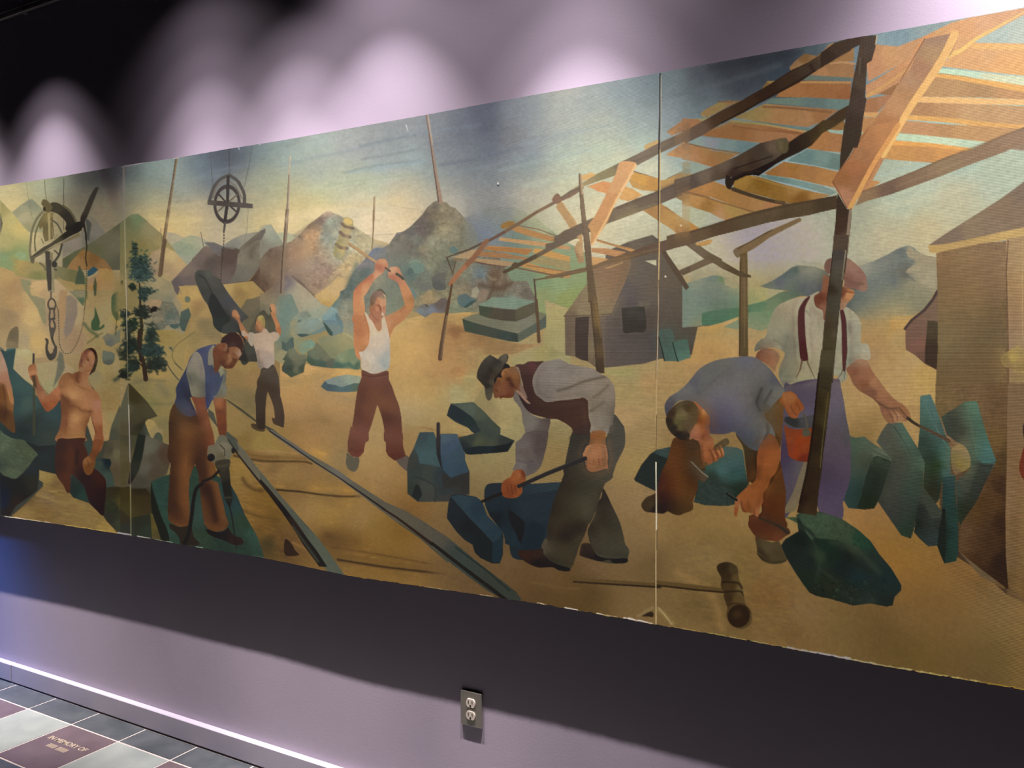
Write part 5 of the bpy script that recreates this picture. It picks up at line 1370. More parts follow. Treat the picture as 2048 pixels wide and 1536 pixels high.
P1.2 170 740 200 630 230 660 300 800 350 900 420 960 520 1000 640 1010 630 1120 600 1250 580 1400 550 1536 500 1650 400 1720 230 1720 200 1536 200 1350 240 1280 310 1230 320 1150 290 1050 270 900 220 820 | 6c625a 250 780 746c64 400 1050 70665c 300 1000 665c56 560 1150 544640 600 1100 6c605a 350 1400 665a54 250 1450 746860 450 1300 544840 570 1450
s 544a44 .6 30 10 510 1100 440 1240 300 1300 240 1290
@ 1000 860 6.4
P1.2 200 160 260 120 340 30 600 0 600 180 560 340 520 430 440 510 370 580 330 590 290 520 240 500 165 520 190 440 220 380 210 280 | 64585a 300 200 6a5e5a 350 300 62564f 500 250 544642 550 150 50423c 280 440 6e6460 400 450 5c5250
s 4e443e .5 24 8 230 390 330 410 420 390
@ 1000 680 6.4
P1.2 920 1190 1000 1150 1150 1150 1170 1250 1350 1250 1400 1100 1450 950 1520 1010 1580 1120 1600 1250 1590 1380 1500 1560 1450 1700 1400 1800 1000 2000 820 1720 840 1550 880 1350 | 2c2a20 980 1300 34281c 1050 1400 302e24 950 1480 282a24 1500 1200 44423a 1550 1150 4a463a 1450 1450 403c30 1530 1350 48443a 1420 1150 38362c
@ 1000 860 6.4
P1.2 900 130 880 250 840 400 820 550 770 700 700 870 650 1050 610 1230 600 1380 560 1430 540 1536 560 1700 740 1730 880 1750 930 1720 980 1600 1010 1500 1090 1330 1130 1210 1160 1180 1220 1060 1260 950 1310 770 1390 600 1470 460 1540 300 1590 180 1600 30 1560 -80 1400 -80 1370 200 1380 450 1200 500 1100 400 1080 200 1100 50 950 20 | 342e20 950 200 2c2a1e 1000 300 38332a 900 450 35301f 1150 600 3c3626 900 750 2a2010 800 900 38301a 1000 850 403a28 1100 750 34301c 900 1100 3c341c 750 1000 2c200e 1100 950 483f2a 1200 900 4a4230 950 1250 281a0c 850 1350 201006 700 1200 3c331c 800 1500 40371f 1000 1400 44402a 1150 1080 4c4632 1420 450 48443a 1500 250 48443a 1540 50 484438 1300 600 46402f
s 1c120a .6 40 16 850 500 760 740 690 980 650 1250 640 1400
s 1c1208 .5 50 20 790 1380 900 1370 1000 1280 1060 1200
s 4c4430 .5 30 12 660 1080 700 1300 640 1420
P1.2 1320 750 1380 850 1430 960 1490 1080 1540 1200 1580 1350 1600 1450 1640 1530 1640 1640 1600 1690 1450 1710 1300 1690 1200 1620 1160 1500 1140 1400 1120 1300 1160 1200 1220 1080 1250 950 1300 850 | 34281a 1300 900 20140a 1280 1080 2a2012 1400 1000 3c3424 1450 1150 3c3828 1250 1250 423a28 1350 1180 2c2414 1450 1300 38301f 1500 1400 46402e 1550 1480 3e3a28 1180 1250 201a10 1300 1400 4a4430 1250 1500 48422e
s 20160c .5 40 14 1160 1200 1250 1400 1350 1500 1450 1540 1560 1530
@ 1000 1030 6.4
P1.2 595 300 640 420 700 500 850 580 950 600 900 690 870 680 750 640 650 590 560 500 530 400 560 330 | 3c3420 700 550 36301f 650 400 544c38 850 620 3c341e
P1.2 1150 310 1250 380 1400 430 1600 400 1650 440 1650 500 1600 550 1400 560 1300 550 1220 490 | 3c3826 1300 450 46412e 1550 500 423e2c
P1.2 250 450 400 450 540 430 560 500 650 590 760 640 890 680 880 720 760 710 680 670 600 670 480 670 340 610 260 550 235 510 | 2c160e 350 500 34180c 500 600 120806 750 690 0e0806 600 640 160a06 480 520 341c10
P1.2 1050 370 1120 360 1160 380 1200 450 1250 520 1350 550 1450 560 1620 555 1620 610 1480 620 1430 600 1400 570 1290 595 1180 570 1080 540 1020 510 1030 430 | 180e08 1100 450 28160c 1300 560 100806 1550 590 0e0806
@ 1000 680 6.4
P1.2 190 340 240 310 300 310 370 275 480 275 560 280 460 400 420 500 430 620 500 720 600 790 800 765 1000 750 1060 735 1125 780 1130 870 1140 1000 1165 1100 1150 1200 1030 1220 940 1200 910 1120 750 1020 640 1010 560 990 420 950 340 890 270 780 230 680 215 610 300 640 260 450 | 48281e 350 350 4c2c22 400 330 5c2c2a 500 290 44241a 350 500 3c1e14 450 750 3e1c10 500 900 381a0c 800 870 402010 1000 850 44220e 1050 1000 4a2814 900 1050 40200e 1050 1150 382018 700 950 3c1c0c 300 800 2c140c
s 54301c .4 40 16 850 900 900 1050 1000 1150
P1.2 560 280 640 265 760 245 900 310 1050 340 1200 370 1300 440 1380 480 1440 560 1470 640 1475 800 1465 900 1440 1080 1410 1100 1380 1200 1290 1170 1200 1170 1150 1180 1165 1090 1140 1000 1130 850 1120 770 1060 735 1000 745 900 765 750 775 600 795 540 760 460 700 430 620 420 520 450 420 500 330 | 80766c 700 300 847a70 600 450 80746c 550 650 746a62 900 400 80746a 1150 450 887c70 950 550 8c7e70 1150 550 90806e 800 700 847668 1050 650 807466 1300 550 8a7a68 1380 750 887868 1250 800 80725e 1200 1000 887c6a 1350 1000 7c7060 1420 900 6c6050 1300 1120 80766a 1180 1150 8c8070 680 380 887e76
s 564a3c .6 26 8 740 650 880 610 1050 540 1200 500 1340 470
s 5c5040 .5 30 10 1380 580 1280 680 1200 730
s 60543f .5 30 10 1170 900 1240 860 1330 800
s 5c5040 .4 24 8 700 390 790 350 870 330
s 5c4a40 .5 24 8 1470 620 1470 800 1450 960 1400 1180
P1.2 1170 1180 1250 1160 1350 1180 1350 1300 1370 1400 1375 1560 1380 1640 1330 1650 1200 1690 1120 1660 1090 1560 1060 1480 1120 1370 1150 1290 | 8c5420 1250 1250 8c5020 1200 1300 9c6438 1200 1450 b0744c 1270 1450 8c5030 1110 1460 94602c 1320 1350
@ 1000 860 6.4
P1.2 1120 200 1250 180 1340 190 1370 260 1380 350 1370 440 1340 460 1260 490 1200 495 1130 470 1110 400 1060 320 1080 270 | b07448 1200 260 a8683c 1150 420 9c6034 1300 420 a86a40 1300 280 b47c50 1220 330
l 10 6 6c3c1c 1200 380 1205 460
l 10 6 6c3c1c 1265 370 1270 450
l 10 6 6c3c1c 1320 370 1330 440
P1.2 170 530 240 500 300 520 330 590 320 660 280 700 290 780 240 850 150 875 60 860 20 810 20 700 60 640 130 600 | 8c4c20 250 570 a05c30 200 600 94501e 80 700 844018 150 800 7c3810 220 820 8c4818 290 560 6c300c
l 10 6 5c2408 90 720 110 800
l 10 6 5c2408 140 700 160 820
l 10 6 5c2408 190 710 210 830
# painted_pry_bar | dark iron pry bar levering the teal blocks
@ 1000 860 6.4
l 56 50 201e1c 1090 365 850 460 600 560 400 650 240 720
l 12 10 363430 1060 345 850 435 600 535 400 625
@ 800 800 6.4
l 44 36 16140f 1290 1200 1180 1240 1050 1300
# painted_person | stooping worker in a grey hat, dark vest and grey shirt
@ 940 700 17.067
P1.2 860 930 1060 740 1150 640 1330 580 1520 570 1650 700 1720 900 1760 1200 1850 1420 1900 1600 1700 1550 1640 1400 1580 1330 1520 1400 1480 1540 1400 1600 1080 1600 900 1540 800 1480 820 1200 840 1080 | 8c5018 1400 700 a06424 1150 800 8c5014 1500 900 945a1c 1100 1050 743c10 1350 1000 7c4418 1200 1200 84481c 1100 1400 5c280c 850 1350 6c3410 950 1250 4c1e08 1450 1200 6c3810 1600 1200 6a3010 1400 1450 7c4828 1700 1350
s 4c1c04 .7 60 20 1280 960 1400 1080 1450 1200 1480 1350
s a8702c .5 50 20 1120 760 1140 880
s 5c2c0c .6 60 24 830 1300 900 1400 1000 1500
P1 1140 470 1200 480 1360 560 1320 590 1200 620 1100 680 1050 850 1100 900 1040 920 930 950 880 1050 830 1140 820 1060 860 920 1000 780 1080 640 | 1c120a
P1 1540 580 1600 560 1680 640 1740 900 1760 1100 1830 1300 1930 1540 1960 1640 1850 1620 1700 1350 1680 1200 1720 1150 1700 900 1640 740 | 7c6a54 1700 850 806c58 1800 1300 7c6050
@ 820 600 6.4
P1 1350 1150 1370 1150 1440 1200 1500 1280 1545 1325 1500 1320 1430 1250 1380 1190 | 94705c
P1 1060 1130 1080 1060 1200 1000 1300 1100 1340 1150 1320 1240 1240 1255 1180 1250 1165 1270 1130 1240 1070 1200 | 74401c 1200 1100 80481c 1150 1150 844822 1100 1150 743c14 1250 1200 6a3210
s 50240c .6 12 4 1150 1170 1190 1240
s 50240c .5 16 6 1100 1190 1130 1150
@ 940 700 17.067
P1.2 240 800 280 650 380 450 500 300 620 200 690 170 800 220 950 310 1000 240 1100 170 1200 130 1270 140 1310 220 1290 340 1240 440 1180 500 1100 650 1000 780 900 900 830 1060 790 1300 760 1560 700 1700 620 1720 560 1650 520 1500 500 1280 430 1180 330 1070 240 950 | 3c3428 500 400 443c34 650 220 484438 1150 250 5c5244 900 450 38322a 500 650 3c382c 700 700 30281c 950 650 484434 600 950 2e281e 800 900 443828 600 1200 2c261c 730 1100 4c4434 650 1400 4c4636 700 1560 544c3c
s 28241a .6 30 10 1290 200 1270 380 1210 460
s 2a241c .5 40 14 880 320 980 400 1060 420
# mural
@ 1380 460 6.4
p1.5 -100 700 0 670 150 620 300 580 400 590 480 640 600 700 700 740 740 1000 600 1100 300 1200 100 1230 -100 1250 | 7c8878 300 620 6c7c74 100 750 7c8c7c 420 620 70845e 200 800 747c74 350 900 747468 550 730 9c9c74 500 820 748474 560 880 74907c 480 1000 7c7c6c 150 1000 808c7c 380 780 707c74
p1 430 620 500 650 600 700 620 740 560 750 450 700 | b0a078
p1.5 740 720 900 730 1100 760 1200 770 1150 850 950 920 740 960 | b4a870 900 780 a8a06c 800 900 b8ac7c 1050 780
p1.5 900 720 1050 650 1180 570 1300 480 1370 455 1450 455 1600 470 1740 520 1800 600 1800 820 1600 850 1400 840 1350 780 1200 770 1000 750 | 6c7468 1000 700 5c6864 1250 600 5c6860 1350 530 888470 1500 560 7c7c68 1450 480 6c6c6c 1300 700 8c886c 1600 560 6c7c68 1700 540 60606a 1600 700 585c64 1450 740 5c6468 1550 800 60646c 1180 680
p1.5 150 1060 400 1010 620 990 740 960 950 910 1150 800 1350 760 1450 830 1300 880 1150 950 1080 1030 740 1090 620 1110 400 1190 260 1225 150 1215 | 54785c 400 1100 4c7058 900 950 5c7c60 1250 820 5c7454 600 1040 507458 1050 980 6c7c60
p1.5 430 1240 600 1150 740 1060 1080 1030 1050 1200 950 1290 850 1280 740 1240 600 1270 | 788c74 850 1150 74906c 1000 1080 849474 850 1050 7c907c 560 1210
p2 100 1240 260 1225 400 1190 600 1120 620 1150 430 1240 600 1280 740 1250 900 1300 1000 1250 1000 1700 0 1700 | b8945c 300 1260 c09858 500 1150 c0a06c 400 1400 bc9c68 750 1400 b89464 300 1500 b08c58
@ 1660 470 5.278
p1.5 150 400 300 330 450 280 600 210 700 150 800 115 840 110 880 130 950 190 1050 230 1130 240 1140 590 1050 640 900 840 700 860 400 890 300 850 150 800 | 8c8c80 350 350 80807a 600 230 70746e 750 180 7c8074 700 250 8c9080 850 140 a09c80 1000 250 aca488 1050 450 706e60 780 400 787c74 550 350 6c7470 450 550 687070 650 480 5c686a 300 650 8c8c7c 600 620 7c7c6c 500 700 9c9478 850 560 a09c7c 700 780 948c6c 900 600 9c9474 1000 520 607070 230 740 7c8478 350 820
p1 800 180 840 120 900 170 960 200 1130 240 1130 580 980 520 890 470 800 400 810 370 900 300 880 260 830 230 | a89c80 900 400 a09478 1000 300 aca084 1050 500
s 5c6060 .5 40 16 760 400 850 440 890 480
s 686c6c .5 40 14 880 280 800 320 740 300
p1.5 220 830 300 820 500 680 700 580 900 550 1100 600 1000 800 700 860 400 890 | 8c8c74 500 780 908c70 800 650 9c9474 700 800 88846c 900 700
p2 320 900 700 850 870 850 1140 850 1140 1800 0 1800 200 1300 400 1100 | b4905c 500 950 c09c60 750 900 b89458 600 1000 ac8c60 500 1100 b09464 700 1100 b09060 600 1300 a88860 450 1250 b49868 900 1300 b49464 700 1450 b8985c 1000 1450
# painted_shed | small brown gabled hut behind the large shed at the right
@ 1660 470 5.278
p1 795 990 850 900 950 820 1050 700 1140 580 1140 1430 1000 1360 900 1270 800 1210 | 7a5e4c 900 1050 7c6450 1080 800 6c5040 1000 1300 805c4c 950 1150
l 26 30 4c3c38 790 990 860 900 1000 790 1080 690 1135 590
p1 1030 905 1140 915 1140 1430 1000 1350 1005 1200 | 4c3c28 1080 950 50442e 1060 1250 40301f
# painted_shed | tall tan shed wall with pale eaves at the right end
@ 1660 250 5.278
p1 1040 1270 1200 1160 1500 970 1800 780 2100 560 2100 1150 1600 1200 1200 1290 | 8c765c 1300 1200 84705c 1500 1100 907c60 1800 900 8c745a 2040 700 84705a 1700 1100 8c7860
p1 1035 1270 1200 1260 1500 1200 1800 1130 2100 1070 2100 1180 1870 1210 1500 1270 1120 1350 1050 1350 | c4a870 1500 1230 bc9c64 1900 1150 c4a468
@ 1660 470 5.278
p1 1120 190 1300 150 1600 90 1870 60 1870 1000 1890 1500 1870 3800 1700 3650 1500 3500 1180 3300 1120 2000 1115 1600 1140 1200 1135 600 | 886a48 1200 250 907450 1400 300 8c7050 1700 200 84684a 1750 500 8c7048 1500 600 846c48 1200 700 6c5834 1850 800 7c6644 1400 900 6c5a3a 1700 1100 7c6c4a 1200 1100 74603e 1400 1300 6c5434 1750 1400 705a38 1300 1500 6a5236 1500 1900 5c462c 1700 2400 5c462e 1400 2400 54402a 1300 3000 4c3824 1600 3200 4a3624 1750 3550 40301e 1350 3250
t .04 4
p1 1860 40 2100 0 2100 2000 2100 3900 1870 3800 1885 2200 1890 1300 1880 900 1865 600 | a88c64 1900 100 b0946a 1980 300 a88858 1950 500 9c7c54 1990 800 a48460 1920 800 9c7c5c 1950 1000 9c8468 2030 1100 9c8068 1920 1200 9a805a 1950 1700 846848 1950 2300 705638 1950 3000 6c5434 1980 3600
l 10 8 bc9c6c 2030 40 2030 700 2035 1100
l 10 16 6a4c34 1880 60 1862 400 1875 900 1885 1400 1880 2200
p1 1885 1230 1990 1170 2010 1300 2100 1350 2100 1450 1950 1440 1890 1390 | c0a460
P1.2 1800 1300 1860 1240 1980 1180 2060 1220 2100 1400 2000 1440 1900 1410 1830 1380 | a8904c 1950 1300 b09854 1840 1330 988048 2000 1400 84703c
# painted_canopy | big slatted plank canopy on round poles
@ 1100 140 6.4
p1 405 1350 530 1310 590 1340 500 1400 410 1420 | d8b070
p1 1080 1300 1240 1340 1400 1400 1400 1560 1180 1540 1060 1500 1010 1420 | d0a45c 1200 1400 c89c58
p1 1500 1390 1710 1300 1800 1330 1500 1440 1420 1420 | c0a464
l 14 14 80705c 1080 1300 1400 1400
l 12 12 846c54 1500 1390 1710 1295 1850 1350
p1 500 1490 680 1420 790 1460 760 1560 620 1560 | dca870
p1 1200 990 1230 950 1400 885 1400 960 1220 1020 | c8ac70 1300 950 c8a870
p1 1490 790 1700 640 1740 625 1960 620 2048 600 2048 700 1880 700 1700 790 1560 840 | b08c5c 1700 720 b4885c 1850 640 b49464
s 8c6c48 .7 14 5 1490 795 1560 760 1740 650
p1 1930 550 2048 480 2100 520 2048 600 1940 600 | b08858
p1 1480 1090 1720 920 1850 950 2048 1000 2048 1240 1900 1190 1700 1130 | b8885c 1700 1020 c09060 1950 1130 a88058
s 84704c .7 16 6 1740 930 1900 950 2048 985
p1 1900 820 2048 740 2048 860 | b0805c
@ 1100 340 6.4
p1 480 210 680 140 800 170 780 240 740 310 600 260 | d8a468 600 180 d89c64
p1 1010 100 1080 30 1400 110 1400 250 1300 260 1180 200 | d0a050 1150 120 c49450 1350 180
p1 960 210 1060 240 1180 320 1100 370 1000 400 880 370 | cca05c 1000 280 d8a868
p1 1400 130 1500 130 1710 10 1850 60 1600 200 1400 250 | b8945c
p1 1180 510 1400 420 1500 480 1700 620 1900 740 1850 790 1640 830 1560 760 1400 660 | b08c50 1300 550 ac8450 1550 600 b89054 1750 760 c09058
s 8c6848 .7 16 6 1480 480 1700 600 1910 740
p1 1600 350 1780 280 2048 190 2048 560 1900 500 1700 400 | a88050 1850 430 b08858 1950 300 a07c50
s 7c6444 .6 16 6 1790 290 1900 330 2048 370
s 946c3c .5 60 20 1850 380 1950 420 2048 430
p1 1860 940 2048 890 2048 950 1920 980 | b88c54
p1 530 1000 700 1000 980 1050 940 1070 840 1110 700 1080 530 1050 | c09060 700 1050 bc8c5c
p1 530 1110 700 1130 780 1150 600 1220 540 1220 | c89c64
p1 590 880 820 950 1040 1000 1100 1030 1050 1050 900 1000 600 915 | c4945c
s 806040 .6 10 3 590 885 820 960 1080 1010
l 14 14 b89464 720 1260 930 1185
@ 1100 140 6.4
p1 270 1536 600 1330 900 1180 1150 1060 1400 930 1650 820 2048 610 2048 740 1700 930 1420 1060 1100 1230 900 1330 600 1430 400 1500 360 1560 | 8c8060 700 1320 948860 400 1440 a8946a 950 1180 7c7058 1200 1100 847460 1400 1000 7c6c58 1700 880 70604c 1950 720 6c5c4c
l 26 14 8c7860 420 1500 330 1560
s 685c4c .5 30 10 950 1220 1400 1040 1900 790
@ 1100 340 6.4
l 50 24 7c6a54 400 230 270 280 130 370 0 450
P1 30 370 90 300 125 340 150 390 100 430 40 410 | 8c6c54
p1 70 470 160 410 320 640 410 810 430 1100 440 1180 360 1190 310 1000 350 920 380 900 230 700 | b89464 250 620 bc9868 390 850 c0a070 380 1050 90704c 340 1080
s d8b884 .7 10 3 160 410 300 630 410 810
@ 1100 340 6.4
p1 50 860 250 750 420 670 600 590 850 470 1100 370 1400 260 1800 80 2048 -20 2300 -140 2300 40 2048 160 1800 270 1400 440 1000 590 700 700 400 820 100 980 -60 1050 -60 950 60 920 | 786854 200 850 6c5c48 700 620 7c6c54 900 500 80705a 1000 580 8c7c5c 1200 400 746450 1500 280 6c5c4c 1800 170 685848 2048 60 5c4e40
s 5c4c3c .5 40 14 860 480 1200 350 1500 220 1900 60
s 94845c .5 30 10 850 620 1100 530 1350 440
p1 -60 1360 0 1350 300 1280 560 1220 800 1120 1000 1060 1200 980 1400 920 1600 860 1800 790 2048 720 2400 600 2400 740 2048 870 1800 950 1600 1000 1440 1050 1300 1070 1000 1140 700 1220 500 1290 200 1360 0 1390 -60 1400 | 6c5438 300 1320 745c3c 700 1200 7c6444 900 1100 7c6040 1200 1030 64503c 1450 960 6a5544 1700 880 644c38 2000 800 5c4632
s 84704c .5 20 8 800 1180 1100 1080 1380 1010
p1 880 -20 1060 -20 1020 60 830 430 740 660 560 930 520 960 520 780 480 720 580 580 700 350 860 30 | d09c68 900 100 cc9864 700 450 c49460 600 750 d0a068 550 800 c0905c 520 820
l 30 20 e8bc80 1060 0 960 180 840 400 720 640 620 820 540 960
@ 1100 140 6.4
P1 900 1180 1080 1180 1105 1230 1060 1310 980 1420 900 1560 740 1560 840 1330 | d0a070 900 1350 d4a470 1050 1250 dca870
l 30 30 ecc088 1095 1220 1000 1400 920 1540
@ 1100 340 6.4
p1 365 40 400 50 420 250 460 600 500 800 525 1000 540 1250 580 1536 590 1700 490 1700 470 1300 440 1000 415 750 385 450 | 74624a 400 500 846f54 430 800 7a664c 500 1100 6c583e 510 1400 64502f
s 5c4a34 .6 14 5 375 50 390 500 430 800 460 1200 490 1536
s d8b88c .8 20 8 395 60 415 300
@ 1100 540 6.4
p1 470 0 550 0 590 280 630 600 670 900 690 1100 695 1320 640 1320 590 1290 570 1000 540 700 510 400 | 5c4a2e 500 200 6c583a 560 200 705a30 580 600 4c3c20 600 900 403018 630 1250 5c482a 660 1000
s 8c7040 .6 16 6 570 350 610 600 650 850
s 2c200f .5 20 8 520 400 560 800 590 1250
@ 1100 340 6.4
p1 1420 1040 1480 1040 1660 1300 1780 1500 1740 1540 1560 1280 1440 1080 | 5c4c38
p1 1740 960 1860 930 2048 1060 2200 1140 2200 1160 2048 1200 1700 1350 1640 1290 1980 1140 1900 1080 | 70604a 1850 1000 746448 1900 1230 645440
# painted_canopy | big slatted plank canopy on round poles
@ 1660 0 5.278
p1 490 470 720 490 1000 380 1280 340 1280 470 700 700 400 860 380 560 | cc9c6c 600 550 c49468 500 520 c49068 450 650
p1 1520 450 2060 460 2060 800 1600 750 1170 700 1270 600 | f0bc78 1700 480 e0ac74 1500 600 e8b070 1800 650 dcac78 1700 560 e8b06c 1950 750
l 50 50 f0bc74 1520 490 2060 500
p1 1150 720 1400 740 1800 790 2060 810 2060 910 1800 870 1400 800 1120 770 | c8e0c0 1300 760 dcdcb8 1700 820 cce0c4 1500 780
p1 1080 830 1150 770 1400 800 1800 880 2060 920 2060 1050 1600 1030 930 1020 | c89c64 1300 920 c09868 1600 950 b89060 1900 1000 c89864
L 34 70 ecb464 1100 795 1400 830 1700 880 2060 940
p1 940 1020 1400 1030 2060 1050 2060 1110 1500 1100 900 1080 | f0c080
p1 900 1080 1400 1095 2060 1120 2060 1330 1600 1290 1200 1250 820 1210 | c49868 1200 1150 b88c60 1000 1150 c8a070 1700 1200 cca474 1500 1250
L 50 60 e4b068 820 1240 1200 1265 1600 1310 2060 1350
p1 780 1270 1200 1310 1900 1350 2060 1360 1800 1500 1650 1520 1300 1460 700 1400 | c8986c 1000 1350 c89c68 1400 1400 c09464 1200 1330
@ 1660 250 5.278
p1 690 90 900 100 1300 140 1660 180 1520 250 1200 220 800 170 670 150 | c8d8b8 900 140 d0dcbc 1200 180 c4d4b8 1500 210
p1 650 170 800 180 1200 230 1520 250 1100 400 700 370 530 350 560 280 | cc985c 800 250 c8945c 1000 330 d49c5c 1200 280
l 50 34 e8ac60 660 185 1100 215 1520 265
p1 390 570 540 600 430 670 360 690 | c4905c
@ 1380 40 6.4
p1 1270 610 1340 530 1440 450 1480 430 1620 460 1700 400 1780 310 1950 260 2100 250 2100 520 1850 560 1500 600 1300 660 | 8c6a48 1340 560 7c5c34 1450 490 8a6844 1600 480 a07c58 1800 360 947454 1400 600 a88458 1900 290 9c7448 1950 480
p1 1500 610 1900 540 2100 560 2100 740 1650 720 1480 700 | a87c54 1700 660 a07850 1950 640 9c744c 1800 580
L 20 30 b48c64 1800 560 1950 540 2100 560
p1 1500 700 1700 715 2060 740 2060 780 1450 775 | 6c7468 1700 735 64746c 2000 750
p1 900 900 990 780 1120 780 1100 830 960 900 | 9c7c4c 1050 800 7c6038 980 840
p1 1380 790 1500 775 2060 785 2060 1020 1500 995 1100 985 1150 920 | a07044 1300 950 98683c 1600 880 946038 1950 950 9c6c40 1900 850
l 26 26 b08858 1400 795 2050 800
p1 1050 1000 1500 990 2040 1020 2040 1080 1950 1150 1400 1100 960 1060 | 6c7c70 1300 1030 647470 1600 1060 6c8078 1900 1100
p1 140 1190 220 1130 380 1050 500 1030 640 1040 500 1100 300 1210 200 1240 | a07c50 350 1120 98724c 550 1060
l 16 16 806040 360 1050 640 1040
p1 560 1250 960 1070 1400 1110 1900 1150 1700 1300 1500 1370 1200 1340 800 1290 | a87c50 900 1180 a07850 1300 1200 a47c54 1500 1250 986c44 1650 1200
L 30 30 84603c 940 1110 1300 1130 1800 1180
p1 560 1280 900 1300 1300 1360 1560 1390 1480 1450 1000 1360 640 1310 | 6c7c74 800 1310 64746c 1000 1330 6c8078 1400 1390
p1 -100 1260 100 1270 160 1300 0 1400 -100 1440 | a07450
p1 150 1460 500 1300 900 1340 1450 1430 1400 1536 1250 1620 900 1540 | a07048 700 1430 946640 1200 1480 a07450 350 1430
L 26 26 b48c5c 520 1290 900 1330 1300 1400 1480 1430
p1 1650 1480 1850 1400 1980 1390 1960 1480 1800 1460 | 8ca498
p1 1780 1400 1970 1280 1990 1400 1850 1420 | 8c6838
@ 1380 250 6.4
p1 100 130 500 -10 900 40 1450 130 1280 210 1150 170 900 230 500 180 | 9c7048 600 70 946840 1000 120 a07450
s 744c2c .5 14 5 550 20 900 60 1400 110
p1 1560 100 1900 50 1970 110 1940 350 1700 330 1500 300 | a87848 1700 200 a8784c 1850 250
p1 1800 60 1970 90 1970 110 1800 90 | 9cb4a0
p1 -20 170 100 120 160 160 500 180 900 240 800 310 640 380 300 320 0 240 | 8ca09c 200 180 7c8c88 500 240 6c8080 700 270 8c9890 150 220
p1 -100 240 300 330 620 370 500 440 300 540 100 480 -100 440 | a87c50 150 340 a07448 300 450 b0845c 50 420
L 20 16 84684a -50 235 300 310 640 360
p1 -100 470 50 470 280 540 100 620 -100 620 | a0a48c 100 530 98a494
p1 1300 420 1500 310 1700 330 1940 380 1910 580 1600 520 1250 460 | 7c9090 1500 370 6c8480 1700 420 7c9088 1850 530 6c8078
p1 950 620 1200 470 1600 530 1900 600 1860 690 1900 810 1700 770 1300 680 1000 640 | a07040 1200 580 a47848 1500 640 b0804c 1750 720 9c7038 1300 510 986c38 1050 600
p1 300 720 460 660 470 760 400 740 | 90a49c
p1 870 640 1000 640 1300 690 1700 780 1880 860 1800 900 1500 810 1200 740 950 680 | 6c8480 1150 680 7c948c 1400 740 84948a 1700 850
p1 540 720 720 640 870 660 1200 760 1600 860 1800 900 1500 990 1300 1010 1000 930 700 850 560 800 | a07c3c 700 720 84601f 900 760 8c682c 1100 850 805820 1400 930 a07c48 1350 850 a8804c 1650 920 8c6830 800 820
s b08c50 .6 20 8 800 660 1150 770 1500 840
p1 -100 760 300 720 460 780 560 830 900 950 1300 1020 1000 1100 880 1130 500 1010 200 900 -100 860 | b0804c 200 780 a87c44 400 850 a07848 700 950 ac7c54 1000 1050 a88050 900 1000
p1 -100 870 200 930 600 1060 850 1130 700 1170 460 1220 200 1120 -100 1020 | b88c54 100 960 9c743c 200 1030 b08850 500 1120 b48a60 400 1180
L 16 22 8c6840 -100 850 100 890 400 990 600 1050 830 1120
p1 -100 1030 0 1040 250 1120 440 1220 130 1340 0 1330 -100 1220 | b4b498 100 1150 b0b09c 300 1200
p1 -100 1200 0 1240 130 1330 -50 1380 -100 1380 | b88848
L 50 46 4c3c28 550 820 750 890 1000 960 1200 1000
L 30 10 6a5234 1100 975 1250 1010 1330 1020
@ 1380 40 6.4
p1 -60 1420 100 1330 400 1160 700 1010 1000 840 1300 640 1500 550 1750 390 2060 240 2060 390 1900 480 1600 660 1400 800 1150 930 900 1060 700 1180 400 1330 150 1480 -60 1580 | 5a4432 100 1420 6c5848 400 1250 4a3520 700 1080 402c18 1000 930 342010 1300 760 3c2a18 1500 620 443424 1800 480 54442e 2000 340 4c3c2c
l 16 20 281808 400 1320 900 1050 1350 800 1600 650
l 8 12 30200f 700 1010 1000 840 1300 650 1500 560
s 281808 .8 30 8 1540 570 1570 640
p1 1300 1640 1500 1430 1700 1310 1900 1160 2050 1080 2060 1200 1960 1290 1800 1390 1600 1500 1480 1600 | 4c3818 1700 1400 3a2810 1500 1500 5a4424 1900 1230 44300f
@ 1380 250 6.4
p1 1150 350 1270 220 1400 130 1560 50 1700 -60 1960 -60 1850 20 1700 100 1560 260 1400 350 1250 420 1100 500 1000 570 880 650 800 640 720 650 560 720 550 640 800 540 1000 450 | 1c0f06 1450 200 33240f 1350 260 281a0c 1600 80 3c2c10 1700 60 4c3c14 1650 180 4a3814 900 600 1a0a04 700 640 1c0e06
p1 -200 700 0 640 300 530 600 400 900 230 1120 180 1230 160 1270 230 1240 320 1180 370 1080 450 850 560 600 660 500 670 300 720 0 830 -200 900 | 5a4c40 0 730 746454 200 640 6a5a4c 450 520 50402f 700 420 483a2e 900 320 4c4034 1000 400 402f20 800 500 3a2a1e 550 620 5c4c3c 350 690 6a5848 1050 300
l 16 14 2c1e14 560 560 800 480 1050 400
e 5a5034 1 1180 270 80 100 -20
s 746850 .6 50 20 1150 220 1170 300
P1 455 680 470 640 540 690 570 720 530 800 510 825 470 800 450 740 | 2c2014
l 36 24 281a10 540 690 700 610 900 590
p1 -300 1420 -100 1370 0 1360 300 1270 600 1170 900 1090 1200 1020 1500 970 1880 900 1880 1070 1700 1110 1500 1160 1300 1190 1000 1250 700 1330 300 1430 0 1510 -300 1600 | 564630 100 1400 6a563c 400 1320 5c4830 800 1180 60503a 1100 1100 64533c 1400 1060 5c4c34 1750 980 4c3c26 1200 1170 54452e
s 463622 .6 20 8 0 1370 600 1190 1200 1040 1860 920
@ 1380 460 6.4
l 120 50 80694a 620 280 800 190 1000 60 1250 -60 1400 -130
l 12 14 54442e 560 270 700 190 860 100 1050 0
P1 550 270 600 240 650 320 600 355 | 7c6a50
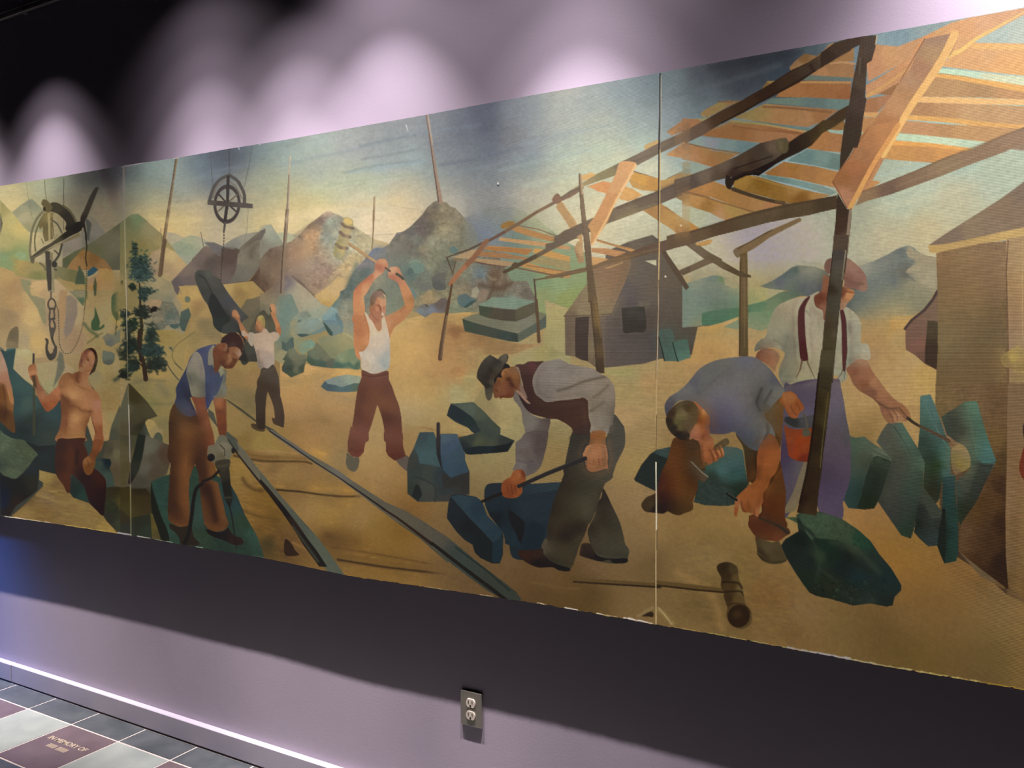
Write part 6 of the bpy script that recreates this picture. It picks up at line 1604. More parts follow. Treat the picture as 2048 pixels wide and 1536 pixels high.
p1 640 310 735 280 740 700 740 1000 742 1300 745 1620 625 1620 625 1200 630 800 635 500 | 64502f 690 400 6c5838 700 700 705c40 680 1000 6c5a3a 680 1400 5c4c30
l 10 12 483820 645 400 640 900 635 1600
s 8c7858 .5 12 4 690 350 700 1000 695 1500
p1 0 170 60 180 300 330 640 530 780 580 780 610 640 600 400 490 280 410 180 370 0 230 | 6c5c44 300 370 5c4c34 600 560 746450 100 250
p1 0 460 180 370 290 400 280 420 0 530 | 74624a
p1 60 180 290 120 280 160 100 200 | c09458
# painted_canopy | big slatted plank canopy on round poles
@ 1660 0 5.278
p1 380 900 500 830 800 640 1000 380 1280 240 1500 180 2060 80 2060 150 1650 370 1530 440 1460 500 1260 600 1100 700 740 870 520 990 380 1030 | c8966c 500 900 cc9464 700 620 c08c5c 500 780 d09c6c 800 560 dc9c60 1000 400 d8a46c 1150 330 e0a870 1400 320 e0ac7c 1650 240 dca878 1850 180 dcaa74 1350 480 c89468 600 700
L 50 14 f4c878 1250 590 1400 520 1530 420 1650 350 1850 240 2060 120
L 40 20 d0a064 400 1010 600 890 800 740
p1 510 990 730 870 720 1000 640 1060 620 1010 | 9c7048
p1 390 1040 640 1000 620 1060 500 1190 360 1190 | a87850 450 1100 b0805c 550 1060
p1 360 1185 520 1185 480 1240 350 1230 | d0a068
p1 350 1240 500 1240 350 1460 320 1470 | b88858
p1 310 1370 370 1410 360 1440 300 1430 | b0b898
p1 -30 1370 150 1380 145 1420 0 1400 | 9cb0a0
p1 2050 1350 2100 1340 2100 1600 1650 1536 1850 1440 | 9c8468
p1 1000 410 1290 350 1370 345 1360 390 1280 570 1200 660 1150 750 980 1000 830 1220 680 1470 560 1700 450 1900 300 2100 0 1950 200 1750 350 1500 500 1220 620 1050 730 870 850 720 920 560 | b48c68 1100 420 a88468 1100 560 b89468 950 720 b08460 850 850 b8906c 800 1000 b88c60 700 1100 c49468 600 1350 b07c50 450 1500 c08c60
L 90 60 f0be78 1320 360 1200 600 1040 850 850 1130 700 1390 560 1640
l 14 10 946c4c 1000 410 740 860
@ 1660 250 5.278
p1 320 120 400 20 650 -40 740 -60 640 150 530 350 420 560 300 750 220 880 180 880 100 740 20 610 90 480 200 340 | b07c50 400 150 a87850 300 300 a87048 250 450 98683c 150 550 b08060 150 750 9c6c48 280 600 c08858 550 100
L 50 50 dca060 720 0 600 190 480 380 380 560 280 750 215 870
l 8 8 7c5030 30 600 90 700 180 880
L 8 6 8c5c38 25 600 200 350 400 40
p1 270 850 340 700 550 620 900 480 1200 350 1500 250 1800 120 2100 0 2100 180 1800 300 1500 410 1200 530 900 640 650 730 400 800 | 947858 400 720 78604e 600 690 8c7258 900 570 988060 1200 450 94785a 1600 300 9c7e60 1950 130
s 70583f .5 16 6 350 700 900 480 1500 240 2048 30
s a88c6c .5 16 6 700 650 1200 460 1700 270
# painted_post | tall dark post carrying the big canopy
@ 1660 0 5.278
p1 -100 560 50 450 180 410 350 370 340 460 200 530 60 620 -100 720 | 453322 100 500 382716 -50 620
p1 340 380 495 370 480 500 440 640 390 670 380 860 370 1020 385 1050 350 1250 330 1420 290 1560 130 1560 150 1350 180 1150 200 1110 240 850 280 670 310 480 | 5a4a38 400 480 4c3e2e 320 550 544030 330 700 443420 260 950 403020 300 1100 48382a 230 1300 3c2c1c 300 900 54432f
l 8 8 e8c89c 496 372 480 470
s 7c7060 .5 20 6 320 620 310 780
@ 1660 250 5.278
p1 150 0 330 0 310 130 200 330 100 480 110 300 | 443620 200 150 3c2e1a
# mural
# mural
@ 1728 970 6.4
p1 1220 860 1300 800 1850 1300 1900 1340 2100 1500 2100 -1300 1820 -1300 1800 1330 1500 1180 | 6a5434 1900 200 846848 1950 600 7c6240 2000 1000 786040 1950 1300 70552e 1300 930 6c5844 1500 1100 6a5a42
p1 920 -1300 1840 -1300 1830 -400 1810 400 1815 900 1850 1340 1500 1080 1240 870 1210 860 1220 600 1400 0 900 -600 | 54401f 1000 -900 74603c 1400 -900 70583a 1750 -900 6a5030 1100 -700 866a4c 1600 -500 6c542c 1780 -300 4c3818 1700 0 40280e 1600 200 4c3014 1450 300 5c4414 1300 600 644c34 1600 700 3c2410 1500 900 40280f 1750 1000 2c1a0a 1780 500 382008 1400 700 5a4028 1500 50 64482a
t .04 5
# painted_rock | row of upright teal granite slabs beside the big shed
@ 1728 760 6.4
p1.2 990 480 1060 420 1180 350 1290 275 1440 270 1460 320 1500 500 1560 680 1620 860 1690 1030 1660 1100 1560 1300 1450 1536 1400 1620 1250 1820 1200 1820 1180 1300 1350 1140 1360 1000 1300 850 1180 790 1060 700 | 4a4c3c 1200 400 50503c 1150 550 383a2c 1100 700 3a3a30 1250 650 403c2e 1330 500 5a6450 1400 350 586e58 1430 500 4c6450 1500 700 4c6654 1600 950 486c60 1550 1000 486860 1350 750 5c5c48 1420 900 4a5c48 1500 1100 383c2c 1450 1250 34382c 1350 1500 2e3226 1250 1250 44443a 1300 1400 4a4c3c 1380 1200 565a46 1250 1600 282c1a 1230 1450 484838
p1 1290 275 1440 270 1470 350 1520 540 1590 760 1690 1030 1640 1060 1520 1060 1440 1000 1400 750 1330 450 | 4c6654 1360 330 5c7860 1480 600 4a6450 1600 980 48706a 1500 950 4c6e60
l 10 12 6a7050 1300 300 1400 700 1450 960
p1 1480 1080 1660 1075 1560 1300 1450 1536 1230 1860 1210 1700 1350 1450 1420 1250 | 2c3022 1550 1150 34342a 1400 1450 2a2e24 1280 1700 242810
P1 1120 900 1180 830 1230 815 1300 860 1350 950 1365 1050 1340 1130 1200 1200 1160 1200 1120 1100 | 947448 1200 900 a07e50 1300 950 9c7c54 1180 950 8c6c38 1230 1080 94782c 1160 1150 8c6040 1300 1080 947a44
p1.2 720 210 760 195 850 185 900 300 980 520 1050 720 1110 880 1110 1200 1170 1230 1150 1300 1000 1300 960 1536 900 1600 760 1380 770 1150 780 1060 730 970 690 870 715 600 720 300 | 3c5044 780 400 4c6454 850 300 587470 900 450 54706a 950 650 4e6860 780 600 465a48 750 800 2c3a30 850 850 34443a 850 1000 243024 920 1100 24380f 880 1250 262e1c 900 1400 28240f 1020 850 466a5c 1050 1000 48685e 1060 1180 48645c 960 780 3c5448
l 8 6 688478 740 220 900 560 980 720 1100 900
s 34564c .5 20 8 840 300 900 600 900 720
p1.2 1010 1240 1170 1235 1175 1536 1200 1750 1205 2200 1180 2320 1030 2350 990 2250 930 2100 960 1850 1000 1700 1000 1500 | 1c3c38 1100 1300 244040 1080 1500 1c403a 1120 1850 244640 1100 2100 20443a 1100 2280 203c32 980 2100 101810 1010 1900 10180e
p1 1000 1640 1040 1640 1050 1900 1050 2150 1030 2350 985 2250 930 2100 965 1850 | 11180f
p1.2 350 1030 470 900 300 560 370 545 490 550 570 680 690 880 780 1060 760 1200 760 1360 720 1536 700 1600 660 1800 620 2000 640 1900 600 2030 480 1990 380 1850 180 1560 160 1560 260 1300 | 545244 320 1450 4c4a3c 450 1200 48443a 400 1550 403c32 650 1100 46503f 700 1000 4a5c4a 650 1350 3c4c3c 550 1500 38443a 560 1800 323e2e 400 1700 3a3834 550 1950 243828
p1.2 160 790 230 650 300 555 370 545 490 550 570 690 690 870 780 1060 770 1180 640 1100 600 950 480 1200 340 1100 350 1030 | 54503f 330 650 5a5448 250 800 504c42 400 750 5c5444 480 620 566c5c 550 750 54705c 650 950 4a5c4a 720 1050 526250 500 1000 4c4638
l 10 6 2e3c2e 380 590 520 800 620 1000
p1.2 760 1380 900 1550 1000 1700 990 1780 960 1900 940 2120 820 2130 720 2040 640 1950 660 1800 700 1500 | 2e2e26 800 1450 46463a 950 1680 404034 850 1800 343430 880 2000 34403e 700 1850 141c12 720 1700 20241c 800 1950 2a302a
p1 760 1390 800 1420 1000 1690 970 1760 870 1780 780 1600 720 1480 | 46483a
p1.2 -300 650 -250 700 -100 740 0 720 100 800 240 890 340 990 350 1040 300 1200 240 1400 190 1536 130 1640 60 1650 -100 1650 -200 1640 -320 1440 -340 1000 | 40503c -150 850 4c5c48 50 800 5a6450 200 920 686c56 -100 1100 485040 0 1000 4c4c3a -150 1400 2c403c -250 1300 384c48 -250 1000 485c58
p1 120 990 170 965 340 1030 350 1060 300 1200 240 1400 190 1536 130 1645 0 1660 -90 1640 -40 1500 20 1250 70 1100 | 26301f 200 1050 303c2c 150 1200 242c1e 50 1500 1c240f 100 1400 1e2a20
s 2c362a .5 14 4 20 830 160 930 320 1000
t .06 6
# painted_rock | teal boulder behind the kneeling worker
@ 1270 690 6.4
p1.2 10 1700 80 1536 200 1390 280 1340 460 1300 1050 1290 1300 1310 1380 1350 1420 1640 1450 1780 1340 2020 1260 2040 1100 2060 900 2050 750 2010 780 1900 420 1880 260 1870 0 1740 -10 1710 | 26332f 1200 1350 4c5c54 1250 1500 445c58 1100 1600 44605c 350 1380 384844 250 1500 121a18 150 1700 1c2420 350 1700 1a2420 1300 1650 34504c 1000 1700 2c3a30 1100 1900 2c382e 850 1950 2a3830 1200 1950 303c38 1350 1850 222e22 1000 1500 40584c
p1 200 1390 270 1400 440 1460 430 1700 270 1870 120 1800 0 1740 -10 1710 80 1536 | 141c1c 100 1700 1c2622
p1 900 1700 960 1730 1200 1790 1450 1870 1340 2020 1200 2060 900 2050 750 2010 | 2c3a30 1100 1950 323c36 1400 1870 1e2c20
t .06 7
# painted_person | standing worker in a red cap, white shirt and braces beside the post
@ 1500 500 6.4
P1.2 300 790 360 710 480 650 600 610 740 595 790 570 880 530 900 600 1000 700 1200 720 1300 770 1380 850 1420 950 1420 1180 1500 1200 1535 1290 1530 1400 1380 1420 1240 1500 1240 1640 1150 1700 1100 1600 900 1680 560 1700 430 1740 370 1620 380 1500 440 1360 430 1300 300 1250 120 1280 60 1300 70 1220 130 1150 200 1110 230 980 260 880 | a0947c 350 850 94886c 400 750 ac9878 600 700 b0a084 750 900 aca088 800 1200 b0a084 850 1350 aea080 550 1000 988e74 500 1200 80806c 460 1350 706e60 450 1550 7c7a62 550 1400 988c70 350 1150 9c947c 250 1180 88846c 380 1250 a0967c 100 1250 706c5c 350 950 a0987c 1150 1000 a8a08a 1150 1400 a49c80 1290 1000 8c8c7c 1350 900 b4a88c 1380 1100 ac9f84 1320 1300 949480 1460 1300 b0a890 1300 1450 848878 800 1550 a49878 700 1650 a0966f
s 6c6c60 .6 40 16 480 1110 450 1250 420 1400 390 1600
s 706c58 .6 24 8 300 1150 400 1200 440 1260
s 7c7864 .5 20 8 270 1100 330 850 420 820
s 80806c .5 20 8 720 780 820 900 880 1000
P1.2 620 780 680 660 740 600 770 600 720 700 700 800 705 1000 720 1200 745 1400 720 1420 650 1400 625 1200 612 1000 | 5a2c22 650 1000 5c2c2a 690 1300 54201c
l 20 8 6c3c28 670 1400 640 1536 590 1640
l 20 8 705c34 730 1420 780 1540 830 1640
P1.2 1150 760 1190 760 1230 900 1240 1100 1245 1300 1230 1440 1220 1540 1190 1540 1180 1400 1175 1200 1170 950 | 5c3430 1210 1300 5c2c2a
l 10 6 5a3c2c 1190 1520 1170 1580 1120 1650
l 8 5 4c4c38 1215 1530 1210 1600 1205 1650
P1.2 820 600 880 550 920 500 930 350 950 325 1000 330 1100 500 1100 900 950 900 930 780 840 720 | 885034 900 650 7c3e28 950 400 905c40 880 700 80482c 960 720 985e44
P1 1140 480 1220 480 1330 520 1320 600 1240 690 1220 740 1140 750 | b8784c 1260 580 c8844c 1180 550 784028 1180 720 a87858
s 6c3018 .6 18 5 1230 530 1320 545
P1.2 950 200 980 130 1050 100 1200 90 1280 120 1380 200 1440 260 1490 350 1500 440 1510 490 1470 530 1400 520 1300 490 1200 480 1200 380 1000 300 960 260 | 986c58 1300 200 a07460 1400 350 98685a 1250 400 8c5c4a 1450 470 a0745f 980 180 805848 1350 450 8c6050
s 7c5444 .5 24 8 1210 350 1320 410 1450 430
@ 1500 700 6.4
P1.2 80 60 120 10 200 -20 300 -10 370 50 375 110 340 200 320 280 270 230 180 160 80 110 | 94603c 200 50 905438 320 100 a46844 130 40 80482c 280 200 a87048
P1.2 430 480 520 440 650 400 850 370 1120 370 1150 400 1170 500 1200 650 1230 850 1260 1000 1290 1200 1290 1400 1290 1600 1240 1800 1190 1950 1200 2060 1180 2160 1100 2210 1000 2180 900 2100 860 2000 700 1600 600 1900 500 2100 440 2150 400 2000 380 1800 400 1200 | 5c4c60 600 500 4c3c58 750 600 5c5064 700 800 60586e 650 700 544864 500 480 4c4058 1100 600 706070 1080 800 6c5f70 1100 450 605060 1200 800 504c5c 1050 1100 5c4c5c 1230 1050 505050 1100 1300 5c4a58 1200 1500 5c4c60 1050 1600 46364c 1000 1850 50405c 1100 1950 58486a 1000 2080 5c4c60 1120 2150 504458 430 1400 443050 550 1500 504c5c 480 1700 4c4060 450 1900 484058 1150 1700 54445c
p1 700 1410 740 1400 720 1600 640 1900 580 2060 420 2100 460 2000 560 1800 640 1560 | 988058 540 2000 84704a
s 483854 .5 30 10 1040 1250 1140 1350 1180 1450
s 40305a .4 30 10 950 1750 1000 1800 1080 1700
s 7c7088 .4 30 14 1130 500 1130 700 1180 900
P1.2 1240 230 1320 160 1400 120 1500 140 1560 260 1640 370 1720 480 1800 580 1880 650 1960 700 2040 790 2060 900 2040 900 2000 860 2010 910 1960 920 1900 910 1830 940 1770 930 1720 880 1680 800 1650 710 1580 630 1500 580 1400 520 1320 430 1280 340 1240 270 | 9c6440 1350 250 8c5438 1430 180 ac7048 1450 300 9c6444 1600 420 a87048 1450 450 8c5434 1700 550 a46c44 1550 560 845038 1850 680 9c6440 1900 850 ac7850 1750 850 94603c 1680 780 905c40 1970 760 9c643c
s 5a3c28 .8 24 6 1580 640 1680 700 1780 750 1880 745
s 6c3c28 .6 14 4 1760 770 1820 870 1830 930
s 6c3c28 .6 14 4 1830 770 1880 850 1890 910
s 6c3c28 .6 14 4 1890 770 1960 840 2000 900
s 4c2c18 .7 16 5 1910 740 1960 800 2020 870
@ 1728 760 6.4
l 40 34 3a3020 560 490 640 550 710 590
l 30 44 5c402a 710 590 850 655 960 710 1090 780
s 3c2818 .6 12 3 600 490 800 600 1100 750
l 10 10 6a5030 1090 790 1160 850
@ 1540 900 6.4
P1.2 590 790 700 850 800 910 920 900 1000 960 1060 1020 1100 1080 1090 1110 980 1080 850 1010 720 950 640 880 | 2e2210 950 980 3c3420 750 920 241808
# painted_bucket | red bucket with a dark rim held by the bending worker
@ 1500 700 6.4
P1.2 440 960 500 1000 650 1010 820 960 800 1150 770 1400 700 1430 580 1410 500 1360 480 1280 460 1150 | 843818 550 1050 7c3c1c 500 1250 7c3a20 600 1300 883c18 700 1250 84401c 700 1400 6c2814 520 1150 80401f 640 1180 8a3c14
P1 440 880 480 850 600 870 700 850 840 840 820 980 740 1000 600 1000 500 970 450 930 | 3a3a34 700 900 4a4848 550 920 303230
l 5 6 6c6450 445 930 550 990 690 1010
l 30 26 585448 670 810 710 850 730 950 720 1050
P1 690 1010 740 1000 775 1060 770 1090 690 1110 670 1060 | 54503f
# painted_person | bending worker in a grey-blue shirt with a small hammer and chisel
@ 1270 690 6.4
P1.2 1290 1130 1380 1300 1410 1500 1440 1750 1470 1900 1460 1750 1560 1850 1620 2060 1600 2160 1470 2180 1460 2250 1450 2300 1520 2380 1560 2440 1680 2480 1800 2480 1900 2440 1950 2300 1920 2200 1930 1900 1900 1700 1850 1400 1870 1250 1900 900 1900 650 1850 650 1600 850 1400 1000 | 3e2610 1600 1500 34200c 1400 1400 40341c 1480 1700 442c12 1800 1000 5c4424 1750 800 60481f 1850 800 644824 1880 1100 6a4a24 1800 1200 4c3414 1850 1700 54300e 1750 2000 4c2408 1850 2050 5c3410 1780 1850 60401c 1700 1700 3a2408 1550 2150 3c1c08 1700 2300 562c10 1800 2400 602c14 1500 2300 3c1c0c
P1.2 490 1200 600 1210 700 1200 780 1180 860 1300 850 1440 900 1600 810 1620 810 1800 780 1900 740 2000 745 2090 700 2130 640 2150 560 2180 480 2160 420 2130 360 2160 270 2150 130 2130 80 2060 100 2000 160 1940 270 1880 330 1650 420 1450 | 4a2c0c 550 1350 54300e 480 1500 5c340e 600 1700 603c14 450 1800 5a2c08 750 1300 44301a 780 1450 443014 550 1850 684014 700 1700 40240a 650 1950 5c3c1a 380 1950 34140a 300 1750 441c08 700 2070 4a3414 550 2110 3c280c 380 2090 20100a 200 2050 40341c 130 2040 3c2c14 260 2100 1e1208
s 84541c .4 50 20 540 1320 500 1500 520 1700
s 2c1408 .5 30 12 430 1650 460 1850 480 2000 450 2100
P1.2 380 820 390 740 450 660 560 590 640 520 720 430 820 310 950 230 1100 180 1300 155 1450 145 1560 170 1660 240 1740 320 1790 390 1860 490 1910 560 1910 620 1830 700 1760 780 1700 860 1660 880 1680 950 1740 1020 1790 1130 1780 1220 1700 1300 1600 1340 1530 1350 1440 1300 1370 1230 1310 1160 1270 1110 1150 1140 1000 1140 950 1120 920 1000 800 760 700 720 560 720 450 830 410 920 | 605c5a 560 660 6a6868 700 550 6e6c68 750 480 54545c 900 400 6c6a64 1000 280 60605c 1150 280 706e66 1150 350 62605c 1300 300 6e6a68 1400 230 6a6870 1300 450 74706c 1100 600 747070 1500 450 6c6862 1600 350 6e6a64 950 650 6e6c6a 1200 700 6c6870 1450 700 706a66 1100 800 605868 1300 850 6c6870 1050 950 504c5c 1000 1050 484450 1150 1080 484454 1350 980 5a5664 1500 950 66625e 1600 1000 6c6864 1700 1050 686864 1600 1200 5a5a56 1720 1200 686a68 1500 1250 4c5056 1400 1180 484c58 1580 700 524f4a 1620 600 646058 1700 650 6c6a64 1800 600 707068 1750 730 686864 1640 820 545450 430 750 4e4c54 400 850 48444c 1800 450 54525a
s 504e4c .6 36 14 1280 250 1150 330 1000 460 880 580 800 620
s 3c3c38 .7 36 12 1620 560 1580 660 1560 750 1600 840
s 403e3a .6 26 10 1750 580 1700 660 1660 740
s 40403c .7 26 8 1690 1020 1700 1120 1650 1200
s 44443f .6 40 14 1580 1090 1580 1180 1560 1250
s 4a4850 .5 40 16 1280 990 1350 1080 1430 1200
s 7c7a74 .4 40 16 1600 950 1660 1080 1620 1250
P1.2 1900 640 1960 590 2048 620 2100 700 2150 800 2110 830 2060 900 2060 940 2000 930 1950 880 1900 780 1850 720 | 8c582c 2000 700 985c30 2080 780 8c5028 1950 800 804c24
@ 1500 700 6.4
P1.2 410 580 450 540 540 570 620 620 680 700 690 760 640 800 600 870 540 860 500 800 450 720 | 8c5830 520 620 98643a 600 700 8c5028 500 760 8c5430 640 720 8a5028
s 5c3018 .6 12 4 600 680 640 760
s 5c3018 .6 12 4 520 720 560 800 600 830
@ 1270 690 6.4
P1.2 700 720 780 730 850 800 900 880 940 960 950 1060 950 1150 1000 1200 1020 1300 1100 1280 1140 1370 1130 1430 1070 1450 1060 1480 1000 1500 950 1530 880 1520 850 1440 840 1320 820 1250 780 1190 700 1210 660 1190 720 1050 800 900 760 780 | 8c5434 850 850 a46c40 880 980 7c4014 900 1080 8c542c 820 1100 a06c50 800 1020 8c6040 760 1130 94684c 900 1180 84502c 950 1300 9c6038 900 1400 986038 1000 1400 84502c 1080 1350 a46c40 900 1480 8c5030 950 1250 a06844
P1 395 960 410 900 450 830 540 750 620 715 720 720 770 770 810 860 800 980 740 1060 700 1140 690 1200 620 1220 540 1190 460 1120 410 1040 | 40321c 600 900 5c5030 500 950 4c4428 650 1000 5a4c2c 450 880 342418 420 1000 241a0c 550 1150 281c10 650 800 4c3a1c 740 900 48381e 620 1170 1c140e 500 1050 3c341a
s 5c2a14 .6 30 10 810 900 840 1000 850 1040
s 5c2c18 .7 16 5 880 1160 830 1230
s b07850 .5 20 8 850 800 870 900
s 5c3018 .6 14 5 950 1340 990 1400 1010 1500
s 5c3018 .6 14 5 1000 1320 1050 1400 1070 1480
s 5c3018 .6 12 5 1050 1300 1100 1370 1110 1440
l 90 80 50442a 1160 1240 1050 1310
e 5c5234 1 1160 1240 26 44 -30
@ 1270 900 6.4
p1 690 150 740 140 780 200 850 270 930 320 940 360 900 400 860 410 800 370 720 280 670 200 | 504438 750 230 46382c 880 360 4c4032
l 14 20 78705c 720 150 780 210 860 290 930 340
l 60 20 5c4a28 900 180 840 230
P1.2 1560 90 1600 -60 1700 -200 1790 -170 1860 0 1850 150 1800 290 1740 360 1700 470 1640 560 1640 660 1600 740 1580 850 1530 840 1460 800 1380 790 1340 700 1300 850 1270 820 1275 700 1290 620 1340 560 1440 470 1540 390 1560 250 | 8c4c24 1650 50 8a4c24 1750 100 94582c 1600 300 7c4420 1700 250 985c2c 1580 450 985828 1450 520 94582c 1400 600 8c5428 1520 650 8c5428 1320 700 94603c 1300 780 884c28 1560 780 94603c 1430 740 7c4820 1680 -100 7a4828
s 5a3014 .7 20 7 1360 660 1380 760 1420 800
s 5a3014 .7 20 6 1450 660 1470 780
s 5a3014 .6 16 6 1520 750 1530 830
l 30 30 141614 1180 560 1300 640
l 8 8 50503f 1190 555 1300 620
P1.2 1470 840 1520 850 1580 860 1660 900 1800 950 1900 980 1960 1000 1990 1060 1920 1110 1830 1170 1740 1160 1650 1150 1540 1100 1480 1020 1450 960 | 4c240c 1550 1000 502814 1700 1050 582c14 1850 1100 703c20 1900 1000 603c24
l 20 44 2a2a22 1590 870 1700 910 1850 980 1960 1060
P1.2 1540 1110 1620 1140 1750 1180 1840 1170 1880 1250 1930 1330 1950 1400 1880 1450 1750 1460 1640 1420 1570 1340 1560 1250 | 50442a 1700 1250 54482e 1800 1350 4c4028 1600 1350 382c18
l 10 14 342c1a 1565 1330 1650 1400 1780 1440 1930 1420
l 6 6 605238 1570 1315 1660 1380
# painted_rock | large dark teal boulder lying in the right foreground
@ 1540 900 6.4
p1.2 200 860 330 860 580 920 800 980 1000 1080 1100 1120 1260 1180 1300 1250 1360 1350 1450 1430 1530 1540 | 40503a
@ 1400 1080 4.571
p1.2 880 -230 950 -270 1100 -260 1300 -190 1450 -90 1560 10 1640 130 1750 260 1840 410 1840 460 1780 520 1760 600 1700 610 1560 580 1400 600 1300 570 1200 540 1060 510 1000 480 940 400 860 280 800 180 740 50 780 -10 900 -80 | 242c22 1000 -200 384636 1200 -150 3e4a36 1400 -80 303c30 1500 20 1e3c30 900 0 161e1a 850 100 1c2420 1000 200 1c2620 950 350 1c281c 1150 50 182c20 1100 150 303c2c 1200 150 18281e 1400 80 343c2c 1350 150 18201a 1550 200 242e28 1300 250 162220 1450 350 1a2c2c 1700 350 1a2c2a 1750 450 1c2a26 1200 400 242a1c 1400 480 202820 1550 520 242e28 1100 500 1e261a 1600 450 1e2a26 1720 570 1c2420
p1.2 900 -210 950 -260 1100 -250 1300 -190 1450 -90 1550 20 1560 80 1400 50 1250 0 1050 -20 1020 0 960 -80 | 3a4838 1100 -150 40503c 1300 -60 3c4834 1500 0 24402f
s 141c16 .7 26 8 900 -180 950 -120 1030 -50 1060 30
s 323e2e .6 20 8 1030 -30 1060 80 1090 200 1060 380
s 343e30 .5 20 8 1090 260 1170 320 1250 380
s 3e4836 .5 40 16 1200 20 1400 60 1550 200 1640 300
s 18221a .5 30 12 1250 120 1400 200 1560 290
s 384238 .4 30 12 1250 450 1400 540 1600 560
s 101812 .6 14 5 1000 480 1150 530 1400 600 1700 610
F 34402f 1000 350 1800 600 40 10
F 14201a 1000 300 1750 600 50 10
t .08 8
# painted_mallet | dark banded mallet lying on the sand at the bottom
@ 1000 1030 6.4
l 60 62 5c4826 935 832 1400 860 2048 905
l 20 24 2c1c0a 940 855 1400 885 2048 925
@ 1400 1080 4.571
l 50 34 5c4826 -390 395 0 435 240 465
l 16 14 2c1c0a -390 415 0 460 240 480
P1 160 280 155 240 180 215 240 200 300 215 340 250 350 310 360 370 390 430 400 500 415 580 460 640 475 700 460 770 400 810 330 805 270 760 240 690 250 620 220 530 215 480 190 420 195 350 | 3e2e16 220 260 302210 300 270 463a20 330 350 5a4828 250 330 382812 290 420 463418 370 450 685834 330 550 5a4624 270 530 3c2a14 380 600 5c4a2a
e 2c1c0c 1 355 695 100 105 20
o 48341a .7 340 680 60 50 0 .8
s 241608 .9 14 4 195 385 280 385 350 395 385 440
s 241608 .9 14 4 225 475 300 470 370 470 400 500
s 2c1c0a .7 14 5 240 600 320 580 410 600 460 660
# mural
@ 1728 760 6.4
P1 2100 860 2048 860 2010 980 1985 1100 2000 1200 2048 1280 2100 1280 | 6c2c10
P1 2030 640 2048 560 2100 560 2100 860 2060 800 | 3c2814
@ 1660 250 5.278
p1 80 720 180 890 230 880 220 1050 190 1300 160 1560 10 1560 30 1300 60 1000 70 800 | 4a3826 120 850 3c2c1c 90 1100 442f1e 150 1200 5c4c3c 70 1400 3c2817
l 30 34 8c7a64 215 900 195 1100 175 1350
@ 1660 470 5.278
p1 40 0 200 0 175 250 130 550 100 800 80 1000 50 1300 30 1560 -60 1560 -20 1200 0 700 10 400 | 402f20 100 150 584838 130 300 3c2e22 60 500 4c4034 100 500 54443a 60 900 3a2c1e 20 700 3c3022
@ 1500 500 6.4
p1 1055 0 1245 0 1230 150 1190 400 1150 700 1110 1000 1085 1300 1060 1620 890 1620 920 1300 950 950 990 600 1030 300 | 46382a 1120 100 4c443c 1080 500 302212 1150 450 54503f 1100 700 504c40 1000 1000 3c2c16 1080 1050 605844 980 1300 3c3218 1040 1400 58503c
l 16 10 94866c 1225 10 1180 380
l 8 10 281a10 1060 30 1030 300 985 650
@ 1500 700 6.4
p1 910 0 1085 0 1050 350 1030 600 1000 850 970 1100 940 1300 920 1536 880 1800 850 2120 600 2080 640 1900 720 1536 770 1300 820 900 850 600 880 250 | 3a3018 1000 100 504830 950 400 3c3420 900 700 30240e 1000 700 4c4020 880 1000 281c0a 950 950 443a1f 820 1300 2a1a0c 880 1400 40361c 780 1600 281608 830 1700 3c3018 700 1900 241208 800 2000 3a2c16
l 10 14 5c502c 1000 550 960 900 920 1250 900 1500
l 20 30 1e1006 880 300 820 900 770 1300 720 1600 640 1950
s 241c0f .5 16 5 900 460 1040 520
# painted_person | shirtless worker holding a drill rod
@ 140 690 17.625
P1 310 780 320 640 380 480 470 330 560 210 660 150 760 140 850 220 900 350 900 500 870 650 800 800 740 900 640 960 460 980 360 930 310 860 | 98683f 700 350 a47450 760 450 a0704a 550 300 7c4c38 480 420 80503c 400 550 6c4430 350 700 7c4c2a 430 850 98704a 600 850 98683e 700 700 98684a 780 600 a07454 560 600 a07450 500 700 a07852 520 480 905c3c
P1 640 150 700 110 800 120 880 190 940 320 970 450 970 560 940 700 900 850 850 950 750 990 740 940 800 840 830 700 870 560 880 420 840 300 780 220 700 180 | 3c2818 850 300 38200f 930 600 4a3826 860 850 3c2c18
s 6c3c20 .7 36 10 590 430 640 480 650 560
s 4c2812 .8 24 8 600 520 650 540
s 7c5030 .6 40 14 510 620 540 680
s 70402a .6 50 16 400 700 440 760
s 6c3c20 .6 30 12 420 560 400 640
s 5c3018 .6 40 16 500 300 590 230 690 200
s b08860 .4 60 26 740 330 780 480
s 7c5a48 .5 40 16 720 720 780 760
@ 0 690 8
b 7 900 400 1480 640
P1 1180 460 1260 430 1330 440 1420 470 1400 560 1420 620 1300 660 1220 580 | 8c5c34 1230 500 74421e 1360 520 a07048 1380 600 a47850
s 5c3010 .6 30 12 1250 440 1230 540 1260 600
s 6a3c18 .5 26 10 1100 450 1180 540 1220 600
b 5 1180 440 1430 660
o c89860 .4 1130 760 140 80 20 1
o c49664 .4 1180 1200 90 150 0 1
b 5 950 700 1500 1460
# painted_person | cropped worker in ochre at the left end
@ 0 690 8
p1 -40 60 20 110 70 220 120 380 150 540 190 680 215 850 225 920 200 960 160 900 120 760 90 640 30 600 -40 600 | a4806c 60 300 a88870 120 550 a07458 190 850 a8784c 60 150 a48470
b 4 -40 500 230 1000
# painted_person | stooping drill operator in a blue vest and brown trousers
@ 400 650 10.575
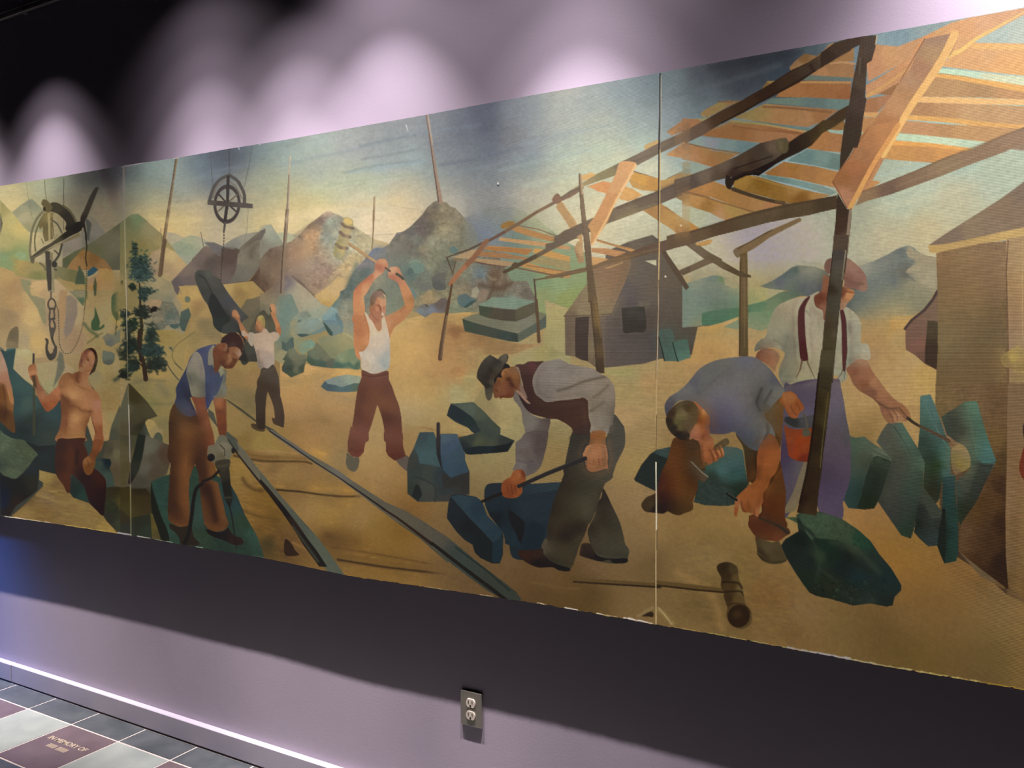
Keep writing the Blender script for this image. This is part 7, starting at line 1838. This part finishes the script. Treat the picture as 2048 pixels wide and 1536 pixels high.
P1 440 380 520 260 640 170 740 160 850 220 920 320 920 470 890 600 840 680 800 760 700 900 640 920 520 900 440 850 400 960 310 1000 290 800 270 560 310 460 380 400 | 7c4428 350 600 743c1c 350 850 6c3814 480 450 84502c 550 600 703a18 500 780 60300f 620 620 8c5c38 650 700 94643c 700 500 8c5c34 780 540 986c48 830 600 a4806a 740 680 8c5c34 600 780 8c5c38 560 850 6c3c1c 650 850 643410 720 780 683a18
P1 440 370 480 300 560 210 640 165 720 155 800 190 870 270 910 380 910 520 880 600 850 520 780 470 680 460 600 490 580 530 580 450 550 400 500 380 | 341a10 600 300 38180a 750 300 3c2014 850 400 402416 700 440 4c3028 520 330 30180c
P1 470 400 540 380 580 430 570 520 530 560 480 520 | 845430 500 450 7c4828 560 470 8c6040
s 3c1808 .7 30 10 590 520 590 580
s 4a200c .8 30 8 680 700 740 740 760 720
s 50240c .7 26 8 540 900 600 870 650 900
s a87850 .6 36 14 610 640 660 720 620 760
s 4c200c .7 40 16 440 780 480 830 520 880
s b08c74 .5 40 16 830 540 840 640
s 6c3c20 .6 26 10 690 600 740 640
s 94643c .5 30 10 560 800 620 830
p1 390 960 440 860 480 900 520 1000 440 1100 | 8c8a6c
@ 240 660 6.4
b 5 640 1020 1100 1640
b 4 720 300 1380 1100
s 50546c .5 40 16 1180 560 1200 700 1180 900
s 303850 .5 40 14 1110 700 1130 900
@ 240 880 6.4
b 4 630 20 1080 1080
b 4 1080 480 1390 1160
# painted_person | small figure in white shirt and dark trousers with raised arms
@ 430 560 12.8
P1 1120 930 1170 905 1230 920 1270 1000 1280 1100 1260 1200 1230 1130 1180 1080 1130 1040 1110 980 | a89858 1240 1000 98884c 1150 960 b09c60
s 7c5434 .6 24 8 1065 1160 1095 1230
s 8c5c40 .6 50 20 1080 1290 1180 1290
b 2 900 860 1320 1380
P1 870 1350 930 1340 1000 1370 1000 1500 960 1700 860 1600 840 1450 | a89884
P1 1560 1360 1640 1380 1640 1480 1560 1560 | b09c84
@ 240 660 6.4
b 4 1720 440 2048 1240
# painted_person | worker in a white undershirt swinging a mallet overhead
@ 720 560 15.86
P1 320 640 330 560 380 450 440 390 520 350 620 350 720 400 800 470 840 540 830 600 740 610 660 580 600 540 540 560 500 640 440 760 380 820 340 760 | 80644c 400 560 84664c 480 440 90705c 600 440 9c7460 700 480 a88468 780 520 bca078 740 570 b09868 360 720 7c5c3c 450 640 906c4c
s 565440 .8 40 16 540 330 640 290 740 360 820 460 840 540
s e0d0a8 .8 20 8 760 470 800 510
s 7c5c44 .6 20 8 660 430 720 480 760 560
s c07448 .6 50 20 540 620 600 700
s 8c4c28 .8 26 8 590 800 640 860 650 950
s e0a070 .6 40 16 680 650 700 900
@ 720 540 12.8
s 884c2c .8 22 7 470 900 525 960 535 1060
s 945434 .7 20 8 500 1100 540 1120
s d8996c .6 36 14 420 980 450 1040
s a86444 .6 30 10 590 960 640 940
s a05c40 .7 20 6 560 1180 600 1190
s d08c64 .5 24 8 550 1240 580 1240
s 9c5c3c .6 40 14 300 1110 370 1220 460 1290
s a86848 .5 30 12 260 960 280 1060
@ 520 420 6.4
b 5 1180 1280 1340 1536
b 5 1400 1300 1900 1536
@ 520 640 6.4
b 4 1190 -40 1420 380
b 5 1240 660 1830 1500
@ 520 860 6.4
b 5 1130 -100 1400 240
b 5 1560 -100 1840 300
s 5c3018 .5 30 12 1170 250 1240 280 1320 260
# painted_mallet | pale banded wooden mallet raised by the man in the undershirt
@ 520 420 6.4
s 9c9064 .6 40 20 1010 380 960 560
s ccb884 .5 40 16 1130 250 1080 480 1030 600
# painted_person | stooping worker in a grey hat, dark vest and grey shirt
@ 970 720 15.86
P1 300 750 400 560 520 540 500 440 560 330 620 280 800 240 960 230 1040 420 1080 640 1080 900 1000 960 900 960 800 1000 600 1100 300 1200 | 7c4c26 620 400 986434 850 380 8c5c34 950 520 905c2c 600 520 8c5420 540 650 8c5828 620 750 844c2c 450 700 7c4824 380 820 74401f 550 900 7c4a2c 760 620 542a0a 850 780 4c1f04 950 700 84501c 980 880 783f18 720 900 784430
P1 560 300 620 130 700 120 790 200 770 250 640 270 540 350 500 460 540 540 480 560 400 540 360 640 300 760 300 600 400 480 500 340 | 16100c
s 4c1c04 .8 60 24 700 590 800 680 880 800 960 880
s 6c3c10 .6 30 12 640 380 690 440 680 520
s a87048 .5 30 12 560 400 580 500
@ 940 700 17.067
b 4 820 560 1700 1500
@ 820 600 6.4
s 84502c .6 30 12 1180 1120 1220 1200
s 542810 .8 12 4 1095 1150 1120 1165
s 4c2008 .7 12 4 1160 1230 1190 1250
s 8c5c34 .5 20 8 1130 1120 1150 1160
@ 1000 680 6.4
b 5 440 260 1480 1200
s 544838 .6 26 10 740 650 880 610 1050 540 1200 500 1340 470
s 5c5040 .5 26 10 1380 580 1280 680 1200 730
s 5c5040 .5 26 10 1150 910 1240 860 1330 790
@ 1000 860 6.4
b 5 600 100 1600 1600
b 3 1100 160 1380 500
s 1c1208 .5 50 20 790 1380 900 1370 1000 1280 1060 1200
s 1c120a .5 40 16 850 500 760 740 690 980 650 1250 640 1400
s 7c4820 .6 14 5 1200 370 1200 450
s 7c4820 .6 14 5 1260 370 1265 450
s 7c4820 .6 14 5 1315 370 1320 440
# painted_person | bending worker in a grey-blue shirt with a small hammer and chisel
@ 1310 780 6.345
P1 140 380 160 300 230 210 320 150 420 135 500 160 560 230 560 300 540 380 490 470 450 560 430 630 380 640 300 610 220 560 160 470 | 584c32 300 330 6c603c 360 300 6c6040 280 400 5c5430 420 230 4a3a20 480 280 5c4a2e 220 300 3c2a1a 180 400 2c2014 240 480 2a2416 320 480 5c5030 400 450 5c4c34 440 540 6c5438 350 590 2a2018 420 560 30241a 300 560 241a14
P1 500 160 560 190 640 270 690 360 690 500 700 560 650 560 600 580 540 640 480 610 450 560 490 470 550 380 560 280 540 220 | a0683c 560 250 98603c 620 280 b07840 600 340 9c6424 580 400 7c4010 650 400 90501f 660 470 8c4c28 540 480 a4704c 520 550 a06a50 600 500 985c34
s 6c3410 .7 24 8 570 290 580 400
s b88450 .6 24 8 610 260 620 310
s 6a3820 .7 24 8 560 600 640 550 670 580
s a87458 .6 30 12 570 640 560 620
s 84502c .7 30 10 490 590 540 600
b 2 450 240 700 640
s 6a3a1c .7 18 6 700 760 740 830 740 920
s 6a3a1c .7 18 6 760 740 800 820 810 900
s 6a3a1c .7 16 6 810 720 840 790 850 850
s b88058 .6 20 8 730 780 770 850
s b88058 .6 18 8 790 740 830 820
s b88058 .6 16 8 830 710 865 790
s 7c4424 .7 24 10 590 700 600 850 620 920
@ 1270 690 6.4
b 6 380 140 1300 760
b 6 900 760 1900 1350
b 5 380 1240 880 2160
b 6 1440 1380 1960 2460
s 3c3a36 .6 34 12 1620 560 1580 660 1560 750 1600 840
s 403e3a .6 26 10 1750 580 1700 660 1660 740
s 40403c .6 26 8 1690 1020 1700 1120 1650 1200
s 504e4c .5 34 14 1280 250 1150 330 1000 460 880 580 800 620
s 7c7868 .4 50 20 1250 250 1000 380 850 520
# painted_person | standing worker in a red cap, white shirt and braces beside the post
@ 1500 500 6.4
b 6 120 620 610 1640
b 6 760 620 950 1640
b 5 1250 760 1520 1500
s 6c6c60 .6 40 16 480 1110 450 1250 420 1400 390 1600
s 706c58 .6 20 8 300 1150 400 1200 440 1260
s 7c5848 .6 30 12 1230 380 1330 440 1450 440
s a07464 .5 40 16 1300 250 1400 330
P1 940 400 960 380 1000 400 990 560 960 700 940 780 880 720 830 660 820 610 880 560 920 500 | 84482c 930 450 945838 900 640 743a22 950 720 94583c
@ 1500 700 6.4
b 5 440 400 860 900
b 5 1000 420 1280 2100
# painted_pine | dark green pine tree beside the rocks
g .8 .84 .86 .8
# painted_rock | cluster of teal granite blocks by the pry bar
g .80 .86 .95 .85
# painted_rock | row of upright teal granite slabs beside the big shed
g .95 1 1 .9
# painted_person | stooping drill operator in a blue vest and brown trousers
g .96 .94 .92 .86
# painted_person | worker in a white undershirt swinging a mallet overhead
g .95 .95 .97 .86
# painted_person | standing worker in a red cap, white shirt and braces beside the post
g 1 1 .96 .78
# painted_person | stooping worker in a grey hat, dark vest and grey shirt
g 1 1 .98 .86
# painted_person | shirtless worker holding a drill rod
g 1 .98 .96 .9
# mural
@ 0 0 1
s 8494a0 .25 5 3 560 330 700 300 820 270 960 250
s 7c8484 .3 4 2 720 292 800 276 830 272
s 7c8484 .3 4 2 725 318 790 308 840 296
s 788084 .3 4 2 690 345 760 330 840 322
s 98b0b8 .35 5 3 700 345 780 333 850 322
s c8cca8 .3 6 4 600 385 700 362 820 350
s 98a898 .3 3 2 650 372 740 358 840 348
s 707880 .3 5 3 860 290 930 276 1010 262
s 646c7c .35 5 3 880 330 950 318 1040 296
s 8c98a0 .3 5 3 900 350 980 330 1080 310
s a8b8b8 .3 5 3 1000 340 1080 322 1180 300
s c0ccb8 .35 6 4 1050 372 1150 350 1260 318
s 98a4ac .3 5 3 1040 290 1120 270 1220 250
s 8490a0 .25 5 3 400 350 440 340 500 330
s 8c9894 .3 5 3 300 372 360 360 440 350
s c8b890 .3 5 3 300 420 400 405 520 390
s d8c48c .4 8 5 300 432 340 442 400 440
s e8d0a0 .4 10 6 620 420 700 412 800 400
s f0d8b0 .4 12 6 560 440 640 425 690 422
s 7c949c .35 6 3 1380 240 1440 225 1500 215
s 60686c .35 8 4 1350 190 1450 165 1560 130
s 2c3038 .4 10 5 1420 136 1500 122 1600 104
s c4c4ac .4 8 5 1700 400 1800 375 1900 360
s d4ccac .4 8 5 1750 420 1850 395 1950 372
s b0c0b8 .4 6 4 1760 350 1850 330 2000 300
# mural
@ 0 0 1
b 16 1600 900 2048 1380
b 10 560 860 1300 1240
b 12 560 650 900 900
b 10 225 540 300 700
b 6 520 480 620 700
# painted_shed | tall tan shed wall with pale eaves at the right end
@ 0 0 1
b 14 1870 700 2048 900
b 10 1870 500 2048 1200
@ 0 0 1
# painted_person | stooping drill operator in a blue vest and brown trousers
b 5 332 850 420 905 .02
# painted_person | bending worker in a grey-blue shirt with a small hammer and chisel
b 7 1400 720 1560 860 .008
b 5 1500 930 1580 1080 .008
b 5 1330 900 1410 1040 .008
# painted_person | stooping worker in a grey hat, dark vest and grey shirt
b 5 1080 880 1260 1130 .006
# painted_person | standing worker in a red cap, white shirt and braces beside the post
b 5 1520 600 1740 740 .006
b 8 1560 760 1720 1040 .02
# painted_rock | row of upright teal granite slabs beside the big shed
b 7 1670 780 2000 1140 .012
# painted_shed | grey gabled quarry shed with a dark square window
b 8 1120 500 1410 740 .006
# mural
b 12 930 395 1140 500 .03
b 12 1380 520 1780 700 .02
b 10 1700 540 1880 640 .01
# painted_canopy | big slatted plank canopy on round poles
b 7 1350 180 1380 500 .06
# mural
@ 0 0 1
s 8c8068 .5 3 1 247 333 250 480 253 600
l 1.3 1.5 b0a07c 246.8 333 250 480 252.6 600
l 1.6 1.2 d8c490 251.6 560 253 613 254.5 680
l 1 1 8c7c60 254.5 680 256.5 780 257 816
l 1.8 1.6 c8b898 257 810 258.5 850 260 925
l 1.2 1.2 6c5c44 260 925 260.6 970
l 1.5 1.2 a09474 260.6 970 262 1068
l 3 3 0c0c0c 1320.5 148 1320 220 1318.5 275 1318 300
l 1 1 c8c0a8 1322.5 150 1320.5 300
l 2.6 1.6 14100c 1318.5 280 1318 320 1317 400 1316.5 480
l 2 2 d4b47c 1320 300 1319.5 400 1318.5 500 1317 570
l 2 2 c4ac90 1317 570 1315 700 1313.5 740
l 1 1 5c4830 1317 560 1314 680 1312 760
l 1.5 1.5 c0a478 1313.5 740 1312.5 820 1311.5 900
l 1.2 1.2 4c3c24 1313 830 1312 900
l 2.4 2.6 d8ccb0 1312 925 1312.5 1000 1312.5 1060
l 1.6 1.8 c0ac84 1312.5 1060 1311.8 1130 1312 1252
l 1.2 1.2 3a2c18 1314 1060 1313.5 1100
s a09060 .6 5 3 1314 1218 1325 1225 1345 1247
l 2 2 a89468 1317 1215 1328 1228 1343 1248
P1.5 1284 1232 1298 1224 1306 1225 1306 1234 1296 1233 | 2c1e0c
s 94805a .7 4 2 1276 1232 1292 1223 1305 1215
E 2.2 2.2 d8c8b0 10 50
E 1.6 1.6 d8c8b0 50 100
E 1.6 2 c0a458 130 210
E 4 3 e8dcc0 236 262
E 2.4 2 c8c0a0 275 300
E 1.6 1.4 a8b090 310 345
E 1.6 1.6 a0a890 392 405
E 1.4 1.4 8c8468 505 530
E 1.4 1.4 b0a078 845 900
E 1.6 1.6 b0a078 960 985
E 3 2 e0cca0 1075 1098
E 3.5 3 f4e4bc 1130 1155
E 2.4 3 ecd8a8 1194 1235
E 3.4 4 f0dcb4 1248 1305
E 2 2 a89058 1350 1400
E 2 2 b8a054 1410 1450
E 1.6 2.4 c0a068 1460 1570
E 2.6 4 ecd49c 1575 1640
E 4.4 4 f4dcac 1640 1700
E 4 3 dcb87c 1700 1760
E 3 3 d0a86c 1760 1860
E 3 3 c8a060 1860 1960
E 3 3 a08030 1960 2048
l 2 1.6 e0d8c8 244 334 300 322
l 1.6 1.6 e8e0d4 300 322 352 315
l 2 2 f0e8dc 348 316 356 315
l 1.4 1 d8dcd8 476 292 479 300
l 1.4 1 d0d4d0 517 284 520 290
l 1.6 1 d8dcd4 812 250 816 262
e e8e8e0 1 996 367 1.6 2.2 0
e 282c30 .8 996 371 2 2 0
e e0d8c0 1 1331 553 1.8 2.2 0
e e8d8c0 .9 1362 451 1.4 2 0"""
run_paint(PAINT)
IMG *= 1 + .020 * NZ_FINE[..., None] + .012 * NZ_MID[..., None]
lum = IMG @ np.array((.3, .59, .11), np.float32)
IMG = 1.04 * np.clip(lum[..., None] + (IMG - lum[..., None]) * .98, .003, 1) ** 1.12
np.clip(IMG, .015, 1, out=IMG)

# ------------------------------------------------------------------ mural panels built from the painted surface
lin = np.where(IMG <= .04045, IMG / 12.92, ((IMG + .055) / 1.055) ** 2.4)
# pigment = how the canvas looks in the gallery, divided by the light the track spots give it there
def spot_light_on(px, pz, stride=8):
    q = np.stack([px, np.full_like(px, MURAL_Y), pz], -1); tot = np.zeros(px.shape + (3,))
    for x, z, a, tz, pw, cone, bl, col, dx in SPOTS:
        L = np.array([x, WALL_Y - a, z]); ax = np.array([x + dx, WALL_Y, tz]) - L; ax /= np.linalg.norm(ax)
        d = q - L; r = np.linalg.norm(d, axis=-1); d /= r[..., None]; ch = math.cos(math.radians(cone / 2))
        u = np.clip((d @ ax - ch) / ((1 - ch) * bl), 0, 1)
        tot += (pw / (4 * math.pi ** 2) * u * u * (3 - 2 * u) * d[..., 1] / r ** 2)[..., None] * np.array(col)
    return tot
LIGHT = np.clip(spot_light_on(WX, WZ) + np.array((.045, .038, .045)), .2, 3)
alb = np.clip(lin / LIGHT * np.array((1.0, 1.0, 1.0)), .004, .9).astype(np.float32)

def paint_mat():
    def f(nt, b):
        N = nt.nodes; L = nt.links
        at = N.new('ShaderNodeAttribute'); at.attribute_name = 'paint'
        tc = N.new('ShaderNodeTexCoord')
        # dry-brush variation and canvas weave
        n = N.new('ShaderNodeTexNoise'); n.inputs['Scale'].default_value = 90; n.inputs['Detail'].default_value = 5
        L.new(tc.outputs['Object'], n.inputs['Vector'])
        mr = N.new('ShaderNodeMapRange'); mr.inputs[1].default_value = .3; mr.inputs[2].default_value = .7; mr.inputs[3].default_value = .95; mr.inputs[4].default_value = 1.05
        L.new(n.outputs['Fac'], mr.inputs[0])
        mx = N.new('ShaderNodeVectorMath'); mx.operation = 'SCALE'
        L.new(at.outputs['Color'], mx.inputs[0]); L.new(mr.outputs[0], mx.inputs['Scale']); L.new(mx.outputs[0], b.inputs['Base Color'])
        wv = [N.new('ShaderNodeTexWave') for _ in range(2)]
        for q, ax in zip(wv, ('X', 'Z')):
            q.bands_direction = ax; q.inputs['Scale'].default_value = 95; q.inputs['Distortion'].default_value = 1.5
            L.new(tc.outputs['Object'], q.inputs['Vector'])
        ad = N.new('ShaderNodeMath'); ad.operation = 'ADD'; L.new(wv[0].outputs['Fac'], ad.inputs[0]); L.new(wv[1].outputs['Fac'], ad.inputs[1])
        bp = N.new('ShaderNodeBump'); bp.inputs['Strength'].default_value = .16; bp.inputs['Distance'].default_value = .0006
        L.new(ad.outputs[0], bp.inputs['Height']); L.new(bp.outputs[0], b.inputs['Normal'])
    return mat('oil_paint_on_canvas', rough=.55, build=f)
m_paint = paint_mat()
m_board = mat('panel_board', rough=.8, build=noise_color(20, (.03, .026, .022), (.05, .042, .034)))

def grid_mesh(name, mask, parent):
    """mask over quads (NR-1, ncol-1) -> one mesh of those quads, carrying the paint colours"""
    rr, cl = np.nonzero(mask)
    if len(rr) == 0: return None
    q = np.stack([rr * ncol + cl, (rr + 1) * ncol + cl, (rr + 1) * ncol + cl + 1, rr * ncol + cl + 1], 1)
    u, inv = np.unique(q, return_inverse=True); inv = inv.reshape(-1, 4)
    me = bpy.data.meshes.new(name)
    me.vertices.add(len(u)); me.loops.add(inv.size); me.polygons.add(len(inv))
    co = np.empty((len(u), 3), np.float32); co[:, 0] = WX.ravel()[u] - parent.location.x; co[:, 1] = MURAL_Y - parent.location.y; co[:, 2] = WZ.ravel()[u] - parent.location.z
    me.vertices.foreach_set('co', co.ravel())
    me.loops.foreach_set('vertex_index', inv.ravel().astype(np.int32))
    me.polygons.foreach_set('loop_start', np.arange(0, inv.size, 4, dtype=np.int32))
    me.update(calc_edges=True)
    at = me.color_attributes.new('paint', 'FLOAT_COLOR', 'POINT')
    cb = np.ones((len(u), 4), np.float32); cb[:, :3] = alb.reshape(-1, 3)[u]
    at.data.foreach_set('color', cb.ravel())
    me.materials.append(m_paint)
    o = bpy.data.objects.new(name, me); C.objects.link(o); o.parent = parent
    return o

pan = [(-1e9, seam_l, 'left mural panel with a chain pulley, pine trees and a shirtless worker'),
       (seam_l, seam_r, 'wide middle mural panel with the rail track and the worker swinging a mallet'),
       (seam_r, 1e9, 'right mural panel with the plank canopy, tall dark post and bending worker')]
qid = IDM[:-1, :-1]; qx = (WX[:-1, :-1] + WX[:-1, 1:]) / 2
for a, b, lab in pan:
    sel = (qx > a) & (qx <= b)
    cols = np.nonzero(sel[0])[0]; c0, c1 = cols[0], cols[-1] + 1
    zlo = min(zb[c0:c1 + 1]); root = empty('mural_panel', ((colx[c0] + colx[c1]) / 2, MURAL_Y, zlo), lab, 'mural', 'panels of the long quarry mural')
    base = sel & (qid == 0); parts = []
    for i in range(1, len(MOTIFS)):
        mk = sel & (qid == i)
        if mk.sum() < 150: base |= mk
        else: parts.append((i, mk))
    grid_mesh('painted_canvas', base, root)
    for i, mk in parts:
        po = grid_mesh(MOTIFS[i][0], mk, root); po['label'] = MOTIFS[i][1]
    # thickness behind the painted face
    bm = bmesh.new(); f, k_ = [], []
    idx = list(range(c0, c1 + 1, 6)) + ([c1] if (c1 - c0) % 6 else [])
    g = .0007
    xs = [colx[c] + (g if c == c0 and a > -1e8 else 0) - (g if c == c1 and b < 1e8 else 0) for c in idx]
    ring = []
    for y in (MURAL_Y + .0004, WALL_Y - .0003):
        ring.append([bm.verts.new((x - root.location.x, y - MURAL_Y, zt[c] - root.location.z)) for x, c in zip(xs, idx)])
        ring.append([bm.verts.new((x - root.location.x, y - MURAL_Y, zb[c] - root.location.z)) for x, c in zip(xs, idx)])
    tf, bf, tb, bb = ring
    for k in range(len(idx) - 1):
        bm.faces.new((tf[k], bf[k], bf[k + 1], tf[k + 1])); bm.faces.new((tb[k + 1], bb[k + 1], bb[k], tb[k]))
        bm.faces.new((tf[k + 1], tb[k + 1], tb[k], tf[k])); bm.faces.new((bf[k], bb[k], bb[k + 1], bf[k + 1]))
    bm.faces.new((tf[0], tb[0], bb[0], bf[0])); bm.faces.new((tf[-1], bf[-1], bb[-1], tb[-1]))
    obj('backing_board', bm, m_board, root)
